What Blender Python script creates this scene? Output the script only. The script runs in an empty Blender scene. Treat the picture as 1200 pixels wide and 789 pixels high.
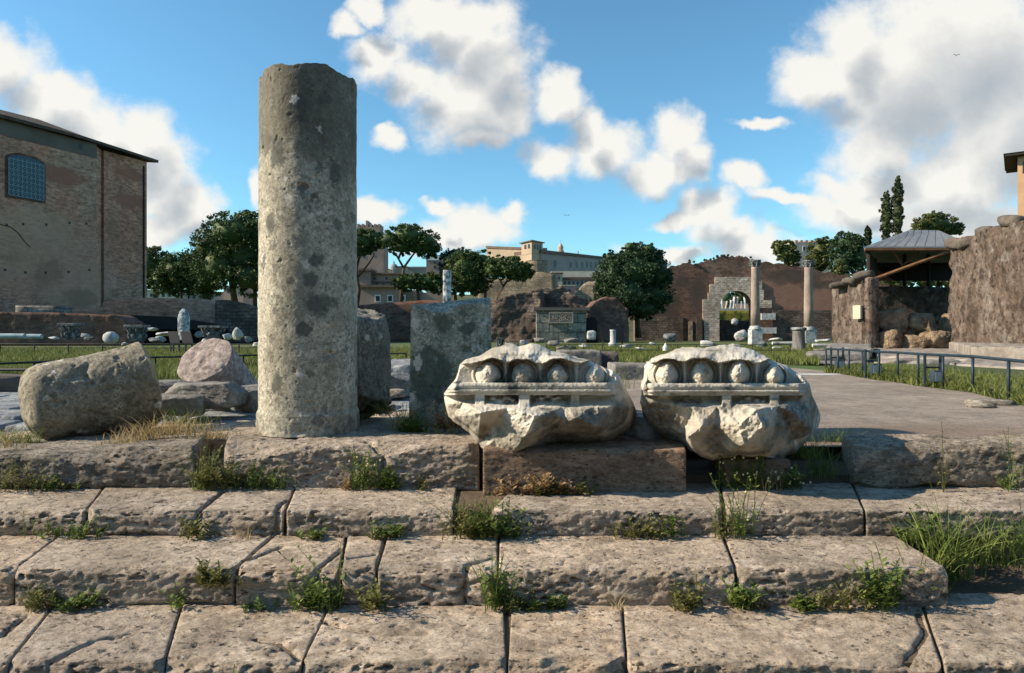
import bpy, bmesh, math, random
import numpy as np
from mathutils import Vector, geometry

SC = bpy.context.scene
COL = SC.collection
R = math.radians
F = 800.0; HY = 392.0; EYE = 0.63

# ------------------------------------------------------------------ camera
cam_d = bpy.data.cameras.new('camera'); cam = bpy.data.objects.new('camera', cam_d)
COL.objects.link(cam); SC.camera = cam
cam.location = (0, 0, EYE); cam.rotation_euler = (R(90), 0, 0)
cam_d.lens = 24; cam_d.sensor_width = 36; cam_d.clip_start = 0.05; cam_d.clip_end = 6000
cam_d.shift_y = -2.5/1200.0

# ------------------------------------------------------------------ sun and sky
SUN_EL = 31.0          # degrees above the horizon
SUN_AZ = 5.0          # sun stands to the left, this many degrees toward the viewer
sdir = Vector((-math.cos(R(SUN_AZ))*math.cos(R(SUN_EL)), -math.sin(R(SUN_AZ))*math.cos(R(SUN_EL)), math.sin(R(SUN_EL))))
sun_d = bpy.data.lights.new('sun', 'SUN'); sun = bpy.data.objects.new('sun', sun_d); COL.objects.link(sun)
sun.rotation_euler = sdir.to_track_quat('Z', 'Y').to_euler()
sun_d.energy = 5.0; sun_d.angle = R(0.6); sun_d.color = (1.0, 0.83, 0.62)

world = bpy.data.worlds.new('World'); SC.world = world; world.use_nodes = True
SC.view_settings.view_transform = 'Standard'; SC.view_settings.look = 'None'
SC.view_settings.exposure = 0.75; SC.view_settings.gamma = 1.0
SC.view_settings.use_curve_mapping = False
try:
    SC.cycles.max_bounces = 5; SC.cycles.diffuse_bounces = 3; SC.cycles.glossy_bounces = 2
    SC.cycles.use_denoising = True
except Exception: pass

CLOUDS = [  # centre x, y and radii, in the tangent plane of the view to the north (units of 1/800)
 (-5,75,62,48),(55,118,62,44),(110,150,60,48),(160,158,50,46),(190,200,52,54),(212,245,50,40),(60,200,90,70),(180,270,50,26),
 (300,215,14,24),(318,235,18,16),
 (405,30,22,17),(432,10,24,16),(452,62,44,32),(500,15,46,36),(552,42,58,48),(492,92,34,32),(545,112,66,56),(592,128,46,42),(578,75,50,46),(565,165,36,20),
 (460,161,27,18),(452,152,18,12),
 (655,112,32,28),(642,186,32,27),(690,145,26,34),(712,168,52,38),(790,160,30,32),(765,196,44,32),(805,190,26,30),
 (440,252,34,20),(508,245,20,14),(560,265,60,28),(600,250,22,14),(530,284,70,18),
 (832,246,34,28),(855,276,44,30),(800,262,34,11),(872,215,32,18),(890,298,44,28),(925,234,50,10),
 (965,95,56,34),(890,143,34,10),(1000,55,50,64),(1050,100,100,100),(1130,60,130,120),(1185,150,90,100),(1030,176,70,34),(1000,212,60,22),(1110,215,120,50),(1010,245,80,30),(1110,265,150,40),
 (780,300,60,12),(1400,120,200,160),(-220,150,160,120),(640,-160,200,80),(1000,-200,260,90),(150,-260,160,60),
]
def build_world():
    nt = world.node_tree; N = nt.nodes; L = nt.links; N.clear()
    g = bpy.data.node_groups.new('cloud_field', 'ShaderNodeTree')
    g.interface.new_socket('Vector', in_out='INPUT', socket_type='NodeSocketVector')
    g.interface.new_socket('Value', in_out='OUTPUT', socket_type='NodeSocketFloat')
    g.interface.new_socket('Body', in_out='OUTPUT', socket_type='NodeSocketFloat')
    gi = g.nodes.new('NodeGroupInput'); go = g.nodes.new('NodeGroupOutput')
    def noise(scale, det, rough=0.55, src=None, col=False, dist=0):
        n = g.nodes.new('ShaderNodeTexNoise'); n.inputs['Scale'].default_value = scale
        n.inputs['Detail'].default_value = det; n.inputs['Roughness'].default_value = rough
        n.inputs['Distortion'].default_value = dist
        g.links.new(src, n.inputs['Vector']); return n.outputs['Color' if col else 'Fac']
    def vm(op, a, b, c=None):
        n = g.nodes.new('ShaderNodeVectorMath'); n.operation = op
        for i, v in enumerate((a, b, c)):
            if v is None: continue
            if isinstance(v, (tuple, list)): n.inputs[i].default_value = v
            else: g.links.new(v, n.inputs[i])
        return n.outputs['Value'] if op == 'LENGTH' else n.outputs['Vector']
    def mt(op, a, b=None, c=None):
        n = g.nodes.new('ShaderNodeMath'); n.operation = op
        for i, v in enumerate((a, b, c)):
            if v is None: continue
            if isinstance(v, (int, float)): n.inputs[i].default_value = v
            else: g.links.new(v, n.inputs[i])
        return n.outputs[0]
    src = gi.outputs[0]
    w1 = vm('MULTIPLY', vm('SUBTRACT', noise(9.0, 3, 0.5, src, True), (0.5,0.5,0.5)), (0.085,0.085,0.0))
    w2 = vm('MULTIPLY', vm('SUBTRACT', noise(30.0, 4, 0.6, src, True), (0.5,0.5,0.5)), (0.03,0.03,0.0))
    p = vm('ADD', vm('ADD', src, w1), w2)
    cur = None
    for cx, cy, rx, ry in CLOUDS:
        u, v = (cx-600)/F, (HY-cy)/F
        a, b = F/rx, F/ry
        q = vm('MULTIPLY_ADD', p, (a, b, 0), (-u*a, -v*b, 0))
        ln = vm('LENGTH', q, None)
        cur = ln if cur is None else mt('SMOOTH_MIN', cur, ln, 0.25)
    d = mt('SUBTRACT', 1.1, cur)
    n2 = noise(13.0, 10, 0.62, src)
    n4 = noise(48.0, 6, 0.65, src)
    bil = mt('ADD', mt('SUBTRACT', n2, 0.5), mt('MULTIPLY', mt('SUBTRACT', n4, 0.5), 0.35))
    g.links.new(mt('ADD', d, mt('MULTIPLY', bil, 0.30)), go.inputs[1])
    d = mt('ADD', d, mt('MULTIPLY', bil, 0.95))
    g.links.new(d, go.inputs[0])

    def new(t, **kw):
        n = N.new(t)
        for k, v in kw.items(): setattr(n, k, v)
        return n
    tc = new('ShaderNodeTexCoord'); sp = new('ShaderNodeSeparateXYZ'); L.new(tc.outputs['Generated'], sp.inputs[0])
    def m(op, a, b=None, c=None, clamp=False):
        n = new('ShaderNodeMath', operation=op); n.use_clamp = clamp
        for i, v in enumerate((a, b, c)):
            if v is None: continue
            if isinstance(v, (int, float)): n.inputs[i].default_value = v
            else: L.new(v, n.inputs[i])
        return n.outputs[0]
    # north half: tangent plane; elsewhere the denominator is held so the clouds simply stretch round
    den = m('MAXIMUM', sp.outputs[1], 0.12)
    u = m('DIVIDE', sp.outputs[0], den); v = m('DIVIDE', sp.outputs[2], den)
    cb = new('ShaderNodeCombineXYZ'); L.new(u, cb.inputs[0]); L.new(v, cb.inputs[1]); L.new(m('MULTIPLY', m('MINIMUM', sp.outputs[1], 0.0), 2.0), cb.inputs[2])
    cf = new('ShaderNodeGroup'); cf.node_tree = g; L.new(cb.outputs[0], cf.inputs[0])
    off = new('ShaderNodeVectorMath', operation='ADD'); L.new(cb.outputs[0], off.inputs[0]); off.inputs[1].default_value = (-0.022, 0.050, 0)
    cs = new('ShaderNodeGroup'); cs.node_tree = g; L.new(off.outputs[0], cs.inputs[0])
    def ss(val, a, b):
        n = new('ShaderNodeMapRange', interpolation_type='SMOOTHSTEP'); L.new(val, n.inputs[0])
        n.inputs[1].default_value = a; n.inputs[2].default_value = b; return n.outputs[0]
    mask = m('POWER', ss(cf.outputs[0], -0.15, 0.58), 1.0)
    mask = m('MULTIPLY', mask, ss(v, -0.03, 0.06))
    mask = m('MULTIPLY', mask, m('ADD', m('MULTIPLY', ss(sp.outputs[1], -0.15, 0.15), 0.7), 0.3))
    depth = ss(cs.outputs[1], 0.10, 0.95)
    diff = m('MULTIPLY', m('SUBTRACT', cs.outputs[1], cf.outputs[1]), 0.55)
    shade = m('ADD', m('MULTIPLY', depth, 0.70), diff, clamp=True)
    ramp = new('ShaderNodeValToRGB'); L.new(shade, ramp.inputs[0])
    e = ramp.color_ramp.elements
    K = 5.5
    e[0].position = 0.0; e[0].color = (0.88, 0.86, 0.80, 1)
    e[1].position = 1.0; e[1].color = (0.40, 0.445, 0.485, 1)
    x = e.new(0.42); x.color = (0.68, 0.68, 0.665, 1)
    sky = new('ShaderNodeTexSky', sky_type='NISHITA'); sky.sun_disc = False
    sky.sun_elevation = R(SUN_EL)
    sky.sun_rotation = math.atan2(sdir.x, sdir.y)   # measured from +Y, clockwise
    sky.air_density = 1.0; sky.dust_density = 0.25; sky.ozone_density = 2.0; sky.altitude = 50
    tint = new('ShaderNodeMixRGB', blend_type='MULTIPLY'); tint.inputs[0].default_value = 1
    L.new(sky.outputs[0], tint.inputs[1]); tint.inputs[2].default_value = (0.60, 0.93, 0.96, 1)
    cm = new('ShaderNodeMixRGB', blend_type='MULTIPLY'); cm.inputs[0].default_value = 1
    L.new(ramp.outputs[0], cm.inputs[1]); cm.inputs[2].default_value = (K, K, K, 1)
    mix = new('ShaderNodeMixRGB'); L.new(m('MULTIPLY', mask, 0.97), mix.inputs[0]); L.new(tint.outputs[0], mix.inputs[1]); L.new(cm.outputs[0], mix.inputs[2])
    bg = new('ShaderNodeBackground'); L.new(mix.outputs[0], bg.inputs[0]); bg.inputs[1].default_value = 0.118
    out = new('ShaderNodeOutputWorld'); L.new(bg.outputs[0], out.inputs[0])
build_world()

# ------------------------------------------------------------------ numpy noise
def _h(ix, iy, iz, s):
    with np.errstate(over='ignore'):
        h = (ix.astype(np.int64)*374761393 + iy.astype(np.int64)*668265263 + iz.astype(np.int64)*2147483647 + s*974634777) & 0xffffffff
        h = ((h ^ (h >> 13)) * 1274126177) & 0xffffffff
        h = ((h ^ (h >> 15)) * 2246822519) & 0xffffffff
        h = h ^ (h >> 16)
    return h
def noise3(p, s=0):
    """gradient noise, p (n,3), about -1..1"""
    i = np.floor(p).astype(np.int64); f = p - i
    w = f*f*f*(f*(f*6-15)+10)
    r = 0
    for dx in (0, 1):
        for dy in (0, 1):
            for dz in (0, 1):
                h = _h(i[:,0]+dx, i[:,1]+dy, i[:,2]+dz, s)
                gx = (h & 1023)/511.5-1; gy = ((h >> 10) & 1023)/511.5-1; gz = ((h >> 20) & 1023)/511.5-1
                g = gx*(f[:,0]-dx) + gy*(f[:,1]-dy) + gz*(f[:,2]-dz)
                r = r + g*(w[:,0] if dx else 1-w[:,0])*(w[:,1] if dy else 1-w[:,1])*(w[:,2] if dz else 1-w[:,2])
    return r*1.5
def fbm(p, sc=1.0, oc=4, s=0, rough=0.5, st=(1,1,1)):
    q = np.asarray(p, float)*sc*np.asarray(st, float); a = 1.0; t = 0; r = 0
    for o in range(oc):
        r = r + a*noise3(q + 17.3*o, s+o*7); t += a; a *= rough; q = q*2.03
    return r/t
def sstep(a, b, x):
    t = np.clip((x-a)/(b-a), 0, 1); return t*t*(3-2*t)

# ------------------------------------------------------------------ object helpers
def P(px, py, d):
    return Vector(((px-600)/F*d, d, EYE-(py-HY)/F*d))
def X(px, d): return (px-600)/F*d
def Z(py, d): return EYE-(py-HY)/F*d

def tag(o, label=None, cat=None, group=None, kind=None):
    if label: o['label'] = label
    if cat: o['category'] = cat
    if group: o['group'] = group
    if kind: o['kind'] = kind
    return o
def empty(name, loc, label, cat, group=None):
    o = bpy.data.objects.new(name, None); COL.objects.link(o); o.location = loc
    o.empty_display_size = 0.2
    return tag(o, label, cat, group)
def wloc(o):
    v = Vector(o.location)
    while o.parent: o = o.parent; v += Vector(o.location)
    return v
def mesh_np(name, V, Fc, mat, parent=None, smooth=True, origin=None, label=None, cat=None, group=None, kind=None):
    """V (n,3) in world coordinates; Fc (m,3|4) int array or list of faces"""
    V = np.asarray(V, float)
    if origin is None:
        if parent is not None: origin = np.array([V[:,0].mean(), V[:,1].mean(), V[:,2].mean()])
        else: origin = np.array([(V[:,0].min()+V[:,0].max())/2, (V[:,1].min()+V[:,1].max())/2, V[:,2].min()])
    origin = np.array(origin, float)
    me = bpy.data.meshes.new(name)
    Vl = V-origin
    if isinstance(Fc, np.ndarray):
        k = Fc.shape[1]; n = len(Fc)
        me.vertices.add(len(Vl)); me.vertices.foreach_set('co', Vl.astype(np.float32).ravel())
        me.loops.add(n*k); me.loops.foreach_set('vertex_index', Fc.astype(np.int32).ravel())
        me.polygons.add(n); me.polygons.foreach_set('loop_start', np.arange(0, n*k, k, dtype=np.int32))
        try: me.polygons.foreach_set('loop_total', np.full(n, k, dtype=np.int32))
        except Exception: pass
        me.update(calc_edges=True); me.validate()
    else:
        me.from_pydata([tuple(v) for v in Vl], [], [tuple(f) for f in Fc]); me.update()
    if smooth: me.polygons.foreach_set('use_smooth', [True]*len(me.polygons))
    if mat: me.materials.append(mat)
    o = bpy.data.objects.new(name, me); COL.objects.link(o)
    if parent is not None:
        o.parent = parent; o.location = Vector(origin)-wloc(parent)
    else: o.location = origin
    tag(o, label, cat, group, kind)
    return o

class MB:
    def __init__(s): s.v = []; s.f = []
    def add(s, V, Fc):
        b = len(s.v); s.v += [tuple(v) for v in V]; s.f += [tuple(i+b for i in f) for f in Fc]; return s
    def hexa(s, c):   # 8 corners: bottom 4 ccw, top 4 ccw
        return s.add(c, [(3,2,1,0),(4,5,6,7),(0,1,5,4),(1,2,6,5),(2,3,7,6),(3,0,4,7)])
    def box(s, x0, x1, y0, y1, z0, z1):
        return s.hexa([(x0,y0,z0),(x1,y0,z0),(x1,y1,z0),(x0,y1,z0),(x0,y0,z1),(x1,y0,z1),(x1,y1,z1),(x0,y1,z1)])
    def obox(s, fr, a0, a1, b0, b1, z0, z1):
        """box in a wall frame fr=(origin(x,y), along(x,y), out(x,y)); a along, b outwards"""
        o, al, ou = fr
        c = []
        for z in (z0, z1):
            for a, b in ((a0,b0),(a1,b0),(a1,b1),(a0,b1)):
                c.append((o[0]+al[0]*a+ou[0]*b, o[1]+al[1]*a+ou[1]*b, z))
        return s.hexa(c)
    def tube(s, pts, rad, n=8, cap=True):
        pts = [Vector(p) for p in pts]; m = len(pts)
        if isinstance(rad, (int, float)): rad = [rad]*m
        V = []; Fc = []
        for i, p in enumerate(pts):
            t = (pts[min(i+1, m-1)]-pts[max(i-1, 0)]).normalized()
            u = t.cross(Vector((0,0,1))) if abs(t.z) < 0.95 else t.cross(Vector((1,0,0)))
            u.normalize(); w = t.cross(u)
            for k in range(n):
                a = 2*math.pi*k/n; V.append(p+(u*math.cos(a)+w*math.sin(a))*rad[i])
        for i in range(m-1):
            for k in range(n):
                k2 = (k+1) % n; Fc.append((i*n+k, i*n+k2, (i+1)*n+k2, (i+1)*n+k))
        if cap: Fc.append(tuple(reversed(range(n)))); Fc.append(tuple((m-1)*n+k for k in range(n)))
        return s.add(V, Fc)
    def lathe(s, c, prof, n=24):
        """prof [(r,z)] about vertical axis at c"""
        V = []; Fc = []; m = len(prof)
        for r, z in prof:
            for k in range(n):
                a = 2*math.pi*k/n; V.append((c[0]+r*math.cos(a), c[1]+r*math.sin(a), c[2]+z))
        for i in range(m-1):
            for k in range(n):
                k2 = (k+1) % n; Fc.append((i*n+k, i*n+k2, (i+1)*n+k2, (i+1)*n+k))
        Fc.append(tuple(reversed(range(n)))); Fc.append(tuple((m-1)*n+k for k in range(n)))
        return s.add(V, Fc)
    def prism(s, fr, poly, b0, b1):
        """polygon [(a,z)] in wall frame, extruded from b0 to b1 (b outwards)"""
        o, al, ou = fr; n = len(poly)
        V = [(o[0]+al[0]*a+ou[0]*b, o[1]+al[1]*a+ou[1]*b, z) for b in (b0, b1) for a, z in poly]
        tri = geometry.tessellate_polygon([[Vector((a, z, 0)) for a, z in poly]])
        Fc = [tuple(t) for t in tri]+[tuple(n+i for i in reversed(t)) for t in tri]
        Fc += [(i, (i+1) % n, n+(i+1) % n, n+i) for i in range(n)]
        s.add(V, Fc); return s
    def build(s, name, mat, parent=None, smooth=False, fix=True, bevel=0, **kw):
        o = mesh_np(name, s.v, s.f, mat, parent, smooth, **kw)
        if fix or bevel:
            bm = bmesh.new(); bm.from_mesh(o.data)
            bmesh.ops.recalc_face_normals(bm, faces=bm.faces)
            if bevel: bmesh.ops.bevel(bm, geom=list(bm.edges), offset=bevel, segments=2, affect='EDGES', profile=0.6)
            bm.to_mesh(o.data); bm.free()
            if smooth: o.data.polygons.foreach_set('use_smooth', [True]*len(o.data.polygons))
        return o
def frame(p0, p1):
    """wall frame from p0 to p1 (left to right as seen); out points to the viewer side (right hand of travel)"""
    d = Vector((p1[0]-p0[0], p1[1]-p0[1])); L = d.length; d /= L
    return ((p0[0], p0[1]), (d.x, d.y), (d.y, -d.x)), L

def surf_lattice(nx, ny, nz):
    """surface of a cube lattice; returns (m,3) coords in 0..1 and (k,4) quads"""
    I, J, K = np.meshgrid(np.arange(nx+1), np.arange(ny+1), np.arange(nz+1), indexing='ij')
    on = (I == 0)|(I == nx)|(J == 0)|(J == ny)|(K == 0)|(K == nz)
    idx = -np.ones(I.shape, np.int64); idx[on] = np.arange(on.sum())
    U = np.stack([I[on]/nx, J[on]/ny, K[on]/nz], 1)
    q = []
    def quads(A, flip):
        a = A[:-1,:-1].ravel(); b = A[1:,:-1].ravel(); c = A[1:,1:].ravel(); d = A[:-1,1:].ravel()
        q.append(np.stack([a,d,c,b] if flip else [a,b,c,d], 1))
    quads(idx[:,:,0], True); quads(idx[:,:,nz], False)
    quads(idx[:,0,:], False); quads(idx[:,ny,:], True)
    quads(idx[0,:,:], True); quads(idx[nx,:,:], False)
    return U, np.concatenate(q)

def trilerp(U, c):
    """c: 8 corners in hexa order (bottom ccw from front-left, top same)"""
    c = np.asarray(c, float); x, y, z = U[:,0:1], U[:,1:2], U[:,2:3]
    lo = (1-x)*(1-y)*c[0]+x*(1-y)*c[1]+x*y*c[2]+(1-x)*y*c[3]
    hi = (1-x)*(1-y)*c[4]+x*(1-y)*c[5]+x*y*c[6]+(1-x)*y*c[7]
    return lo*(1-z)+hi*z

def stone(name, mat, corners, seed, sp=0.009, rnd=0.02, low=0.012, mid=0.006, pit=0.006, face_gain=1.0, st=(1,1.6,2.6), cracks=(), chips=4, chip=0.03, warp=0.0, pitsc=16, parent=None, top=None, sidef=0.28, hseed=None, **kw):
    """weathered stone block from eight corners with rounded, chipped edges and pitted faces"""
    c = np.asarray(corners, float)
    sx = np.linalg.norm(c[1]-c[0]); sy = np.linalg.norm(c[3]-c[0]); sz = max(np.linalg.norm(c[4]-c[0]), np.linalg.norm(c[5]-c[1]))
    nx, ny, nz = [max(3, int(round(t/sp))) for t in (sx, sy, sz)]
    U, Q = surf_lattice(nx, ny, nz)
    S = np.array([sx, sy, sz]); L = (U-0.5)*S
    # rounding radius varies along the stone
    wl = trilerp(U, c)
    r = rnd*(1+0.9*fbm(wl, 5, 3, seed+3)); r = np.clip(r, 0.15*rnd, min(S)/2.2)[:,None]
    rv = r*np.array([[sidef, 1.0, 1.0]])
    q = np.clip(L, -S/2+rv, S/2-rv); dv = (L-q)/rv; ln = np.linalg.norm(dv, axis=1, keepdims=True); dn = dv/np.maximum(ln, 1e-9)
    L = q+dn*rv; dirn = dn/np.array([[sidef, 1.0, 1.0]]); dirn = dirn/np.maximum(np.linalg.norm(dirn, axis=1, keepdims=True), 1e-9)
    rng = np.random.RandomState(seed)
    for k in range(chips):   # flat breaks across edges and corners
        s = rng.choice([-1,1], 3).astype(float)
        if rng.rand() < 0.55: s[0] = 0
        s[1] = -1 if rng.rand() < 0.8 else s[1]; s[2] = 1 if rng.rand() < 0.75 else -1
        n = s*(0.5+rng.rand(3)); n /= np.linalg.norm(n)
        sup = (np.abs(n)*S/2).sum()
        # local extent along x for edge chips
        x0 = rng.uniform(-0.5, 0.5)*S[0]; wd = rng.uniform(0.08, 0.3)
        fall = np.exp(-((L[:,0]-x0)/wd)**2) if s[0] == 0 else 1.0
        dd = L@n-(sup-rng.uniform(0.4, 1.2)*chip*fall)
        if s[0] == 0: dd = np.where(fall > 0.05, dd, -1)
        L = L-n[None,:]*np.maximum(dd, 0)[:,None]
    U2 = L/S+0.5
    W = trilerp(U2, c)
    if top is not None: W[:,2] += top(W)*np.clip(U2[:,2], 0, 1)
    ex = np.array([c[1]-c[0], c[3]-c[0], c[4]-c[0]]); ex /= np.linalg.norm(ex, axis=1, keepdims=True)
    N = dirn@ex; N /= np.maximum(np.linalg.norm(N, axis=1, keepdims=True), 1e-9)
    amp = 1+(face_gain-1)*np.abs(dirn[:,1]); hs = seed if hseed is None else hseed
    h = low*fbm(W, 2.6, 3, hs)+mid*amp*fbm(W, 11, 5, hs+11, 0.66, st)+0.35*mid*fbm(W, 34, 2, hs+13, 0.6, st)
    if pit:
        n1 = fbm(W, pitsc, 3, seed+5, 0.55, st); m1 = sstep(-0.2, 0.35, fbm(W, 3.1, 2, seed+21))
        h = h-pit*amp*sstep(0.12, 0.42, n1)*(0.35+0.65*m1)*2.0
    for cr in cracks:   # polyline [(x,y),...] in world plan
        dmin = np.full(len(W), 9.0)
        wx = W[:,0]+0.012*fbm(W, 12, 2, 5); wy = W[:,1]+0.012*fbm(W, 12, 2, 9)
        for (ax, ay), (bx, by) in zip(cr[:-1], cr[1:]):
            t = np.clip(((wx-ax)*(bx-ax)+(wy-ay)*(by-ay))/((bx-ax)**2+(by-ay)**2+1e-9), 0, 1)
            dmin = np.minimum(dmin, np.hypot(wx-ax-t*(bx-ax), wy-ay-t*(by-ay)))
        h = h-0.028*np.exp(-(dmin/0.010)**2)-0.006*np.exp(-(dmin/0.04)**2)
    h = h*(1-0.9*np.abs(dirn[:,0])**1.5)
    W = W+N*h[:,None]
    if warp: W[:,0] += warp*fbm(np.stack([W[:,1]*0, W[:,1], W[:,0]*0.0+seed*0], 1), 6, 2, 77)
    return mesh_np(name, W, Q, mat, parent, **kw)

def rock(name, mat, c, size, seed, sub=5, k=3.0, planes=10, cut=0.25, low=0.12, mid=0.03, rot=(0,0,0), parent=None, pit=0.0, sharp=False, **kw):
    """broken boulder: superquadric cut by random planes, then roughened"""
    bm = bmesh.new(); bmesh.ops.create_icosphere(bm, subdivisions=sub, radius=1)
    V = np.array([v.co[:] for v in bm.verts]); Fc = np.array([[v.index for v in f.verts] for f in bm.faces]); bm.free()
    nrm = (np.abs(V)**k).sum(1)**(1/k); p = V/nrm[:,None]
    rng = np.random.RandomState(seed)
    for i in range(planes):
        n = rng.normal(size=3); n /= np.linalg.norm(n)
        sup = (p@n).max(); o = sup*(1-rng.uniform(0.1, 1)*cut)
        p = p-n*np.maximum(p@n-o, 0)[:,None]
    p = p*(1+low*fbm(p, 1.4, 3, seed)+mid*fbm(p, 6, 4, seed+4, 0.6))[:,None]
    if pit: p = p*(1-pit*sstep(0.15, 0.4, fbm(p, 9, 3, seed+9)))[:,None]
    p = p*(np.array(size)/2)
    from mathutils import Euler
    M = np.array(Euler([R(a) for a in rot]).to_matrix()); p = p@M.T
    return mesh_np(name, p+np.array(c), Fc, mat, parent, **kw)
# ------------------------------------------------------------------ materials
class NT:
    def __init__(s, name):
        m = bpy.data.materials.new(name); m.use_nodes = True; s.m = m; s.t = m.node_tree; s.t.nodes.clear()
        s.b = s.n('ShaderNodeBsdfPrincipled'); s.o = s.n('ShaderNodeOutputMaterial'); s.l(s.b.outputs[0], s.o.inputs[0])
        s.b.inputs['Roughness'].default_value = 0.9
        try: s.b.inputs['Specular IOR Level'].default_value = 0.25
        except Exception: pass
        tc = s.n('ShaderNodeTexCoord'); s.co = tc.outputs['Object']
        geo = s.n('ShaderNodeNewGeometry'); s.pos = geo.outputs['Position']; s.geo = geo
    def n(s, t, **kw):
        x = s.t.nodes.new(t)
        for k, v in kw.items(): setattr(x, k, v)
        return x
    def l(s, a, b): s.t.links.new(a, b)
    def set(s, sock, v):
        if isinstance(v, (int, float)): sock.default_value = v
        elif isinstance(v, tuple): sock.default_value = v if len(v) == len(sock.default_value) else tuple(v)+(1,)
        else: s.l(v, sock)
    def map(s, sc=(1,1,1), src=None, off=(0,0,0)):
        x = s.n('ShaderNodeMapping'); s.l(src or s.pos, x.inputs[0]); x.inputs['Scale'].default_value = sc; x.inputs['Location'].default_value = off; return x.outputs[0]
    def noise(s, scale, det=5, rough=0.6, src=None, dist=0, col=False):
        x = s.n('ShaderNodeTexNoise'); s.l(src or s.pos, x.inputs['Vector']); x.inputs['Scale'].default_value = scale
        x.inputs['Detail'].default_value = det; x.inputs['Roughness'].default_value = rough; x.inputs['Distortion'].default_value = dist
        return x.outputs['Color' if col else 'Fac']
    def voro(s, scale, src=None, feat='F1', out='Distance', rand=1):
        x = s.n('ShaderNodeTexVoronoi'); x.feature = feat; s.l(src or s.pos, x.inputs['Vector']); x.inputs['Scale'].default_value = scale
        x.inputs['Randomness'].default_value = rand; return x.outputs[out]
    def ramp(s, v, pts, interp='LINEAR'):
        x = s.n('ShaderNodeValToRGB'); s.l(v, x.inputs[0]); e = x.color_ramp.elements; x.color_ramp.interpolation = interp
        while len(e) < len(pts): e.new(0.5)
        for i, (p, c) in enumerate(pts):
            e[i].position = p; e[i].color = (c, c, c, 1) if isinstance(c, (int, float)) else tuple(c)+(1,)
        return x.outputs[0]
    def mix(s, f, a, b, mode='MIX'):
        x = s.n('ShaderNodeMixRGB', blend_type=mode); s.set(x.inputs[0], f); s.set(x.inputs[1], a); s.set(x.inputs[2], b); return x.outputs[0]
    def math(s, op, a, b=0.0, clamp=False):
        x = s.n('ShaderNodeMath', operation=op); x.use_clamp = clamp; s.set(x.inputs[0], a); s.set(x.inputs[1], b); return x.outputs[0]
    def bump(s, h, strength=0.5, dist=0.01):
        x = s.n('ShaderNodeBump'); x.inputs['Strength'].default_value = strength; x.inputs['Distance'].default_value = dist
        s.l(h, x.inputs['Height'])
        if getattr(s, '_bn', None) is not None: s.l(s._bn, x.inputs['Normal'])
        s._bn = x.outputs[0]; s.l(s._bn, s.b.inputs['Normal'])
    def col(s, c): s.set(s.b.inputs['Base Color'], c); return s
    def rough(s, r): s.set(s.b.inputs['Roughness'], r); return s
    def wallvec(s, sc=1.0):
        """(along, height) from object position for vertical walls of any direction"""
        g = s.n('ShaderNodeSeparateXYZ'); s.l(s.pos, g.inputs[0])
        nn = s.n('ShaderNodeSeparateXYZ'); s.l(s.geo.outputs['True Normal'], nn.inputs[0])
        # use x where the wall faces y and y where it faces x
        ax = s.math('ABSOLUTE', nn.outputs[0]); ay = s.math('ABSOLUTE', nn.outputs[1])
        f = s.math('GREATER_THAN', ax, ay)
        al = s.n('ShaderNodeMix'); al.data_type = 'FLOAT'; s.l(f, al.inputs[0]); s.l(g.outputs[0], al.inputs[2]); s.l(g.outputs[1], al.inputs[3])
        c = s.n('ShaderNodeCombineXYZ'); s.l(al.outputs[0], c.inputs[0]); s.l(g.outputs[2], c.inputs[1])
        return c.outputs[0]

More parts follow.
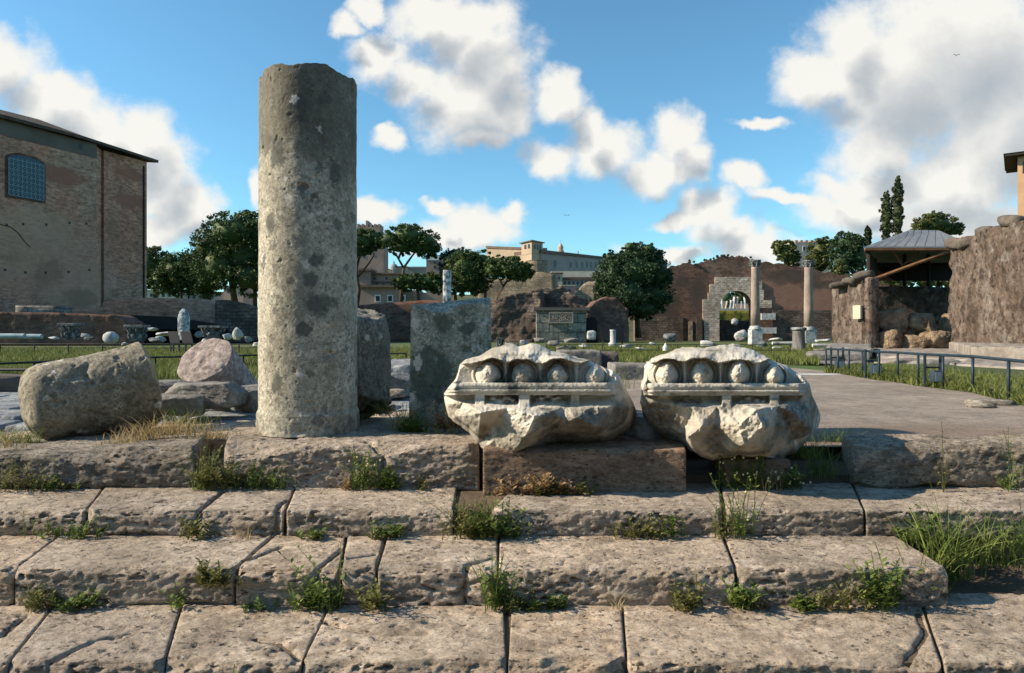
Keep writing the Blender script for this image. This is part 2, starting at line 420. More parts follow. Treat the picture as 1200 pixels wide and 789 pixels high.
def m_travertine(name, light, tan, dark, dirt=0.5, pit=14):
    t = NT(name)
    st = t.map((1, 1.4, 2.6))
    n1 = t.noise(1.7, 4); n2 = t.noise(12, 9, 0.74, st); n3 = t.noise(85, 6, 0.75)
    c = t.ramp(n2, [(0.34, tuple(x*0.72 for x in tan)), (0.47, tan), (0.56, light), (0.70, tuple(min(1, x*1.22) for x in light))])
    c = t.mix(t.ramp(n1, [(0.38, 0.0), (0.66, 0.6)]), c, tan)
    # dark crust in irregular patches and streaks along the bedding
    g1 = t.noise(4.2, 9, 0.76, t.map((1, 1, 1.7)))
    c = t.mix(t.ramp(g1, [(0.49, 0.0), (0.60, dirt)]), c, dark)
    g2 = t.noise(23, 8, 0.78, t.map((0.8, 1, 2.4)))
    c = t.mix(t.ramp(g2, [(0.54, 0.0), (0.62, dirt*1.1)]), c, tuple(x*0.6 for x in dark))
    # travertine holes: elongated along the bedding
    v = t.voro(30, t.mix(0.05, t.map((0.6, 1, 2.2)), t.noise(20, 3, col=True), 'ADD'))
    hole = t.math('MULTIPLY', t.ramp(v, [(0.14, 1.0), (0.27, 0.0)]), t.ramp(t.noise(6, 4), [(0.44, 0.0), (0.54, 1.0)]))
    v2 = t.voro(85, t.map((0.7, 1, 1.8)))
    hole2 = t.math('MULTIPLY', t.ramp(v2, [(0.12, 1.0), (0.25, 0.0)]), t.ramp(t.noise(9, 4), [(0.46, 0.0), (0.56, 1.0)]))
    hh = t.math('MAXIMUM', hole, t.math('MULTIPLY', hole2, 0.8))
    c = t.mix(t.math('MULTIPLY', hh, 0.8), c, tuple(x*0.32 for x in dark))
    c = t.mix(0.40, c, t.ramp(n3, [(0.25, 0.1), (0.75, 0.9)]), 'OVERLAY')
    # pale lichen freckles
    fv = t.voro(22, out='Distance'); fr = t.math('MULTIPLY', t.ramp(fv, [(0.10, 1.0), (0.17, 0.0)]), t.ramp(t.noise(3.3, 3), [(0.55, 0.0), (0.62, 0.7)]))
    c = t.mix(fr, c, (0.55, 0.52, 0.46))
    oi = t.n('ShaderNodeObjectInfo')
    c = t.mix(1.0, c, t.ramp(oi.outputs['Random'], [(0.0, (0.80,0.80,0.82)), (0.5, (1.0,0.98,0.96)), (1.0, (1.0,0.93,0.86))]), 'MULTIPLY')
    c = t.mix(t.ramp(t.noise(0.9, 6, 0.7), [(0.5, 0.0), (0.62, 0.45)]), c, (0.22, 0.18, 0.135))
    t.col(c)
    t.bump(n3, 0.6, 0.008); t.bump(n2, 0.9, 0.030); t.bump(g2, 0.5, 0.018); t.bump(t.math('SUBTRACT', 1.0, hh), 0.8, 0.014)
    return t.m

def blotch(t, c, col, spots, soft=0.25, amt=0.85, nsc=12, namp=0.6):
    """stains, inclusions and painted shade with a place and shape of their own; spots = [(x,y,z,r)] in world metres"""
    n = t.math('MULTIPLY', t.math('SUBTRACT', t.noise(nsc, 6, 0.65), 0.5), namp); acc = None
    for (x, y, z, r, *q) in spots:
        vm = t.n('ShaderNodeVectorMath', operation='MULTIPLY_ADD'); t.l(t.pos, vm.inputs[0]); sz = q[0] if q else 1.0
        a = (1/r, 1/r, 1/(r*sz)); vm.inputs[1].default_value = a; vm.inputs[2].default_value = (-x*a[0], -y*a[1], -z*a[2])
        ln = t.n('ShaderNodeVectorMath', operation='LENGTH'); t.l(vm.outputs[0], ln.inputs[0])
        acc = ln.outputs['Value'] if acc is None else t.math('MINIMUM', acc, ln.outputs['Value'])
    m = t.ramp(t.math('ADD', acc, n), [(1.0-soft, amt), (1.0, 0.0)])
    return t.mix(m, c, col)
def m_breccia(name, base1, base2, dark, spots=(0.62,0.6,0.55), vsc=7.0, lich=(0.16,0.15,0.11), big=True, stain=0.5, topstain=False, spotsp=(), spotsw=()):
    t = NT(name)
    wp = t.mix(0.11, t.mix(0.05, t.pos, t.noise(60, 3, col=True), 'ADD'), t.noise(17, 4, col=True), 'ADD')
    n1 = t.noise(3, 5); n2 = t.noise(38, 6, 0.7)
    c = t.ramp(n2, [(0.36, tuple(x*0.75 for x in base2)), (0.48, base2), (0.58, base1), (0.7, tuple(x*1.15 for x in base1))])
    c = t.mix(t.ramp(n1, [(0.35, 0.0), (0.65, 0.7)]), c, base2)
    # small dark grains
    v1 = t.voro(46, wp, out='Color'); g = t.n('ShaderNodeSeparateColor'); t.l(v1, g.inputs[0])
    d1 = t.voro(46, wp)
    grain = t.math('MULTIPLY', t.math('GREATER_THAN', g.outputs[0], 0.84), t.ramp(d1, [(0.30, 1.0), (0.5, 0.0)]))
    c = t.mix(t.math('MULTIPLY', grain, 0.8), c, dark)
    v1b = t.voro(95, wp, out='Color'); gb = t.n('ShaderNodeSeparateColor'); t.l(v1b, gb.inputs[0])
    c = t.mix(t.math('MULTIPLY', t.math('GREATER_THAN', gb.outputs[1], 0.80), 0.5), c, tuple(x*0.8 for x in dark))
    # mid clasts
    v2 = t.voro(13, wp, out='Color'); g2 = t.n('ShaderNodeSeparateColor'); t.l(v2, g2.inputs[0]); d2 = t.voro(13, wp)
    cl = t.math('MULTIPLY', t.math('GREATER_THAN', g2.outputs[1], 0.78), t.ramp(d2, [(0.36, 1.0), (0.46, 0.0)]))
    c = t.mix(t.math('MULTIPLY', cl, 0.75), c, tuple(x*1.2 for x in dark))
    wh = t.math('MULTIPLY', t.math('GREATER_THAN', g2.outputs[2], 0.91), t.ramp(d2, [(0.30, 1.0), (0.36, 0.0)]))
    c = t.mix(t.math('MULTIPLY', wh, 0.85), c, spots)
    if big:
        v3 = t.voro(3.6, t.mix(0.16, t.pos, t.noise(5, 4, col=True), 'ADD'), out='Color'); g3 = t.n('ShaderNodeSeparateColor'); t.l(v3, g3.inputs[0]); d3 = t.voro(3.6, wp)
        bg = t.math('MULTIPLY', t.math('GREATER_THAN', g3.outputs[0], 0.82), t.ramp(d3, [(0.34, 1.0), (0.37, 0.0)]))
        c = t.mix(t.math('MULTIPLY', bg, 0.75), c, tuple(x*1.2 for x in dark))
    ln = t.noise(4.0, 9, 0.74, t.map((1,1,0.7)))
    c = t.mix(t.ramp(ln, [(0.46, 0.0), (0.60, stain)]), c, lich)
    ln2 = t.noise(17, 8, 0.75)
    c = t.mix(t.ramp(ln2, [(0.52, 0.0), (0.64, stain)]), c, tuple(x*0.8 for x in lich))
    c = t.mix(0.3, c, t.ramp(t.noise(90, 5, 0.7), [(0.25, 0.1), (0.75, 0.9)]), 'OVERLAY')
    if topstain:
        gz = t.n('ShaderNodeSeparateXYZ'); t.l(t.pos, gz.inputs[0]); hz = t.math('ADD', t.math('MULTIPLY', gz.outputs[2], 0.4), t.math('MULTIPLY', t.noise(2.2, 6, 0.7), 0.5))
        c = t.mix(t.ramp(hz, [(0.86, 0.0), (1.20, 0.75)]), c, (0.085,0.08,0.062))
    if spotsp: c = blotch(t, c, t.ramp(t.noise(30,5), [(0.3, tuple(x*0.7 for x in dark)), (0.7, tuple(x*1.3 for x in dark))]), spotsp, 0.30, 0.85, 13, 2.4)
    if spotsw: c = blotch(t, c, t.ramp(t.noise(40,4), [(0.3, (0.45,0.43,0.38)), (0.7, (0.66,0.64,0.6))]), spotsw, 0.2, 0.85, 42, 3.2)
    t.col(c); t.rough(0.85)
    t.bump(n2, 0.55, 0.006); t.bump(t.math('SUBTRACT', 1.0, grain), 0.4, 0.005); t.bump(t.noise(14, 5), 0.4, 0.012)
    return t.m

def m_noise(name, stops, sc=4, bump=0.4, bd=0.02, rough=0.9, fine=30, st=(1,1,1), metal=0.0):
    t = NT(name); src = t.map(st)
    n = t.noise(sc, 7, 0.65, src); t.col(t.mix(0.12, t.ramp(n, stops), t.noise(fine, 4, 0.6, src), 'OVERLAY')); t.rough(rough)
    t.b.inputs['Metallic'].default_value = metal
    if bump: t.bump(t.noise(fine, 5, 0.65, src), bump, bd)
    return t.m

def m_brick(name, c1, c2, mortar, scale=1.0, stain=(0.06,0.05,0.045), amt=0.6, bh=0.09, bw=0.32, msz=0.012, bd=0.03, patch=None, psc=0.25, extra=()):
    t = NT(name); v = t.wallvec()
    x = t.n('ShaderNodeTexBrick'); t.l(t.mix(0.03, v, t.noise(1.2, 3, col=True), 'ADD'), x.inputs['Vector'])
    x.inputs['Scale'].default_value = scale; x.inputs['Brick Width'].default_value = bw; x.inputs['Row Height'].default_value = bh
    x.inputs['Mortar Size'].default_value = msz; x.inputs['Mortar Smooth'].default_value = 0.5
    t.set(x.inputs['Color1'], c1); t.set(x.inputs['Color2'], c2); t.set(x.inputs['Mortar'], mortar)
    c = x.outputs[0]
    b1 = t.noise(0.16, 6, 0.62); b2 = t.noise(0.9, 7, 0.7, t.map((1,1,0.45))); b3 = t.noise(5, 6, 0.7)
    if patch: c = t.mix(t.ramp(t.noise(psc, 5, 0.6), [(0.47, 0.0), (0.55, 0.7)]), c, patch)
    c = t.mix(t.ramp(b2, [(0.45, 0.0), (0.62, amt)]), c, stain)
    b4 = t.noise(0.35, 8, 0.75, t.map((1,1,2.2)))
    c = t.mix(t.ramp(b4, [(0.5, 0.0), (0.6, amt*0.8)]), c, tuple(x*0.8 for x in stain))
    c = t.mix(t.ramp(b1, [(0.44, 0.0), (0.56, amt*0.8)]), c, tuple(a*0.5 for a in c1))
    c = t.mix(0.75, c, t.ramp(t.noise(1.7, 10, 0.8, t.map((1,1,2.6))), [(0.32, 0.0), (0.68, 1.0)]), 'OVERLAY')
    for ec, es, en, ea in extra: c = blotch(t, c, ec, es, 0.35, ea, en, 1.6)
    t.col(c); t.bump(x.outputs['Fac'], -0.4, bd); t.bump(b3, 0.6, bd*1.2); t.bump(b4, 0.5, bd*2.5)
    return t.m

def m_blocks(name, c1, c2, mortar, bh, bw, stain=(0.05,0.05,0.045), amt=0.6, msz=0.02, bd=0.05, fine=4.0):
    return m_brick(name, c1, c2, mortar, 1.0, stain, amt, bh, bw, msz, bd)

def m_leaf(name, a, b, trans=0.25, sc=0.6):
    t = NT(name)
    oi = t.n('ShaderNodeNewGeometry')
    r = oi.outputs['Random Per Island']
    c = t.ramp(r, [(0.0, a), (0.6, tuple((p+q)/2 for p, q in zip(a, b))), (1.0, b)])
    c = t.mix(t.ramp(t.noise(sc, 3), [(0.35, 0.0), (0.65, 0.5)]), c, b)
    t.col(c); t.rough(0.6)
    tr = t.n('ShaderNodeBsdfTranslucent'); t.l(c, tr.inputs[0])
    mx = t.n('ShaderNodeMixShader'); mx.inputs[0].default_value = trans
    t.l(t.b.outputs[0], mx.inputs[1]); t.l(tr.outputs[0], mx.inputs[2]); t.l(mx.outputs[0], t.o.inputs[0])
    return t.m
def m_plain(name, c, rough=0.6, metal=0.0, var=0.15, sc=6, bump=0.0):
    t = NT(name); n = t.noise(sc, 5, 0.65)
    t.col(t.mix(t.ramp(n, [(0.35, 0.0), (0.7, 1.0)]), c, tuple(x*(1-var) for x in c))); t.rough(rough); t.b.inputs['Metallic'].default_value = metal
    if bump: t.bump(n, bump, 0.01)
    return t.m

M = {}
M['step'] = m_travertine('weathered_travertine', (0.66,0.57,0.465), (0.50,0.415,0.325), (0.125,0.102,0.08), 0.5)
M['step_grey'] = m_travertine('grey_travertine', (0.44,0.40,0.345), (0.30,0.265,0.215), (0.085,0.078,0.066), 0.7)
M['plinth'] = m_travertine('brown_plinth_stone', (0.42,0.31,0.225), (0.31,0.215,0.15), (0.10,0.078,0.06), 0.6)
M['column'] = m_breccia('pale_breccia', (0.58,0.54,0.445), (0.39,0.365,0.29), (0.085,0.09,0.08), spotsw=[(-1.171, 4.2, 1.901, 0.038), (-1.336, 4.19, 2.076, 0.028), (-1.51, 4.3, 1.329, 0.022, 1.8), (-1.048, 4.3, 0.845, 0.018, 2.0), (-1.097, 4.22, 1.5, 0.018), (-1.299, 4.19, 0.379, 0.02), (-1.059, 4.28, 0.346, 0.028), (-1.526, 4.3, 0.453, 0.025, 1.5), (-1.078, 4.27, 1.868, 0.016), (-1.391, 4.2, 1.586, 0.015)], stain=0.6, topstain=True, spotsp=[(-1.163, 4.19, 0.819, 0.13, 0.6), (-1.199, 4.19, 1.091, 0.06), (-1.236, 4.19, 0.976, 0.06), (-1.283, 4.19, 0.656, 0.05), (-1.498, 4.25, 1.321, 0.05, 1.8), (-1.095, 4.21, 1.351, 0.05, 1.4), (-1.336, 4.19, 0.132, 0.07, 0.4), (-1.442, 4.21, 0.335, 0.055, 1.2), (-1.062, 4.25, 0.216, 0.06), (-1.084, 4.25, 1.65, 0.08, 1.3), (-1.309, 4.19, 2.002, 0.07, 1.5), (-1.126, 4.19, 2.107, 0.08, 1.2), (-1.081, 4.22, 0.535, 0.05, 1.5), (-1.451, 4.22, 1.748, 0.06, 1.8), (-1.215, 4.19, 1.478, 0.045), (-1.362, 4.19, 0.955, 0.03)])
M['stele'] = m_breccia('green_breccia', (0.56,0.56,0.47), (0.32,0.335,0.27), (0.075,0.095,0.075), spots=(0.5,0.53,0.5), lich=(0.10,0.11,0.09), stain=0.6, spotsw=[(-0.479, 4.62, 0.803, 0.03, 1.4), (-0.635, 4.62, 0.434, 0.035, 1.8), (-0.32, 4.65, 0.607, 0.022, 1.4), (-0.658, 4.62, 0.699, 0.035, 1.5), (-0.578, 4.62, 0.746, 0.022), (-0.194, 4.7, 0.701, 0.022), (-0.676, 4.62, 0.208, 0.02, 2.0), (-0.372, 4.65, 0.781, 0.018)], spotsp=[(-0.549, 4.62, 0.353, 0.17, 1.3), (-0.302, 4.65, 0.671, 0.09, 0.6), (-0.462, 4.62, 0.711, 0.1, 0.8), (-0.233, 4.65, 0.351, 0.08)])
M['drum'] = m_breccia('tan_breccia', (0.37,0.335,0.26), (0.255,0.23,0.175), (0.09,0.085,0.065), lich=(0.12,0.105,0.07), big=False, stain=0.7)
M['rockdark'] = m_breccia('dark_breccia', (0.38,0.36,0.30), (0.22,0.21,0.175), (0.07,0.07,0.062), big=False, lich=(0.09,0.087,0.075), stain=0.7)
M['pink'] = m_noise('pink_granite', [(0.35,(0.13,0.105,0.098)),(0.5,(0.27,0.222,0.205)),(0.65,(0.40,0.345,0.32))], sc=22, bump=0.6, bd=0.01, fine=60)
def m_marble():
    t = NT('warm_marble')
    n1 = t.noise(3.2, 6, 0.6); n2 = t.noise(9, 7, 0.7); n3 = t.noise(50, 5, 0.7)
    c = t.ramp(n1, [(0.35, (0.30,0.275,0.23)), (0.52, (0.47,0.44,0.375)), (0.7, (0.60,0.57,0.50))])
    c = t.mix(t.ramp(n2, [(0.50, 0.0), (0.66, 0.35)]), c, (0.26,0.21,0.15))
    grey = t.noise(4.1, 7, 0.65, t.map((1,1,1), off=(5,3,1)))
    c = blotch(t, c, t.ramp(t.noise(11, 7, 0.7), [(0.35, (0.13,0.12,0.09)), (0.6, (0.30,0.275,0.215)), (0.75, (0.46,0.43,0.35))]), [(0.0, 3.72, 0.08, 0.17, 0.8), (0.19, 3.7, 0.04, 0.14), (-0.19, 3.82, 0.11, 0.1), (0.47, 3.72, 0.1, 0.16), (1.15, 3.68, 0.03, 0.13), (1.41, 3.7, 0.08, 0.17), (0.87, 3.85, 0.13, 0.14)], 0.45, 0.8, 9, 1.3)  # olive-grey on the lower masses, crust and facet shade together in the colour
    m = t.ramp(grey, [(0.535, 0.0), (0.60, 0.85)])
    c = t.mix(m, c, t.ramp(t.noise(16, 6, 0.7), [(0.35, (0.055,0.06,0.055)), (0.62, (0.17,0.17,0.15)), (0.75, (0.34,0.33,0.28))]))
    c = blotch(t, c, t.ramp(t.noise(15, 7, 0.72), [(0.36, (0.06,0.062,0.055)), (0.58, (0.19,0.185,0.16)), (0.72, (0.40,0.38,0.32))]), [(0.419, 3.72, 0.137, 0.2, 0.5), (0.26, 3.78, 0.063, 0.13, 0.8), (0.185, 3.7, 0.177, 0.07), (0.626, 3.85, 0.158, 0.12), (0.83, 3.86, 0.148, 0.12, 1.3), (0.77, 3.85, 0.293, 0.08), (1.465, 3.72, 0.174, 0.13, 1.0), (1.615, 3.8, 0.117, 0.12, 1.3), (1.372, 3.72, 0.058, 0.07), (1.311, 3.68, 0.234, 0.05), (1.145, 3.95, 0.516, 0.04), (0.0, 3.74, 0.032, 0.04)], 0.30, 0.9, 13, 1.1)  # dark crust plus painted shade: right-hand facets, left fragment's shadow on the right one
    c = t.mix(t.ramp(t.noise(60, 4), [(0.62, 0.0), (0.72, 0.4)]), c, (0.12,0.10,0.08))
    t.col(c); t.rough(0.8); t.bump(n3, 0.35, 0.004); t.bump(t.noise(18, 6, 0.65), 0.45, 0.012)
    return t.m
M['marble'] = m_marble()
M['basalt'] = m_noise('basalt_paving', [(0.3,(0.09,0.10,0.11)),(0.5,(0.20,0.215,0.23)),(0.62,(0.32,0.33,0.33)),(0.75,(0.42,0.41,0.39))], sc=7, bump=0.9, bd=0.03, fine=16)
M['ledge'] = m_noise('grey_ledge_stone', [(0.3,(0.12,0.10,0.085)),(0.5,(0.235,0.21,0.185)),(0.7,(0.36,0.33,0.29))], sc=1.6, bump=0.6, bd=0.04, fine=9)
M['greyblock'] = m_noise('grey_block_stone', [(0.3,(0.09,0.085,0.08)),(0.55,(0.21,0.20,0.18)),(0.75,(0.34,0.32,0.29))], sc=7, bump=0.6, bd=0.02)
M['whitestone'] = m_noise('white_marble_ruin', [(0.3,(0.16,0.17,0.17)),(0.5,(0.42,0.43,0.42)),(0.7,(0.62,0.62,0.60))], sc=3.2, bump=0.6, bd=0.04, fine=12)
M['darkstone'] = m_noise('dark_marble_ruin', [(0.3,(0.035,0.04,0.045)),(0.5,(0.12,0.13,0.135)),(0.72,(0.38,0.39,0.39))], sc=5, bump=0.6, bd=0.04, fine=12)
M['granitecol'] = m_noise('granite_shaft', [(0.3,(0.20,0.155,0.13)),(0.7,(0.36,0.29,0.25))], sc=2.5, bump=0.3, bd=0.02, fine=10, st=(1,1,0.4))
M['curia'] = m_brick('curia_brick', (0.54,0.255,0.165), (0.42,0.195,0.13), (0.45,0.30,0.22), bh=0.16, bw=0.6, amt=0.4, stain=(0.24,0.14,0.10), bd=0.02, patch=(0.40,0.27,0.20), psc=0.12, extra=[((0.46,0.29,0.20), [(-40.6, 58, 8.03, 7.5, 0.55), (-39.52, 62, 5.43, 6, 0.5)], 0.5, 0.6), ((0.30,0.125,0.085), [(-38.81, 69, 14.09, 2.6, 0.35), (-40.41, 61, 14.89, 3.5, 0.25), (-38.98, 69, 16.76, 2.2, 0.3)], 1.0, 0.85), ((0.24,0.145,0.10), [(-40.5, 60, 6.03, 1.6), (-41.32, 57, 7.19, 1.2), (-40.24, 58, 9.11, 1.5, 0.6), (-39.36, 67, 11.02, 0.8, 1.8), (-39.77, 63, 3.94, 2.0, 0.5)], 1.2, 0.6)])
M['brickred'] = m_brick('red_brick', (0.22,0.098,0.068), (0.16,0.078,0.056), (0.19,0.135,0.105), bh=0.14, bw=0.45, amt=0.75, stain=(0.075,0.055,0.045), patch=(0.14,0.095,0.075), psc=0.3)
M['brickarch'] = m_brick('arch_wall_brick', (0.225,0.125,0.092), (0.16,0.096,0.074), (0.22,0.165,0.135), bh=0.16, bw=0.5, amt=0.8, stain=(0.08,0.06,0.05), patch=(0.17,0.12,0.095), psc=0.22, extra=[((0.28,0.155,0.115), [(32.91, 81, 4.88, 3.6, 0.5), (36.45, 81, 4.68, 3.0, 0.6), (30.88, 81, 6.4, 2.5, 0.4)], 0.8, 0.7), ((0.075,0.058,0.05), [(32.91, 81, 7.41, 3.5, 0.3), (22.28, 81, 5.39, 1.4, 2.2), (20.25, 81, 6.91, 1.2, 1.5), (18.23, 81, 3.87, 2.4, 1.0), (36.96, 81, 6.4, 3, 0.2), (8.25, 66, 2.44, 0.8, 1.2), (10.06, 66, 1.21, 0.9)], 0.7, 0.75)])
M['rubble'] = m_brick('dark_rubble', (0.15,0.11,0.09), (0.22,0.17,0.14), (0.085,0.07,0.06), bh=0.28, bw=0.5, msz=0.05, amt=0.75, stain=(0.045,0.038,0.033), bd=0.07)
M['ashlar'] = m_brick('grey_ashlar', (0.22,0.215,0.19), (0.32,0.31,0.27), (0.05,0.05,0.045), bh=0.85, bw=1.7, msz=0.05, amt=0.6, bd=0.06)
M['archstone'] = m_brick('pale_rubble_masonry', (0.58,0.48,0.385), (0.66,0.56,0.46), (0.42,0.345,0.28), bh=0.26, bw=0.5, msz=0.05, amt=0.5, stain=(0.11,0.095,0.08), bd=0.05)
def m_tuff(name, a, b, c3, dark):
    t = NT(name)
    v1 = t.noise(0.8, 8, 0.74, t.map((1,1,0.35))); n2 = t.noise(2.4, 9, 0.78, t.map((1,1,0.7))); n3 = t.noise(14, 6, 0.75)
    c = t.ramp(v1, [(0.36, a), (0.5, b), (0.62, c3)])
    c = t.mix(t.ramp(n2, [(0.48, 0.0), (0.57, 0.8)]), c, dark)
    c = t.mix(t.ramp(t.noise(1.3, 7, 0.7), [(0.55, 0.0), (0.63, 0.6)]), c, (0.30,0.28,0.25))
    h = t.voro(5.5, t.mix(0.2, t.map((1,1,0.6)), t.noise(3, 4, col=True), 'ADD'))
    hm = t.math('MULTIPLY', t.ramp(h, [(0.12, 1.0), (0.30, 0.0)]), t.ramp(t.noise(1.1, 4), [(0.42, 0.0), (0.55, 1.0)]))
    c = t.mix(t.math('MULTIPLY', hm, 0.8), c, tuple(x*0.5 for x in dark))
    c = t.mix(0.7, c, t.ramp(t.noise(5, 9, 0.82), [(0.3, 0.0), (0.7, 1.0)]), 'OVERLAY')
    t.col(c); t.bump(n2, 1.0, 0.25); t.bump(n3, 0.8, 0.05); t.bump(t.math('SUBTRACT', 1.0, hm), 0.8, 0.12)
    return t.m
M['tuff'] = m_tuff('brown_tuff_wall', (0.12,0.085,0.067), (0.195,0.145,0.115), (0.27,0.22,0.185), (0.06,0.044,0.036))
M['tuffy'] = m_noise('ochre_tuff_rock', [(0.35,(0.10,0.075,0.052)),(0.5,(0.25,0.185,0.125)),(0.65,(0.36,0.28,0.19))], sc=2.6, bump=1.0, bd=0.14, fine=7)
M['roofmetal'] = m_noise('grey_sheet_roof', [(0.3,(0.13,0.145,0.16)),(0.7,(0.20,0.21,0.22))], sc=0.8, bump=0.1, rough=0.55, fine=6)
M['rust'] = m_noise('rusty_steel', [(0.3,(0.10,0.05,0.025)),(0.7,(0.24,0.13,0.06))], sc=3, bump=0.3)
M['darkwood'] = m_plain('dark_timber', (0.035,0.028,0.024), 0.9)
M['tiles'] = m_brick('roof_tiles', (0.115,0.08,0.06), (0.085,0.062,0.05), (0.03,0.025,0.02), bh=0.5, bw=0.35, amt=0.5, bd=0.06)
M['tilefar'] = m_noise('far_roof_tiles', [(0.3,(0.11,0.075,0.06)),(0.7,(0.19,0.13,0.10))], sc=0.5, bump=0)
M['villa'] = m_noise('ochre_plaster', [(0.3,(0.32,0.24,0.175)),(0.7,(0.46,0.36,0.26))], sc=0.25, bump=0, fine=1.5)
M['villa2'] = m_noise('grey_pink_plaster', [(0.3,(0.25,0.215,0.19)),(0.7,(0.36,0.31,0.275))], sc=0.2, bump=0, fine=1.5)
M['orange'] = m_noise('orange_plaster', [(0.3,(0.40,0.245,0.145)),(0.7,(0.50,0.32,0.19))], sc=0.6, bump=0, fine=4)
M['pinkhouse'] = m_noise('pink_brown_brickwork', [(0.3,(0.20,0.14,0.115)),(0.7,(0.34,0.245,0.20))], sc=0.25, bump=0, fine=1.2)
M['tanwall'] = m_brick('tan_retaining_wall', (0.30,0.24,0.17), (0.22,0.18,0.13), (0.16,0.13,0.10), bh=1.1, bw=2.4, msz=0.12, amt=0.5, stain=(0.12,0.10,0.07), bd=0.1)
M['cream'] = m_noise('cream_plaster', [(0.3,(0.42,0.37,0.29)),(0.7,(0.55,0.50,0.40))], sc=0.3, bump=0, fine=2)
M['pinkplaster'] = m_noise('pink_plaster', [(0.3,(0.42,0.27,0.22)),(0.7,(0.5,0.34,0.28))], sc=0.3, bump=0, fine=2)
M['white'] = m_plain('white_paint', (0.6,0.6,0.58), 0.6)
M['glassdark'] = m_plain('dark_window', (0.03,0.035,0.045), 0.3)
M['bluewin'] = m_plain('blue_grey_glass', (0.035,0.085,0.125), 0.35)
M['lattice'] = m_plain('pale_window_lattice', (0.16,0.24,0.28), 0.6)
M['lead'] = m_plain('grey_lead_dome', (0.26,0.29,0.31), 0.6)
M['bluemetal'] = m_plain('dark_blue_paint', (0.020,0.038,0.055), 0.5, 0.1, 0.4, 9, 0.15)
M['darkrail'] = m_plain('dark_green_rail', (0.03,0.042,0.045), 0.6, 0, 0.4)
M['board'] = m_plain('black_board', (0.012,0.014,0.018), 0.5)
M['lampblue'] = m_plain('blue_floodlight', (0.035,0.06,0.09), 0.5, 0, 0.4)
M['glasslamp'] = m_plain('lamp_glass', (0.25,0.30,0.34), 0.2)
M['bark'] = m_noise('bark', [(0.3,(0.05,0.035,0.027)),(0.7,(0.12,0.085,0.065))], sc=3, bump=0.5, bd=0.05, fine=8, st=(1,1,0.3))
M['pine'] = m_leaf('pine_needles', (0.014,0.032,0.014), (0.080,0.125,0.034), 0.15, 0.25)
M['oak'] = m_leaf('dark_evergreen_leaves', (0.014,0.034,0.016), (0.050,0.090,0.036), 0.15, 0.4)
M['olive'] = m_leaf('olive_green_leaves', (0.045,0.062,0.020), (0.12,0.14,0.045), 0.2, 0.4)
M['greygreen'] = m_leaf('grey_green_leaves', (0.05,0.062,0.045), (0.11,0.125,0.085), 0.2, 0.4)
M['cypress'] = m_leaf('cypress_leaves', (0.016,0.030,0.014), (0.060,0.075,0.028), 0.12, 0.4)
M['weed'] = m_leaf('weed_leaves', (0.05,0.09,0.02), (0.19,0.25,0.06), 0.3, 8)
M['weedlight'] = m_leaf('bright_grass', (0.075,0.12,0.025), (0.22,0.27,0.07), 0.3, 8)
M['dry'] = m_leaf('dry_grass', (0.30,0.215,0.10), (0.50,0.40,0.21), 0.3, 8)
M['dryred'] = m_leaf('withered_plant', (0.22,0.14,0.075), (0.42,0.31,0.17), 0.25, 8)
M['flower'] = m_plain('cream_flower', (0.62,0.55,0.30), 0.7)
M['fieldgrass'] = m_leaf('field_grass', (0.065,0.095,0.022), (0.19,0.21,0.06), 0.3, 0.5)

def m_ground():
    t = NT('ground_soil_and_grass')
    n = t.noise(0.22, 6, 0.6); n2 = t.noise(2.5, 6, 0.65); n3 = t.noise(30, 5)
    soil = t.ramp(n2, [(0.3, (0.075,0.055,0.038)), (0.7, (0.15,0.115,0.08))])
    gr = t.ramp(n2, [(0.3, (0.035,0.065,0.015)), (0.7, (0.10,0.15,0.035))])
    g = t.n('ShaderNodeSeparateXYZ'); t.l(t.pos, g.inputs[0])
    far = t.ramp(t.math('MULTIPLY', g.outputs[1], 0.05), [(0.35, 0.0), (0.5, 1.0)])
    c = t.mix(t.math('MULTIPLY', t.ramp(n, [(0.40, 0.15), (0.52, 1.0)]), far), soil, gr)
    t.col(c); t.bump(n3, 0.6, 0.02); t.bump(n2, 0.5, 0.05); return t.m
M['ground'] = m_ground()
def m_road():
    t = NT('beaten_gravel_path')
    n = t.noise(0.8, 7, 0.65, t.map((0.7,1.2,1))); n2 = t.noise(6, 8, 0.75); n3 = t.noise(90, 4)
    c = t.ramp(n, [(0.35, (0.21,0.175,0.14)), (0.55, (0.30,0.255,0.21)), (0.7, (0.38,0.33,0.28))])
    c = t.mix(t.ramp(n2, [(0.45, 0.0), (0.62, 0.6)]), c, (0.13,0.108,0.09))
    c = t.mix(t.ramp(t.voro(70), [(0.05, 0.5), (0.16, 0.0)]), c, (0.32,0.30,0.27))
    g = t.n('ShaderNodeSeparateXYZ'); t.l(t.pos, g.inputs[0])
    near = t.ramp(t.math('MULTIPLY', g.outputs[1], 0.1), [(0.47, 0.6), (0.56, 0.0)])
    c = t.mix(near, c, (0.17,0.105,0.07))
    t.col(c); c = t.mix(0.5, c, t.ramp(t.noise(45, 6, 0.8), [(0.3, 0.1), (0.7, 0.9)]), 'OVERLAY'); t.col(c)
    t.bump(n3, 0.8, 0.012); t.bump(n2, 0.6, 0.03); return t.m
M['road'] = m_road()
M['hill'] = m_noise('hill_scrub', [(0.3,(0.035,0.05,0.02)),(0.55,(0.08,0.085,0.04)),(0.75,(0.14,0.12,0.07))], sc=0.08, bump=0.4, bd=0.5, fine=1.2)
M['scrub'] = m_noise('yellow_green_bank', [(0.3,(0.06,0.07,0.015)),(0.6,(0.19,0.17,0.035)),(0.75,(0.15,0.10,0.05))], sc=1.0, bump=0.5, bd=0.2, fine=5)
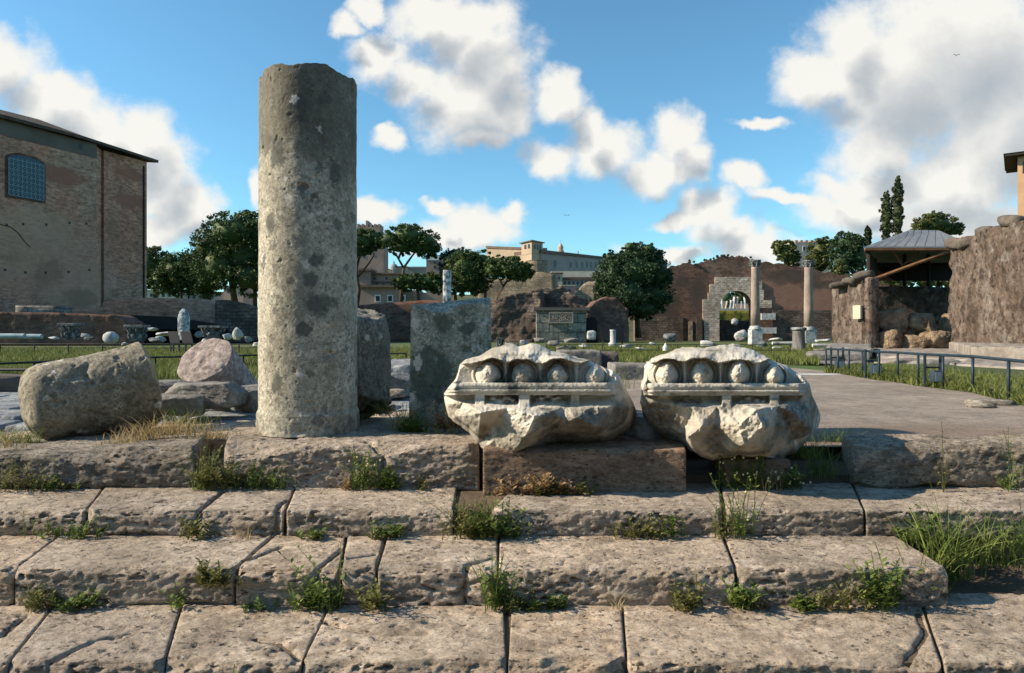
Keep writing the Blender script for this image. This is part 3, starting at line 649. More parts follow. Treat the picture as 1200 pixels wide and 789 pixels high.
# ------------------------------------------------------------------ ground
def build_ground():
    ys = [-40, -6, 1.5, 2.3, 2.6, 3.2, 3.6, 3.9, 4.15, 4.6, 5, 6, 7, 8, 9, 10, 12, 14, 17, 20, 25, 30, 36, 44, 55, 70, 90, 120, 170, 300, 600, 1500, 4000]
    xs = sorted(set([-4000,-1200,-400,-200,-120,-80,-60,-45,-35,-28,-22,-18]+list(range(-14, 15))+[18,22,28,35,45,60,80,120,200,400,1200,4000]))
    def zz(x, y):
        z = np.interp(y, [-100, 2.3, 2.6, 3.2, 3.7, 4.1, 4000], [-0.69, -0.69, -0.62, -0.56, -0.42, -0.16, -0.11])
        return z
    V = []; 
    for y in ys:
        for x in xs: V.append((x, y, zz(x, y)+(0.02*math.sin(x*1.7)*math.cos(y*0.9) if 6 < y < 60 else 0)))
    n = len(xs); Fc = [(j*n+i, j*n+i+1, (j+1)*n+i+1, (j+1)*n+i) for j in range(len(ys)-1) for i in range(n-1)]
    mesh_np('ground', V, Fc, M['ground'], origin=(0,0,0), kind='structure')
build_ground()
# gravel path (right): sheet following the ground
def sheet(name, pts, z, mat, th=None, kind='structure', **kw):
    V = [(x, y, z) for x, y in pts]; tri = geometry.tessellate_polygon([[Vector((x, y, 0)) for x, y in pts]])
    Fc = []
    for t in tri:
        a, b, c = [Vector(V[i]) for i in t]
        Fc.append(tuple(t) if (b-a).cross(c-a).z > 0 else tuple(reversed(t)))
    return mesh_np(name, V, Fc, mat, smooth=False, origin=(0,0,z), kind=kind, **kw)
path_pts = [(X(x, d), d) for x, d in ((722,4.3),(985,4.28),(990,4.45),(1330,4.5),(1700,6.0),(1190,7.1),(1140,8.35),(1100,9.0),(1050,10.0),(1025,11.0),(1000,13.0),(965,13.2),(900,15.5),(840,16.5),(700,15.5),(470,14.5),(440,12),(470,8.0),(560,6.2),(640,5.0))]
sheet('path', path_pts, -0.075, M['road'])
sheet('path_edge', [(X(830,12.2),12.2),(X(1022,12.3),12.3),(X(1020,11.9),11.9),(X(900,11.6),11.6)], -0.071, M['whitestone'])
# blue-grey paving (left)
def paving():
    rng = random.Random(4)
    root = None
    mb = MB()
    rows = [5.3,5.75,6.3,7.0,7.9,9.0,10.4]
    V = []
    k = 0
    for r in range(len(rows)-1):
        y0, y1 = rows[r]+0.02, rows[r+1]-0.02
        x = -8.5+rng.random()*0.4
        while x < 0.2:
            w = rng.uniform(0.4, 0.75)*(1+r*0.1)
            if not (-0.55 < x and r < 2):
                z = -0.07+rng.uniform(-0.02, 0.02); j = lambda: rng.uniform(-0.05, 0.05)
                c = [(x+j(), y0+j(), -0.2), (x+w-0.03+j(), y0+j(), -0.2), (x+w-0.03+j(), y1+j(), -0.2), (x+j(), y1+j(), -0.2)]
                c += [(a, b, z+rng.uniform(-0.01, 0.01)) for a, b, _ in c]
                mb.hexa(c)
            x += w
    o = mb.build('paving', M['basalt'], kind='structure', bevel=0.03, smooth=True)
paving()

# ------------------------------------------------------------------ the staircase, block by block
ZS = [-0.517, -0.362, -0.236, 0.0]             # top of each step
YF = [2.383, 2.886, 3.363, 3.85]               # front edge
ZB = [-0.69, -0.517, -0.362, -0.236]
def step_block(k, fl, fr, bl, br, label, seed, mat='step', zt=None, yf=None, back=0.14, **kw):
    """fl, fr: px of the front top corners; bl, br: px of the back corners on the tread"""
    zt = ZS[k] if zt is None else zt; y0 = YF[k] if yf is None else yf
    yb = YF[k+1] if k < 3 else 4.75
    g = -0.001
    xl0, xr0, xl1, xr1 = X(fl, y0)+g, X(fr, y0)-g, X(bl, yb)+g, X(br, yb)-g
    # carry the sides on to the hidden back edge
    t = (yb+back-y0)/(yb-y0); xl1 = xl0+(xl1-xl0)*t; xr1 = xr0+(xr1-xr0)*t; yb += back
    zb = ZB[k]-0.02
    c = [(xl0,y0,zb),(xr0,y0,zb),(xr1,yb,zb),(xl1,yb,zb),(xl0,y0,zt),(xr0,y0,zt),(xr1,yb,zt),(xl1,yb,zt)]
    a = dict(sp=0.0078, rnd=0.015, low=0.007, mid=0.007, pit=0.006, face_gain=2.6, chips=8, chip=0.028, hseed=7)
    a.update(kw)
    return stone('step_block', M[mat], c, seed, label=label, cat='stone block', group='travertine blocks of the staircase', **a)
def crk(k, pts):  # cracks drawn in px on the tread of step k
    z = ZS[k]; out = []
    for px, py in pts:
        d = (EYE-z)*F/(py-HY); out.append((X(px, d), d))
    return out
for k in range(4):   # earth that fills the joints
    MB().box(X(250,YF[3]) if k == 3 else -5.0, X(1095, YF[k]) if k == 1 else 5.5, YF[k]+(0.12 if k == 3 else 0.04), (YF[k+1] if k < 3 else 4.7)+0.12, ZB[k]-0.12, ZS[k]-0.018-(0.17 if k == 3 else 0)).build('soil', M['ground'], kind='structure')
# lowest step
step_block(0, -420, 8, -330, 62, 'travertine block at the left end of the lowest step, cut by the photo edge', 11, cracks=[crk(0,[(0,745),(30,720)])])
step_block(0, 10, 192, 64, 212, 'worn travertine block second from the left in the lowest step', 12, cracks=[crk(0,[(60,775),(110,750),(150,742)])])
step_block(0, 194, 352, 214, 385, 'travertine block in the lowest step, third from the left, with a slanting crack', 13, cracks=[crk(0,[(352,770),(330,752),(300,748)])])
step_block(0, 354, 593, 387, 590, 'long travertine block in the lowest step with its right front corner in shade', 14, cracks=[crk(0,[(380,728),(430,740),(500,742)])], chips=7)
step_block(0, 596, 733, 600, 728, 'short pale travertine block in the middle of the lowest step', 15, chip=0.05)
step_block(0, 736, 1103, 731, 1080, 'longest travertine block of the lowest step, right of the middle', 16, cracks=[crk(0,[(1060,775),(1085,740),(1075,715)])], pitsc=20)
step_block(0, 1107, 1560, 1084, 1480, 'travertine block at the right end of the lowest step', 17)
# second step
step_block(1, -380, 15, -280, 68, 'travertine block at the left end of the second step', 21, cracks=[])
step_block(1, 17, 272, 70, 318, 'wide sunlit travertine block near the left end of the second step', 22, chips=8)
step_block(1, 276, 398, 323, 404, 'cracked travertine block of the second step below the standing column', 23, cracks=[crk(1,[(345,690),(375,664),(404,640)]), crk(1,[(290,655),(330,640)])], chips=7)
step_block(1, 400, 440, 406, 452, 'narrow broken travertine piece wedged in the second step', 24, rnd=0.045, cracks=[crk(1,[(400,655),(440,648)])])
step_block(1, 443, 582, 455, 583, 'travertine block in the second step with a forked crack at its right end', 25, cracks=[crk(1,[(541,680),(548,660),(583,652)])])
step_block(1, 585, 861, 586, 846, 'long travertine block in the middle of the second step with ragged pits', 26, pitsc=20, chips=7)
step_block(1, 865, 1112, 850, 1050, 'travertine block at the right end of the second step, beside the tall grass', 27, chips=6)
# third step
step_block(2, -360, 100, -280, 120, 'low rounded travertine block at the left end of the third step', 31, rnd=0.05, zt=-0.245, chips=6)
step_block(2, 102, 332, 122, 345, 'travertine block of the third step under the gap grown with grass', 32, cracks=[crk(2,[(230,600),(262,575)]), crk(2,[(318,610),(330,590),(345,580)])], pitsc=18)
step_block(2, 336, 530, 347, 535, 'travertine block of the third step below the standing column', 33, pitsc=20, chips=6)
step_block(2, 534, 572, 538, 600, 'sunken broken travertine piece in the third step, overgrown by weeds', 34, zt=-0.262, yf=3.42, rnd=0.05)
step_block(2, 575, 846, 602, 843, 'long travertine block of the third step below the left cornice fragment', 35, pitsc=20)
step_block(2, 852, 1012, 846, 1000, 'travertine block of the third step below the right cornice fragment', 36, pitsc=18)
step_block(2, 1015, 1640, 1003, 1540, 'travertine block at the right end of the third step, behind the tall grass', 37, chips=6)
# top row
step_block(3, -160, 230, -40, 250, 'large rough travertine block at the left end of the top row', 41, mat='step_grey', rnd=0.06, low=0.03, mid=0.012, face_gain=1.5, chips=9, chip=0.06, top=lambda W: 0.015-0.035*np.clip((-1.2-W[:,0])/1.0, 0, 2), sp=0.009)
step_block(3, 262, 562, 275, 556, 'rough travertine block of the top row carrying the standing column', 43, rnd=0.035, low=0.022, mid=0.014, face_gain=1.6, chips=12, chip=0.06, cracks=[crk(3,[(430,516),(455,525)])])
c0 = step_block(3, 566, 804, 576, 792, 'smooth brown stone plinth under the two cornice fragments', 44, mat='plinth', yf=3.74, rnd=0.014, low=0.006, mid=0.004, pit=0.003, face_gain=1.2, chips=3)
stone('support_block', M['plinth'], [(X(a,3.86)+0, y, z) for z in (-0.25, -0.075) for a, y in ((848,3.84),(925,3.84),(920,4.2),(850,4.2))], 45, rnd=0.012, low=0.006, mid=0.004, pit=0.002, chips=2, label='small brown block propping the right cornice fragment', cat='stone block')
# right kerb block
stone('kerb_stone', M['step_grey'], [(X(a,y), y, z) for z in (-0.26, 0.0) for a, y in ((1000,3.84),(1620,3.9),(1560,4.36),(985,4.34))], 46, rnd=0.06, low=0.03, mid=0.012, face_gain=1.4, chips=10, chip=0.06, sp=0.010, label='long grey kerb stone at the right edge between steps and gravel path', cat='stone block')
# platform slabs behind the top row
slabs = [((-3.4,4.55),(-2.2,4.5),(-2.1,5.2),(-3.3,5.25),-0.045,'flat worn slab under the big fallen drum, left end'),
         ((-2.17,4.5),(-1.30,4.5),(-1.35,5.15),(-2.08,5.2),-0.02,'flat slab between the big fallen drum and the standing column'),
         ((-1.27,4.80),(-0.45,4.80),(-0.42,5.4),(-1.30,5.4),-0.004,'slab directly behind the standing column'),
         ((-0.42,4.80),(0.25,4.80),(0.28,5.3),(-0.40,5.35),-0.018,'slab behind the green standing slab'),
         ((-2.0,5.22),(-1.1,5.2),(-1.1,5.8),(-1.9,5.9),-0.04,'back slab left of the dark boulder'),
         ((-1.05,5.42),(-0.45,5.40),(-0.5,6.1),(-1.0,6.0),-0.03,'back slab right of the dark boulder')]
for i, (a, b, c, d, z, lb) in enumerate(slabs):
    stone('floor_slab', M['step'], [(p[0], p[1], -0.25) for p in (a,b,c,d)]+[(p[0], p[1], z) for p in (a,b,c,d)], 60+i, sp=0.014, rnd=0.03, low=0.02, mid=0.006, pit=0.004, chips=4, label=lb, cat='stone slab', group='paving slabs of the platform')

# ------------------------------------------------------------------ standing column
def standing_column():
    cx, cy = X(361.5, 4.5), 4.5; r0 = 0.315
    nu, nv = 300, 420
    th = np.linspace(0, 2*np.pi, nu, endpoint=False); zz = np.linspace(0, 1, nv)
    T, V = np.meshgrid(th, zz, indexing='xy'); T = T.ravel(); V = V.ravel()
    topz = 2.285
    # profile: flared base ring, slight taper
    z = V*topz
    r = r0*(1.0+0.0*z)-0.006*np.clip(z/topz, 0, 1)
    r = r+0.008*np.exp(-((z-0.0)/0.10)**2)+0.011*sstep(0.15, 0.12, z)
    # flattened facet on the left
    a = np.radians(252)
    r = r-0.010*np.exp(-((np.angle(np.exp(1j*(T-np.radians(222)))))/0.30)**2)
    x = cx+r*np.cos(T); y = cy+r*np.sin(T)
    Pn = np.stack([x, y, z], 1); N = np.stack([np.cos(T), np.sin(T), 0*T], 1)
    h = 0.006*fbm(Pn, 3, 3, 1)+0.0035*fbm(Pn, 14, 4, 2, 0.6)
    n1 = fbm(Pn, 20, 3, 5); h = h-0.012*sstep(0.34, 0.55, n1)*sstep(-0.3, 0.3, fbm(Pn, 2.0, 2, 71))
    n2 = fbm(Pn, 7, 3, 8); h = h-0.014*sstep(0.38, 0.55, n2)
    h = h-0.03*sstep(0.12, 0.0, z)*sstep(-0.1, 0.4, fbm(Pn, 6, 3, 15))
    Pn = Pn+N*h[:,None]
    # ragged top
    jag = 0.035*fbm(np.stack([np.cos(T)*1.5, np.sin(T)*1.5, 0*T], 1), 2.0, 4, 33)+0.02*np.abs(np.sin(T*2.5+1))-0.05*np.exp(-((np.angle(np.exp(1j*(T-np.radians(212)))))/0.12)**2)
    Pn[:,2] += jag*sstep(0.93, 1.0, V)
    # cap rings
    rings = [0.93, 0.75, 0.5, 0.25, 0.02]; base = Pn[-nu:]; ext = []
    for q in rings:
        p = base.copy(); p[:,0] = cx+(base[:,0]-cx)*q; p[:,1] = cy+(base[:,1]-cy)*q
        p[:,2] = base[:,2]*q+(topz+0.01)*(1-q)+0.02*fbm(p, 6, 3, 9); ext.append(p)
    A = np.concatenate([Pn]+ext); rows = nv+len(rings)
    i = np.arange(rows-1)[:,None]*nu; k = np.arange(nu)[None,:]; k2 = (k+1) % nu
    Q = np.stack([(i+k).ravel(), (i+k2).ravel(), (i+nu+k2).ravel(), (i+nu+k).ravel()], 1)
    mesh_np('ancient_column', A, Q, M['column'], origin=(cx, cy, 0), label='tall standing shaft of pale breccia column with a broken top on the platform', cat='column')
standing_column()

# ------------------------------------------------------------------ green standing slab
stone('standing_slab', M['stele'], [(X(478,4.62),4.62,-0.02),(X(578,4.72),4.72,-0.02),(X(578,4.72)-0.02,5.02,-0.02),(X(478,4.62)+0.05,4.95,-0.02),
      (X(481,4.62),4.62,Z(357,4.62)),(X(575,4.72),4.72,Z(349,4.72)),(X(575,4.72)-0.02,5.0,Z(351,4.9)),(X(481,4.62)+0.05,4.95,Z(357,4.9))],
      71, sp=0.008, rnd=0.03, low=0.012, mid=0.006, pit=0.006, chips=8, chip=0.05, st=(1,1,1), label='broad upright slab of green breccia behind the left cornice fragment', cat='stone slab')
# boulder behind the column
rock('boulder', M['rockdark'], (X(416,5.0), 5.02, Z(426,5.0)), (0.56, 0.66, 0.98), 5,  planes=16, cut=0.34, low=0.10, mid=0.10, pit=0.06, rot=(0,-8,10), label='dark pitted boulder standing behind the tall column', cat='boulder')

# ------------------------------------------------------------------ fallen drums
def drum(name, mat, a, b, ra, rb, seed, label, n=200, m=170, flat=0.0, chips=8, chip=0.2, rough=1.0, endround=(0.5,0.12)):
    """column drum lying with its axis from a to b"""
    a = np.array(a); b = np.array(b); ax = b-a; L = np.linalg.norm(ax); ax /= L
    u = np.cross(ax, [0,0,1]); u /= np.linalg.norm(u); w = np.cross(u, ax)
    th = np.linspace(0, 2*np.pi, n, endpoint=False)
    prof = []  # (s along, radius factor)
    for q in np.linspace(0, 1, 26)[:-1]: prof.append((0, q))
    for q in np.linspace(0, 1, m): prof.append((q, 1))
    for q in np.linspace(1, 0, 26)[1:]: prof.append((1, q))
    prof = np.array(prof); S, T = np.meshgrid(prof[:,0], th, indexing='ij'); K, _ = np.meshgrid(prof[:,1], th, indexing='ij')
    S = S.ravel(); T = T.ravel(); K = K.ravel()
    rad = ra+(rb-ra)*S
    # round the two rims
    e0 = endround[0]*ra; e1 = endround[1]*rb; s = S*L
    rr = K*rad
    # squircle rim rounding: push the end planes out at the centre, in at the rim
    s = np.where(S == 0, e0*(1-np.sqrt(np.clip(1-K**2.6, 0, 1))), s); s = np.where(S == 1, L-e1*(1-np.sqrt(np.clip(1-K**4, 0, 1))), s)
    side = (K == 1)
    s = np.where(side, e0+S*(L-e0-e1), s)
    Pn = a[None,:]+ax[None,:]*s[:,None]+(u[None,:]*np.cos(T)[:,None]+w[None,:]*np.sin(T)[:,None])*rr[:,None]
    c = (a+b)/2; rng = np.random.RandomState(seed); p = Pn-c
    for i in range(chips):
        nn = rng.normal(size=3); nn += ax*rng.choice([-1,1])*1.1; nn /= np.linalg.norm(nn)
        o = (p@nn).max()*(1-chip*rng.uniform(0.2, 1)); p = p-nn*np.maximum(p@nn-o, 0)[:,None]
    Nn = (u[None,:]*np.cos(T)[:,None]+w[None,:]*np.sin(T)[:,None])*np.where(side,1,0.3*K)[:,None]+ax[None,:]*np.where(side,0,np.where(S==0,-1,1))[:,None]
    Pn = p+c
    h = rough*(0.030*fbm(Pn, 2.2, 3, seed)+0.012*fbm(Pn, 9, 4, seed+3, 0.6)-0.014*sstep(0.2, 0.45, fbm(Pn, 13, 3, seed+5)))
    h = h-rough*0.035*sstep(0.22, 0.4, fbm(Pn, 4.5, 3, seed+12))*np.where(side, 0.5, 1.0)
    Pn = Pn+Nn*h[:,None]
    rows = len(prof); i = np.arange(rows-1)[:,None]*n; k = np.arange(n)[None,:]; k2 = (k+1) % n
    Q = np.stack([(i+k).ravel(), (i+k2).ravel(), (i+n+k2).ravel(), (i+n+k).ravel()], 1)[:, ::-1]
    return mesh_np(name, Pn, Q.copy(), M[mat], label=label, cat='column drum', smooth=True)
drum('column_drum', 'drum', (X(28,4.45),4.42,Z(480,4.42)+0.005), (X(180,4.85),4.88,Z(449,4.9)-0.0), 0.262, 0.302, 9, 'big rough breccia drum lying on its side at the left edge of the platform', chips=4, chip=0.08)
drum('column_drum', 'pink', (X(245,6.2),6.10,Z(420,6.10)), (X(276,6.5),6.55,Z(468,6.5)), 0.255, 0.235, 12, 'pinkish granite drum tilted with its round cut end toward the viewer', n=150, m=90, chips=3, chip=0.06, rough=0.35, endround=(0.06,0.1))
# loose stones round the pink drum
for i, (px, py, d, sx, sy, sz, lb) in enumerate([
    (240,463,5.6,0.62,0.5,0.20,'flat grey stone under the pinkish granite drum'),
    (205,475,5.35,0.42,0.4,0.17,'grey stone between the big fallen drum and the flat stone'),
    (293,466,5.9,0.24,0.4,0.24,'dark stone at the left foot of the standing column'),
    (197,455,6.6,0.5,0.4,0.15,'low pale slab behind the big fallen drum'),
    (455,452,7.6,0.55,0.5,0.26,'dark stone in the gap behind the boulder and the green slab'),
    (655,500,4.35,0.5,0.3,0.16,'grey stone seen in the gap between the two cornice fragments')]):
    if i == 5: px, py, d = 748, 498, 4.35
    rock('loose_stone', M['greyblock'], (X(px,d), d, Z(py,d)), (sx,sy,sz), 80+i, sub=5, k=7, planes=12, cut=0.24, low=0.06, mid=0.07, pit=0.05, rot=(0,0,i*23), label=lb, cat='stone', group='loose stones on the platform')
for i, (px, py, d, s, lb) in enumerate([(440,468,5.9,0.12,'fist-sized rubble piece behind the dark boulder'),(462,461,6.4,0.14,'small rubble piece left of the green slab'),(452,478,5.5,0.10,'tiny rubble piece on the slab left of the green slab'),(1160,470,6.9,0.26,'flat pale stone at the path edge near the railing end'),(1150,472,6.6,0.15,'small pale stone lying on the gravel path by the railing')]):
    rock('loose_stone', M['step_grey'], (X(px,d), d, Z(py,d) if i < 3 else -0.06), (s*1.6,s*1.2,s*0.6 if i < 3 else s*0.35), 90+i, sub=3, k=3.5, planes=8, cut=0.25, label=lb, cat='stone', group='loose stones on the platform')

# ------------------------------------------------------------------ the two carved cornice fragments
def cornice(name, label, top, bot, eggs, ybase, band_l, band_r, dents, tri, lower, seed, D=3.86, side=15, eggtop=422, remnants=(), split=None):
    x0, x1 = top[0][0], top[-1][0]
    nu = int((x1-x0)/0.75); nv = 190
    u = np.linspace(0, 1, nu); v = np.linspace(0, 1, nv)
    xs = x0+(x1-x0)*u
    tz = np.interp(xs, [p[0] for p in top], [p[1] for p in top]); bz = np.interp(xs, [p[0] for p in bot], [p[1] for p in bot])
    def nz1(a, s, amp, k): return amp*fbm(np.stack([a*s, a*0+k, a*0], 1), 1, 3, seed)
    tz = tz+nz1(xs, 0.06, 2.5, 1.3)*np.clip((xs-x0)/10, 0, 1)*np.clip((x1-xs)/10, 0, 1); bz = bz+nz1(xs, 0.07, 4.0, 4.7)*np.clip((xs-x0)/10, 0, 1)*np.clip((x1-xs)/10, 0, 1)
    Xg, Vg = np.meshgrid(xs, v, indexing='ij'); T = np.repeat(tz[:,None], nv, 1); B = np.repeat(bz[:,None], nv, 1)
    Y = B+(T-B)*Vg; x = Xg.ravel(); y = Y.ravel(); tt = T.ravel(); bb = B.ravel()
    q3 = np.stack([x, y, 0*x], 1)
    n_lo = fbm(q3, 0.020, 3, seed); n_mid = fbm(q3, 0.07, 4, seed+2, 0.6); n_hi = fbm(q3, 0.25, 3, seed+4)
    # --- carved band
    d = np.zeros_like(x)
    yb = ybase
    # wall behind the eggs, then shells, darts and eggs in relief
    d_egg = np.full_like(x, 0.050)
    for i in range(len(eggs)):
        ex, ey, rx, ry = eggs[i]
        # shell rim: ring between 1.3 and 1.55 radii, open below
        rho = np.sqrt(((x-ex)/(rx*1.27))**2+((y-(ey+2.5))/(ry*1.26))**2)
        rim = np.exp(-((rho-1)/0.065)**2)*np.where(x > ex, 1.0, 0.45)*sstep(-0.2, 0.5, np.abs(x-ex)/rx+np.clip(y-ey, -9, 0)*0)
        d_egg = np.minimum(d_egg, 0.050-0.035*rim)
        pass
    for i in range(len(eggs)-1):
        mx = (eggs[i][0]+eggs[i+1][0])/2
        dart = np.exp(-((x-mx)/(1.3+0.12*np.clip(yb-y, 0, 20)))**2)*(y > eggtop-2)
        d_egg = np.minimum(d_egg, 0.050-0.06*dart)
    for ex, ey, rx, ry in eggs:
        ey = ey+2.6; ry = ry+3.2; rx = rx*1.10
        k = np.where(y < ey, 1.0+(0.38 if ry > rx+1.5 else 0.20)*(ey-y)/ry, 1.0)
        rho2 = ((x-ex)/rx*k)**2+((y-ey)/ry)**2
        d_egg = np.where(rho2 < 1, np.minimum(d_egg, 0.050-(0.115+0.02*math.sin(ex*1.7))*np.clip(1-rho2, 0, 1)**0.55+0.022*np.abs(n_mid)+0.02*n_lo+0.006*n_hi), d_egg)
    brk = sstep(0.12, 0.5, n_lo+0.3*n_mid)     # worn places
    d_egg = d_egg*(1-0.25*brk)+0.004*n_mid
    # --- cap above the carving: overhanging lip, then sloping back to the top edge
    eb = eggtop+3.5+3.0*n_mid+5*n_lo
    for ex, ey, rx, ry in eggs:   # scalloped lip over each egg
        eb = eb-4.5*np.exp(-(np.abs(x-ex)/(rx*1.05))**3)
    t = np.clip((eb-y)/np.maximum(eb-tt, 1), 0, 1)
    d_cap = -0.065+0.24*t**1.15+0.05*n_lo+0.018*n_mid+0.004*n_hi
    lipmix = sstep(-0.8, 0.8, y-eb)
    d = d_cap*(1-lipmix)+d_egg*lipmix
    # --- bands under the eggs
    b1 = (y > yb)
    s1 = np.clip((y-yb)/8.0, 0, 1)
    d_b1 = -0.060-0.012*np.sin(s1*np.pi)+0.002*n_hi+0.004*n_mid
    d = np.where(b1, d_b1, d)
    lip = (y > yb+8.2); d_lip = -0.095+0.004*n_mid
    d = np.where(lip, d_lip, d)
    d = np.where(y > yb+11, -0.082+0.003*n_mid, d)
    # --- recess with dentil stumps
    yr = yb+14.5+1.0*n_mid
    rec = y > yr
    d_rec = 0.0+0.012*n_mid-0.035*sstep(yb+18, yb+27, y)
    for ax, bx, o in dents:
        e = sstep(0, 1.5, x-ax)*sstep(0, 1.5, bx-x)
        d_rec = d_rec-e*(o+0.01*n_mid)
    for rxm, rym, rr in remnants:
        d_rec = d_rec-0.05*np.exp(-(((x-rxm)/rr)**2+((y-rym)/(rr*0.7))**2)**1.5)
    d = np.where(rec, d_rec, d)
    # --- broken lower mass from hand-set facet points
    pts = [Vector((a, b)) for a, b, _ in lower]; dz = np.array([c for _, _, c in lower])
    vv, _, fcs, ov, _, _ = geometry.delaunay_2d_cdt(pts, [], [], 0, 1e-6)
    dl = np.full_like(x, 9.0)
    order = [o[0] for o in ov]
    wx = x+1.6*n_mid; wy = y+1.6*fbm(q3, 0.07, 3, seed+31)
    for f in fcs:
        A, Bq, C = [np.array(vv[i]) for i in f]; za, zb_, zc = [dz[order[i]] for i in f]
        den = (Bq[1]-C[1])*(A[0]-C[0])+(C[0]-Bq[0])*(A[1]-C[1])
        if abs(den) < 1e-9: continue
        l1 = ((Bq[1]-C[1])*(wx-C[0])+(C[0]-Bq[0])*(wy-C[1]))/den; l2 = ((C[1]-A[1])*(wx-C[0])+(A[0]-C[0])*(wy-C[1]))/den; l3 = 1-l1-l2
        ins = (l1 > -1e-3)&(l2 > -1e-3)&(l3 > -1e-3)
        dl[ins] = l1[ins]*za+l2[ins]*zb_+l3[ins]*zc
    miss = dl > 8; dl[miss] = 0.0
    # scallops of the break: shallow shell-shaped hollows
    n_s = np.abs(fbm(q3, 0.030, 3, seed+8)); dl = (dl+0.10)*1.65-0.10+0.05*n_s-0.02+0.035*np.abs(fbm(q3, 0.085, 3, seed+9))+0.005*n_hi+0.008*n_mid
    ylow = yb+26+5*n_lo+3*n_mid
    if band_r:   # carving broken away at the right end
        br = sstep(band_r-4, band_r+6, x+6*n_mid+4*n_lo); d = d*(1-br)+(-0.035+0.0030*np.clip(x-band_r, 0, 60)+0.06*n_lo+0.03*np.abs(n_mid)+0.004*n_hi)*br
    if band_l:
        br = sstep(band_l+4, band_l-5, x+5*n_mid); d = d*(1-br)+(-0.02+0.06*n_lo+0.03*np.abs(n_mid))*br
    bl = sstep(ylow-6, ylow+5, y)
    d = d*(1-bl)+dl*bl
    # --- silhouette roll-off
    el = np.clip((x-x0)/side, 0, 1); er = np.clip((x1-x)/side, 0, 1); edn = np.clip((bb-y)/16, 0, 1); eu = np.clip((y-tt)/7, 0, 1)
    roll = 0.10*(1-el)**1.6+0.12*(1-er)**1.5+0.13*(1-edn)**2.0+0.05*(1-eu)**2
    if split: roll = roll+split(x, y)
    dep = D+d+roll+0.002*n_hi
    def toW(x, y, dd): return np.stack([(x-600)/F*dd, dd, EYE-(y-HY)/F*dd], 1)
    front = toW(x, y, dep)
    # back surface: same outline, fixed thickness, rounded, rough
    back_d = D+0.42+0.05*n_lo-0.13*(1-np.clip((x-x0)/60, 0, 1))**2-0.13*(1-np.clip((x1-x)/60, 0, 1))**2-0.10*(1-np.clip((bb-y)/50, 0, 1))**2
    bk = toW(x, y, dep); bk[:,1] = back_d
    # the back keeps the front's X and Z so the block has parallel sides, pulled in a little and lifted off the ground line
    cxm = (front[:,0].min()+front[:,0].max())/2; bk[:,0] = cxm+(front[:,0]-cxm)*0.94; bk[:,2] = front[:,2]*0.93+0.02
    bk[:,1] = np.maximum(bk[:,1], front[:,1]+0.03)
    idx = np.arange(nu*nv).reshape(nu, nv); N0 = nu*nv
    def q(A, fl):
        a = A[:-1,:-1].ravel(); b = A[1:,:-1].ravel(); c = A[1:,1:].ravel(); e = A[:-1,1:].ravel()
        return np.stack([a,e,c,b] if fl else [a,b,c,e], 1)
    Q = [q(idx, False), q(idx+N0, True)]
    rim = np.concatenate([idx[:,0], idx[-1,1:], idx[::-1,-1][1:], idx[0,::-1][1:-1]]); r2 = np.roll(rim, -1)
    # rim strip subdivided in depth for roughness
    K = 24; V = [front, bk]; prev = rim; base = 2*N0
    for k in range(1, K):
        f = k/K; mid = front[rim]*(1-f)+bk[rim]*f
        mid = mid+0.03*math.sin(math.pi*f)*np.stack([fbm(mid, 7, 3, 3), 0*f*mid[:,0], fbm(mid, 7, 3, 9)], 1)*1.5
        V.append(mid); cur = base+np.arange(len(rim)); base += len(rim)
        Q.append(np.stack([prev, cur, np.roll(cur, -1), np.roll(prev, -1)], 1)); prev = cur
    cur = rim+N0; Q.append(np.stack([prev, cur, np.roll(cur, -1), np.roll(prev, -1)], 1))
    return mesh_np(name, np.concatenate(V), np.concatenate(Q), M['marble'], label=label, cat='cornice fragment', group='carved cornice fragments')

top1 = [(520.4,461),(527,452),(533,447),(537,434.8),(539,426.5),(546.5,421),(562,417),(578.8,407.7),(593.3,402.5),(608,406.3),(622.5,403),(633,404.6),(645.4,411.9),(660,414),(676.7,419.2),(689,421.3),(701.7,427.5),(718.3,434.8),(726.7,442),(735,458.8),(742,472),(746.5,484)]
bot1 = [(520.4,466),(521.5,473.3),(525.6,488),(535,498),(549.6,506.7),(560,523),(574.6,536.9),(593,535.8),(610,539),(635,533.8),(655.8,529.6),(705.8,523),(722.5,519),(735,506.7),(746.5,492)]
eggs1 = [(572.5,436.6,14.2,12.6),(613,436.6,13.0,12.6),(653.7,437,12.0,12.2),(697.5,438.4,11.0,10.8)]
low1 = [(500,455,0.08),(500,560,0.25),(770,455,0.10),(770,560,0.25),(523,470,-0.06),(545,470,-0.08),(563,484,-0.17),(527,490,0.02),(577,536,-0.10),(560,522,0.0),(595,478,-0.15),(605,472,-0.10),(626,488,-0.235),(620,505,-0.20),(598,534,-0.13),(612,540,0.0),(660,478,-0.09),(658,488,-0.12),(645,505,-0.08),(637,532,0.04),
        (675,490,-0.17),(690,478,-0.11),(715,476,-0.10),(735,482,-0.02),(728,500,0.02),(700,500,-0.13),(690,515,-0.02),(705,524,0.08),(722,519,0.12),(650,528,0.05)]
cornice('cornice_fragment', 'left carved marble cornice fragment with egg and dart band, resting on the top step', top1, bot1, eggs1, 448.6, 0, 716,
        [(556,569,0.075),(607,622,0.085),(668,680,0.06)], None, low1, 3, remnants=[(577,467,5),(586,470,5),(594,466,5),(601,469,4),(634,467,4),(643,464,5),(650,468,4),(655,466,3)])
top2 = [(750.5,466),(754,455),(757.7,440.6),(759,428.5),(766,420),(780,415),(792.6,411.7),(821.5,408),(850.4,404.5),(860,405.7),(865,407.3),(884,410.5),(903.4,421.3),(922.7,428.5),(942,443),(949,450),(951.6,462),(957,474),(961.5,486)]
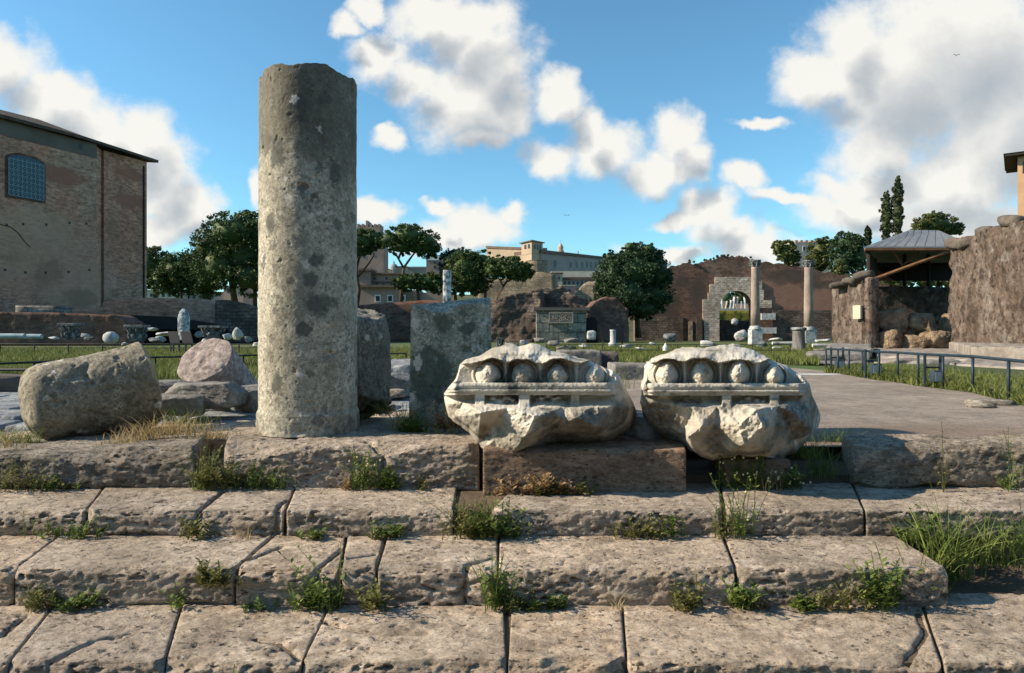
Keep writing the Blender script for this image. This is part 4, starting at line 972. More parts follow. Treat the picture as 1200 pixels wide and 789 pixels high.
bot2 = [(750.5,470),(753,486),(761,500.8),(773,510),(787.8,516.4),(802,522.5),(819,534.5),(833.6,540.5),(865,535.7),(898.6,538),(920,537),(932,532),(946.8,515),(958.8,500.8),(961.5,492)]
eggs2 = [(781.8,436.6,12.6,13),(822.7,435.6,13.0,14.2),(866,435.2,12.4,14.8),(907,438.6,11.5,11.6)]
low2 = [(730,455,0.08),(730,560,0.25),(980,455,0.10),(980,560,0.25),(755,474,0.0),(788,466,-0.05),(765,482,0.0),(790,480,-0.04),(803,500,-0.02),(775,505,0.06),(802,520,0.04),(806,512,-0.16),(812,478,-0.09),(840,476,-0.10),(822,500,-0.19),(838,498,-0.12),(815,530,-0.12),(842,538,-0.08),(870,474,-0.12),(866,498,-0.20),(872,520,-0.20),(868,536,-0.08),
        (886,480,-0.235),(893,500,-0.23),(897,534,-0.12),(912,476,-0.14),(925,500,-0.09),(915,520,-0.10),(930,484,-0.13),(945,480,-0.06),(948,500,-0.08),(935,520,0.02),(955,492,0.02),(920,536,0.05)]
cornice('cornice_fragment', 'right carved marble cornice fragment with four pointed eggs, propped on a small block', top2, bot2, eggs2, 449.2, 756, 938,
        [(845,858,0.085),(901,914,0.085)], None, low2, 8, D=3.84, remnants=[(877,467,5),(887,469,4),(869,470,3),(895,470,3)])
# ------------------------------------------------------------------ builders for the far field
def XY(px, d): return (X(px, d), d)
def rough_wall(name, mat, p0, p1, top, z0, th, seed, sp=0.35, amp=0.25, jag=0.25, parent=None, nth=3, fine=0.08, **kw):
    """ruined wall in plan from p0 to p1; top = [(t 0..1, z)], displaced front and ragged top"""
    fr, L = frame(p0, p1); zt = max(z for _, z in top)
    U, Q = surf_lattice(max(6, int(L/sp)), nth, max(4, int((zt-z0)/sp)))
    a = U[:,0]*L
    tz = np.interp(U[:,0], [t for t, _ in top], [z for _, z in top])
    tz = tz+jag*fbm(np.stack([a, a*0+seed, a*0], 1), 0.5, 4, seed, 0.6)*2+jag*0.8*np.round(1.5*fbm(np.stack([a, a*0+seed*3, a*0], 1), 0.25, 2, seed+6))
    z = z0+(tz-z0)*U[:,2]; b = -U[:,1]*th
    q = np.stack([a, b, z], 1)
    h = amp*fbm(q, 0.35, 4, seed+1, 0.6)+fine*fbm(q, 2.0, 3, seed+2)
    b = b+h*np.where(U[:,1] < 0.5, 1, -0.3)
    W = np.stack([fr[0][0]+fr[1][0]*a+fr[2][0]*b, fr[0][1]+fr[1][1]*a+fr[2][1]*b, z], 1)
    return mesh_np(name, W, Q[:, ::-1].copy() if False else Q, mat, parent, smooth=False, **kw)

def leaf_cloud(name, mat, blobs, n, size, seed, parent, core=True, droop=0.0, shell=0.55, squash=0.5):
    """crown made of many small leaf faces gathered in clumps; blobs = [(cx,cy,cz,rx,ry,rz)]"""
    rng = np.random.RandomState(seed); C = []; 
    vol = np.array([b[3]*b[5] for b in blobs]); vol = vol/vol.sum()
    cen = []
    for bi, b in enumerate(blobs):
        k = max(6, int(n*vol[bi]/44))
        d = rng.normal(size=(k, 3)); d /= np.linalg.norm(d, axis=1, keepdims=True)
        rr = shell+(1-shell)*rng.rand(k, 1)**0.5
        p = np.array(b[:3])+d*rr*np.array(b[3:6]); rad = 0.22*min(b[3], b[5])*(0.6+0.8*rng.rand(k))
        for c, r in zip(p, rad):
            m = max(3, int(n*vol[bi]/k*1.0))
            e = rng.normal(size=(m, 3)); e /= np.linalg.norm(e, axis=1, keepdims=True)
            q = c+e*(rng.rand(m, 1)**0.4)*r*np.array([1, 1, squash+0.2]); C.append(q)
    C = np.concatenate(C); m = len(C)
    a = rng.normal(size=(m, 3)); a /= np.linalg.norm(a, axis=1, keepdims=True)
    b_ = np.cross(a, rng.normal(size=(m, 3))); b_ /= np.linalg.norm(b_, axis=1, keepdims=True)
    s = size*(0.5+rng.rand(m, 1))
    V = np.stack([C-a*s, C+b_*s*0.55, C+a*s, C-b_*s*0.55], 1).reshape(-1, 3)
    Fc = np.arange(4*m).reshape(m, 4)
    return mesh_np(name, V, Fc, mat, parent, smooth=False)
def crown_core(name, mat, blobs, seed, parent, f=0.78):
    Vs = []; Fs = []; b0 = 0
    bm = bmesh.new(); bmesh.ops.create_icosphere(bm, subdivisions=3, radius=1)
    S = np.array([v.co[:] for v in bm.verts]); T = np.array([[v.index for v in g.verts] for g in bm.faces]); bm.free()
    for b in blobs:
        p = S*(1+0.22*fbm(S+b[0], 1.8, 3, seed))[:,None]*f*np.array(b[3:6])+np.array(b[:3])
        Vs.append(p); Fs.append(T+b0); b0 += len(S)
    return mesh_np(name, np.concatenate(Vs), np.concatenate(Fs), mat, parent, smooth=False)
def tree(name, label, d, blobs, trunk, mat, n=5000, leaf=2.0, group=None, seed=1, rad=2.5, limbs=(), cat='tree', core=0.62, squash=0.5, zbase=None):
    """blobs in px (cx,cy,rx,ry) at distance d; trunk polyline in px; leaf size in px"""
    k = d/F; rng = random.Random(seed)
    B = []
    for cx, cy, rx, ry in blobs:
        p = P(cx, cy, d); B.append((p.x, d+rng.uniform(-0.3, 0.3)*rx*k, p.z, rx*k, rx*k*0.9, ry*k))
    base = P(*trunk[0], d); root = empty(name, base, label, cat, group)
    leaf_cloud('crown', M[mat], B, int(n*2.4), leaf*k*0.62, seed, root, squash=squash)
    if core: crown_core('crown_core', M[mat], B, seed, root, core)
    mb = MB(); pts = [P(x, y, d) for x, y in trunk]; mb.tube(pts, [rad*k*(1-0.45*i/max(1, len(pts)-1)) for i in range(len(pts))], 8)
    for lb in limbs: lp = [P(x, y, d) for x, y in lb]; mb.tube(lp, [rad*k*0.6*(1-0.5*i/max(1, len(lp)-1)) for i in range(len(lp))], 6)
    mb.build('trunk', M['bark'], root, smooth=True)
    return root
def windows(fr, parent, rects, b=0.03, mat='glassdark', frame_mat=None, name='window', fw=0.15):
    for (a0, a1, z0, z1) in rects:
        if frame_mat:
            f = MB().obox(fr, a0-fw, a1+fw, b-0.05, b, z0-fw, z1+fw).build(name, M[frame_mat], parent)
            MB().obox(fr, a0, a1, b, b+0.04, z0, z1).build('pane', M[mat], f)
        else: MB().obox(fr, a0, a1, b-0.05, b, z0, z1).build(name, M[mat], parent)

# ------------------------------------------------------------------ hill behind
def hill():
    xs = np.linspace(-420, 520, 60); ys = np.linspace(128, 900, 40); V = []
    for y in ys:
        for x in xs:
            px = 600+x/y*F
            h = 13*sstep(140, 215, y)+9*sstep(190, 330, y)*sstep(-260, 60, x)*sstep(420, 200, x)
            h = h*(0.25+0.75*sstep(380, 520, px))*(0.3+0.7*sstep(1000, 780, px))
            V.append((x, y, -1.5+h+1.0*math.sin(x*0.05)*math.cos(y*0.04)))
    n = len(xs); Fc = [(j*n+i, j*n+i+1, (j+1)*n+i+1, (j+1)*n+i) for j in range(len(ys)-1) for i in range(n-1)]
    mesh_np('hill', V, Fc, M['hill'], kind='structure')
hill()

# unseen slope behind the viewer, added to block sky fill on camera-facing sides
def sky_block_slope():
    V = []; xs = np.linspace(-60, 160, 30); ys = np.linspace(-75, -9, 16)
    for y in ys:
        for x in xs: V.append((x, y, -0.75+19*sstep(-9, -48, y)*sstep(-60, -30, x)+1.5*math.sin(x*0.13+y*0.2)*sstep(-9,-20,y)))
    n = len(xs); Fc = [(j*n+i, j*n+i+1, (j+1)*n+i+1, (j+1)*n+i) for j in range(len(ys)-1) for i in range(n-1)]
    mesh_np('hill', V, Fc, M['hill'], kind='structure')  # unseen rise added to darken surfaces that face the camera
sky_block_slope()

# ------------------------------------------------------------------ the great brick hall on the left
def curia():
    p0, p1, p2, p3 = (X(-120, 50.3), 50.3), (X(113, 64.3), 64.3), (X(122, 66.0), 66.0), (X(172, 71.0), 71.0)
    root = empty('brick_hall', (X(80, 64), 66, -0.1), 'tall brown brick hall with tiled roof and one arched blue window, left edge', 'building')
    fr, L = frame(p0, p1)
    def zt(px, py, d): return Z(py, d)
    zA0, zA1 = Z(107, 50.3), Z(169.5, 64.3)
    # main wall, square depth to the left-rear
    n = 2.0
    o = MB().prism(fr, [(0,-0.3),(L,-0.3),(L,zA1),(0,zA0)], 0, -22).build('wall', M['curia'], root)
    # corner buttress, standing proud to the right
    fb, Lb = frame(p2, p3)
    MB().prism(fb, [(0,-0.3),(Lb,-0.3),(Lb,Z(190,71)),(0,Z(176.5,66))], 0.0, -14).build('corner_buttress', M['curia'], root)
    # return wall between the two
    f3, L3 = frame(p1, p2)
    MB().prism(f3, [(-0.02,-0.3),(L3+0.02,-0.3),(L3+0.02,Z(176,66)),(-0.02,zA1)], -0.25, -6).build('return_wall', M['curia'], root)
    # frieze strip under the eaves
    MB().prism(fr, [(0,zA0-1.3),(L,zA1-1.3),(L,zA1-0.003),(0,zA0-0.003)], 0.06, -0.1).build('frieze', M['pinkhouse'] if False else M['darkwood2'], root)
    # roof: one tiled slab following the bent eaves, rising away from the wall
    ev = []
    fe, Le = frame(p1, p3)
    def pt(f, s_, o_, z): return (f[0][0]+f[1][0]*s_+f[2][0]*o_, f[0][1]+f[1][1]*s_+f[2][1]*o_, z)
    e = 0.6
    E = [pt(fr,0,e,zA0-0.1), pt(fr,L*0.9,e,zA0+(zA1-zA0)*0.9+0.0), pt(fe,Le+1.0,e,Z(188.5,71))]
    Bk = [pt(fr,0,-16,zA0+2.6), pt(fr,L*0.9,-16,zA1+2.6), pt(fe,Le+1.0,-14,Z(188.5,71)+0.2)]
    Rg = [pt(fr,0,-5,zA0+1.75), pt(fr,L*0.86,-5,zA1+2.1), pt(fe,Le+1.0,-3,Z(188.5,71)+0.3)]
    V = E+Rg+Bk; V = V+[(x,y,z+0.28) for x,y,z in V]; n9 = 9
    Fq = [(0,1,4,3),(1,2,5,4),(3,4,7,6),(4,5,8,7)]; Fc = [tuple(reversed(f)) for f in Fq]+[tuple(i+9 for i in f) for f in Fq]+[(0,9,10,1),(1,10,11,2),(2,11,14,5),(5,14,17,8),(8,17,16,7),(7,16,15,6),(6,15,12,3),(3,12,9,0)]
    MB().add(V, Fc).build('roof', M['tiles'], root)
    # arched window
    a0, a1 = 0, 0
    def a_at(px):   # along position where the wall line crosses image column px
        t = (px-600)/F; o_, al = fr[0], fr[1]; return (t*o_[1]-o_[0])/(al[0]-t*al[1])
    def d_at(a): return fr[0][1]+fr[1][1]*a
    aL, aR = a_at(9), a_at(50); zl, zh = Z(232, d_at((aL+aR)/2)), Z(190, d_at((aL+aR)/2)); za = Z(184, d_at((aL+aR)/2))
    def arch(gr): 
        pts = [(aL-gr, zl-gr), (aR+gr, zl-gr), (aR+gr, zh)]
        for i in range(1, 12):
            t = math.pi*i/12; pts.append(((aL+aR)/2+(aR-aL+2*gr)/2*math.cos(t), zh+(za-zh+gr)*math.sin(t)))
        pts.append((aL-gr, zh)); return pts
    w = MB().prism(fr, arch(0.22), 0.05, -0.1).build('window', M['brickred'], root)
    MB().prism(fr, arch(0), 0.10, 0.02).build('pane', M['bluewin'], w)
    lt = MB(); nx, nz = 8, 7
    for i in range(nx+1):
        a = aL+(aR-aL)*i/nx; lt.obox(fr, a-0.04, a+0.04, 0.13, 0.18, zl, zh+0.05*(4-abs(i-4)))
    for j in range(nz+1):
        z = zl+(zh-zl)*j/nz; lt.obox(fr, aL, aR, 0.14, 0.17, z-0.04, z+0.04)
    for i in range(nx):
        for j in range(nz):
            a = aL+(aR-aL)*(i+0.5)/nx; z = zl+(zh-zl)*(j+0.5)/nz; hw = (aR-aL)/nx*0.5; hh = (zh-zl)/nz*0.5
            o_, al, ou = fr
            def q(aa, zz, bb): return (o_[0]+al[0]*aa+ou[0]*bb, o_[1]+al[1]*aa+ou[1]*bb, zz)
            for s in (1, -1): lt.tube([q(a-hw, z-hh*s, 0.16), q(a+hw, z+hh*s, 0.16)], 0.035, 4)
    lt.build('lattice', M['lattice'], w)
    # bricked-up slit high on the wall
    a = a_at(94); windows(fr, root, [(a-0.15, a+0.15, Z(175, d_at(a)), Z(169, d_at(a)))], 0.08, name='slit')
    rg = random.Random(6); hl = []
    for px in (6, 30, 55, 80, 103):
        for py in (262, 318):
            a = a_at(px+rg.uniform(-3,3)); z = Z(py+rg.uniform(-3,3), d_at(a)); hl.append((a-0.1, a+0.1, z-0.1, z+0.12))
    windows(fr, root, hl, 0.02, name='putlog_hole')
    # dark crack line and raised scars on the brickwork
    mb = MB(); pl = [(0,263),(12,266),(20,272),(27,281),(33,288),(36,290)]
    o_, al, ou = fr
    pts = []
    for px, py in pl:
        a = a_at(px); pts.append((o_[0]+al[0]*a+ou[0]*0.03, o_[1]+al[1]*a+ou[1]*0.03, Z(py, d_at(a))))
    mb.tube(pts, 0.03, 5); mb.build('crack', M['darkwood'], root)
    MB().prism(fb, [(Lb*0.9,-0.3),(Lb*0.93,-0.3),(Lb*0.93,Z(196,71)),(Lb*0.9,Z(196,71))], 0.10, 0.02).build('drainpipe', M['darkwood'], root)
M['darkwood2'] = m_noise('grey_brown_frieze', [(0.3,(0.10,0.085,0.075)),(0.7,(0.16,0.135,0.12))], sc=0.4, bump=0)
curia()

# terraces and low walls in front of the hall
rough_wall('terrace_wall', M['curia'], XY(62, 55), XY(252, 60), [(0,Z(363,55)),(0.28,Z(361,56)),(0.3,Z(350,56)),(0.55,Z(348,57)),(0.9,Z(351,60)),(1,Z(352,60))], -0.2, 3, 101, sp=0.25, amp=0.1, jag=0.08, fine=0.10, label='long low brick terrace in front of the tall brick hall', cat='wall')
rough_wall('terrace_wall', M['brickred'], XY(-60, 46), XY(150, 47), [(0,Z(364,46)),(0.45,Z(366,46)),(0.8,Z(368,47)),(0.92,Z(368,47)),(1,Z(378,47))], -0.2, 2.5, 102, sp=0.2, amp=0.10, jag=0.09, fine=0.10, label='dark red low brick wall at the left edge below the hall', cat='wall')
rough_wall('terrace_wall', M['ashlar'], XY(18, 49), XY(70, 49.5), [(0,Z(358,49)),(1,Z(358,49))], -0.2, 2, 103, sp=0.4, amp=0.05, jag=0.02, label='short grey masonry strip between the two terraces by the hall', cat='wall')
rough_wall('rubble_wall', M['rubble'], XY(252, 56), XY(330, 57), [(0,Z(352,56)),(0.2,Z(350,56)),(0.6,Z(360,56)),(1,Z(356,57))], -0.2, 3, 104, sp=0.3, amp=0.3, jag=0.12, label='broken rubble wall under the pines, left of the standing column', cat='wall')
def opening_fill():
    root = empty('dark_opening', (X(200, 50), 50, -0.1), 'long low black fill of the dark opening under the brick terrace, left', 'shelter')
    fr, L = frame(XY(132, 50), XY(268, 53))
    MB().prism(fr, [(0,Z(383,50)),(L*0.10,Z(369,50)),(L*0.5,Z(371,51)),(L,Z(382,53)),(L,Z(386,53)),(0,Z(386,50))], 0.0, -3).build('roof', M['board'], root)  # black parts fill a dark opening, its shade put into the colour
    for s in np.linspace(0.05, 0.97, 9): MB().obox(fr, L*s-0.06, L*s+0.06, -0.3, -0.18, -0.12, Z(385,51)).build('post', M['darkwood'], root)
    MB().obox(fr, 0, L, -2.9, -2.7, -0.12, Z(386,51)).build('back_shade', M['board'], root)
opening_fill()

# ------------------------------------------------------------------ central ruins
rough_wall('brick_wall', M['brickred'], XY(392, 74), XY(588, 72), [(0,Z(366,74)),(0.15,Z(358,74)),(0.53,Z(352,73)),(1,Z(352,72))], -0.2, 2, 111, sp=0.4, amp=0.08, jag=0.03, label='plain red brick wall behind the dark boulder and the green slab', cat='wall')
rough_wall('rubble_wall', M['rubble'], XY(568, 68), XY(634, 67), [(0,Z(356,68)),(0.3,Z(352,68)),(0.6,Z(344,67)),(1,Z(341,67))], -0.2, 4, 112, sp=0.2, amp=0.7, jag=0.22, fine=0.22, label='dark crumbling rubble wall left of the shrine with the relief', cat='wall')
rough_wall('rubble_mound', M['rubble'], XY(622, 70), XY(736, 70), [(0,Z(343,70)),(0.15,Z(338,70)),(0.33,Z(336.5,70)),(0.42,Z(346,70)),(0.62,Z(350,70)),(0.68,Z(358,70)),(1,Z(360,70))], -0.2, 4, 113, sp=0.2, amp=0.8, jag=0.25, fine=0.25, label='dark rubble mass rising behind the shrine with the relief', cat='ruin')
rough_wall('brick_ruin', M['brickarch'], XY(686, 66), XY(737, 66.5), [(0,Z(364,66)),(0.25,Z(353,66)),(0.5,Z(347,66)),(0.72,Z(347,66)),(0.88,Z(357,66)),(1,Z(378,66))], -0.2, 2.5, 114, sp=0.18, amp=0.5, jag=0.22, fine=0.22, label='ragged humped brick ruin behind the two black boards', cat='ruin')
def shrine():
    root = empty('stone_shrine', (X(657, 62), 62, -0.1), 'grey squared-stone shrine wall bearing a carved relief panel', 'shrine')
    fr, L = frame(XY(629, 62), XY(687, 62))
    MB().prism(fr, [(0,-0.2),(L,-0.2),(L,Z(364,62)),(0,Z(364,62))], 0, -2).build('wall', M['ashlar'], root)
    MB().obox(fr, -0.3, L+0.3, -2.0, 0.25, Z(364,62)+0.002, Z(360.5,62)).build('lintel', M['darkwood2'], root)
    pa0, pa1 = (643-629)*62/F, (671.5-629)*62/F
    pn = MB().obox(fr, pa0, pa1, 0.004, 0.16, Z(379,62), Z(366,62)).build('relief_panel', M['cream2'], root)
    bd = MB(); z0, z1 = Z(379,62), Z(366,62)
    for a, b, c, e in ((pa0,pa1,z0,z0+0.12),(pa0,pa1,z1-0.12,z1),(pa0,pa0+0.12,z0+0.12,z1-0.12),(pa1-0.12,pa1,z0+0.12,z1-0.12)): bd.obox(fr, a, b, 0.162, 0.26, c, e)
    bd.build('panel_border', M['cream2'], pn)
    cz = (z0+z1)/2; fg = MB(); rng = random.Random(3)
    for k in range(9):
        a = pa0+0.35+(pa1-pa0-0.7)*k/8; r = 0.20 if k % 2 else 0.14
        pts = [(fr[0][0]+fr[1][0]*(a+r*math.cos(t)), fr[0][1]-0.2, cz+0.14*math.sin(k*1.3)+r*1.2*math.sin(t)) for t in np.linspace(0, 5.2, 9)]
        fg.tube(pts, 0.055, 5)
    fg.build('carved_scroll', M['cream2'], pn)
M['cream2'] = m_noise('relief_stone', [(0.3,(0.26,0.20,0.16)),(0.7,(0.42,0.34,0.28))], sc=2, bump=0.4)
shrine()
def niche():
    fr, L = frame(XY(688, 63.5), XY(700, 63.5))
    root = empty('niche', (X(694,63.5), 63.5, -0.1), 'dark arched brick niche right of the shrine', 'niche')
    pts = [(0,-0.15),(L,-0.15),(L,Z(378,63.5))]+[(L/2+L/2*math.cos(math.pi*i/8), Z(378,63.5)+0.5*math.sin(math.pi*i/8)) for i in range(1,8)]+[(0,Z(378,63.5))]
    MB().prism(fr, pts, 0.0, -0.8).build('recess', M['board'], root)  # solid black fill, the niche's shade put into its colour
    MB().prism(fr, [(a*1.0+(0.12 if a > L/2 else -0.12), z+(0.12 if z > 0 else 0)) for a, z in pts], -0.1, -0.9).build('surround', M['brickarch'], root)
niche()
rock('marble_block', M['whitestone'], (X(693,62),62.0,Z(393,62)), (0.85,0.5,0.85), 120, sub=3, k=6, planes=5, cut=0.1, label='upright white marble piece in front of the dark niche', cat='stone')

# ------------------------------------------------------------------ arch wall
def arch_wall():
    D0, D1 = 82, 80
    root = empty('arched_wall', (X(880, 81), 81, -0.1), 'high red brown brick wall with a large stone-framed archway', 'wall')
    fr, L = frame(XY(744, D0), XY(1040, D1))
    def A(px): return (px-744)*(D0+D1)/2/F*1.0+0
    rng = random.Random(9)
    top = [(744,330),(770,318),(787,312),(800,309),(815,308),(832,305),(846,301),(860,300),(873,302),(886,306),(900,309),(925,312),(945,315),(975,322),(1000,326),(1040,330)]
    tp = []
    for i in range(len(top)-1):
        for k in range(5):
            t = k/5; x = top[i][0]*(1-t)+top[i+1][0]*t; y = top[i][1]*(1-t)+top[i+1][1]*t
            tp.append((A(x), Z(y+rng.uniform(-1.8, 1.6), 81)))
    tp.append((A(1040), Z(330, 81)))
    ax0, ax1 = A(842), A(881); zs = Z(361, 81); za = Z(341, 81); zb = -0.3
    zfl = Z(400, 81)
    hole = [(ax1, zb), (ax1, zs)]+[((ax0+ax1)/2+(ax1-ax0)/2*math.cos(math.pi*i/16), zs+(za-zs)*math.sin(math.pi*i/16)) for i in range(1, 16)]+[(ax0, zs), (ax0, zb)]
    poly = [(0, zb)]+list(reversed(hole))+[(A(1040), zb)]+list(reversed(tp))
    # wall outline runs counter-clockwise; the archway is a notch open to the ground
    MB().prism(fr, poly, 0, -1.8).build('wall', M['brickarch'], root)
    st = [(842,400),(825,400),(824,375),(823,374),(823,351),(829,351),(829,343),(831,343),(831,333),(837,333),(837,325),(882,325),(882,330),(891,330),(891,340),(893,340),(893,352),(902,352),(902,361),(890,361),(882,361)]
    sp = [(A(x), Z(y, 81)) for x, y in st]
    sp = sp+[((ax0+ax1)/2+(ax1-ax0)/2*math.cos(math.pi*i/16), zs+(za-zs)*math.sin(math.pi*i/16)) for i in range(0, 17)]
    MB().prism(fr, sp, 0.22, 0.002).build('arch_surround', M['archstone'], root)
    # piers, scars and a pale pilaster
    MB().obox(fr, A(815), A(822), 0.003, 0.35, zb, Z(374,81)).build('pier', M['rubble'], root)
    MB().obox(fr, A(806), A(811), 0.003, 0.3, zb, Z(376,81)).build('pilaster', M['tuffy'], root)
    MB().obox(fr, A(903), A(1040), 0.004, 0.30, zb, Z(364,81)).build('lower_facing', M['rubble'], root)
    MB().obox(fr, A(744), A(800), 0.004, 0.30, zb, Z(371,81)).build('lower_facing', M['rubble'], root)
    for (a, b, c, e) in ((889,905,375,367.5),(889,906,391,384)): MB().obox(fr, A(a), A(b), 0.31, 0.7, Z(c,81), Z(e,81)).build('marble_insert', M['whitestone'], root)
    # growth along the top
    B = []
    for px, py, rx, ry in ((852,300.5,18,2.2),(872,302,12,1.5),(812,306,10,1.2),(990,322,12,2),(835,304,9,1.3)):
        p = P(px, py, 81.5); B.append((p.x, 82, p.z, rx*0.1, 0.7, ry*0.1))
    g = leaf_cloud('wall_top_growth', M['olive'], B, 900, 0.16, 5, root)
arch_wall()
# what shows through the archway
rough_wall('bank', M['scrub'], XY(826, 100), XY(905, 100), [(0,Z(364,100)),(1,Z(364,100))], -0.2, 6, 131, sp=0.5, amp=0.5, jag=0.1, label='yellow green grassy bank seen through the archway', cat='bank')
def white_ruin():
    root = empty('white_colonnade', (X(862, 112), 112, Z(363,112)), 'pale ruined columns and walls on the bank beyond the archway', 'ruin')
    b = MB().box(X(840,112), X(890,112), 111, 116, Z(368,112), Z(362,112)).build('base', M['cream'], root)
    rng = random.Random(2)
    for px in (842,846,850,855,859,863,868,873,878,883):
        h = rng.choice((7, 9, 14, 18, 10)); MB().tube([P(px,362,112), P(px+rng.uniform(-1,2),362-h,112)], 0.14+0.08*rng.random(), 6).build('column', M['white' if rng.random() < 0.5 else 'cream'], root)
    MB().box(X(842,114), X(852,114), 114, 115, Z(363,114), Z(353,114)).build('wall', M['villa2'], root)
    MB().box(X(864,114), X(880,114), 114, 115, Z(363,114), Z(356,114)).build('wall', M['pinkplaster'], root)
white_ruin()
rock('boulder', M['whitestone'], (X(861,78),78,Z(377,78)), (0.75,0.6,0.8), 133, sub=3, label='round whitish stone on the bank in the archway', cat='boulder')
rock('boulder', M['whitestone'], (X(868,70),70,Z(393,70)), (1.3,0.8,0.9), 134, sub=3, k=4, rot=(0,-25,0), label='tilted whitish stone at the foot of the archway', cat='boulder')
rough_wall('low_wall', M['rubble'], XY(838, 84), XY(885, 84), [(0,Z(375,84)),(1,Z(376,84))], -0.2, 1, 135, sp=0.25, amp=0.2, jag=0.1, label='dark low wall inside the archway', cat='wall')

# two basilica columns
def granite_column(px, d, wpx, ytop, ybase, yped, label, dbl=1.35):
    k = d/F; c = P(px, yped, d); root = empty('granite_column', (c.x, d, c.z), label, 'column', 'two granite columns before the arched wall')
    r = wpx/2*k; zb = Z(ybase, d)-c.z; zt = Z(ytop+8, d)-c.z; H = zt-zb
    MB().lathe((c.x, d, c.z), [(r*1.05, zb), (r*1.04, zb+H*0.3), (r*0.93, zb+H*0.97), (r*0.98, zt)], 20).build('shaft', M['granitecol'], root, smooth=True)
    zc = Z(ytop, d)-c.z
    cp = MB().lathe((c.x, d, c.z), [(r*0.95, zt+0.002), (r*1.1, zt+0.1*(zc-zt)), (r*1.0, zt+0.25*(zc-zt)), (r*1.25, zt+0.5*(zc-zt)), (r*1.1, zt+0.6*(zc-zt)), (r*1.45, zt+0.88*(zc-zt)), (r*1.35, zc)], 14).build('capital', M['darkstone'], root)
    lv = MB()
    for i in range(8):
        a = math.pi*i/4; x, y = c.x+r*1.1*math.cos(a), d+r*1.1*math.sin(a); ox, oy = math.cos(a)*r*0.4, math.sin(a)*r*0.4
        lv.tube([(x,y,c.z+zt+0.05),(x+ox*0.5,y+oy*0.5,c.z+(zt+zc)/2),(x+ox,y+oy,c.z+(zt+zc)/2+0.08)], 0.06, 5)
    lv.build('acanthus_leaf', M['darkstone'], cp)
    MB().lathe((c.x, d, c.z), [(r*1.5, zb-0.28), (r*1.55, zb-0.2), (r*1.25, zb-0.1), (r*1.3, zb-0.04), (r*1.1, zb-0.002)], 20).build('base', M['whitestone'], root, smooth=True)
    w = r*dbl; MB().box(c.x-w, c.x+w, d-w, d+w, c.z, c.z+zb-0.282).build('pedestal', M['whitestone'], root, bevel=0.03)
granite_column(885, 52, 9.5, 305, 382, 405, 'granite column with a worn capital standing before the archway')
granite_column(947.5, 54, 9.8, 305.5, 383, 402, 'granite column with a capital, right of the archway by the round altar')

def round_altar():
    d = 30; c = P(936, 411, d); root = empty('round_altar', c, 'dark round stone altar with a spread top, left of the stairs', 'altar')
    r = 7.2*d/F
    MB().lathe(tuple(c), [(r*1.25,0),(r*1.25,0.07),(r*1.0,0.12),(r*0.96,0.8),(r*1.0,0.86)], 24).build('body', M['darkstone2'], root, smooth=True)
    MB().lathe(tuple(c), [(r*1.02,0.862),(r*1.22,0.92),(r*1.25,1.0),(r*0.9,1.03)], 24).build('top', M['darkstone'], root, smooth=True)
M['darkstone2'] = m_noise('streaked_grey_stone', [(0.3,(0.05,0.05,0.052)),(0.6,(0.18,0.17,0.165)),(0.8,(0.3,0.28,0.27))], sc=4, bump=0.4, st=(3,3,0.5))
round_altar()

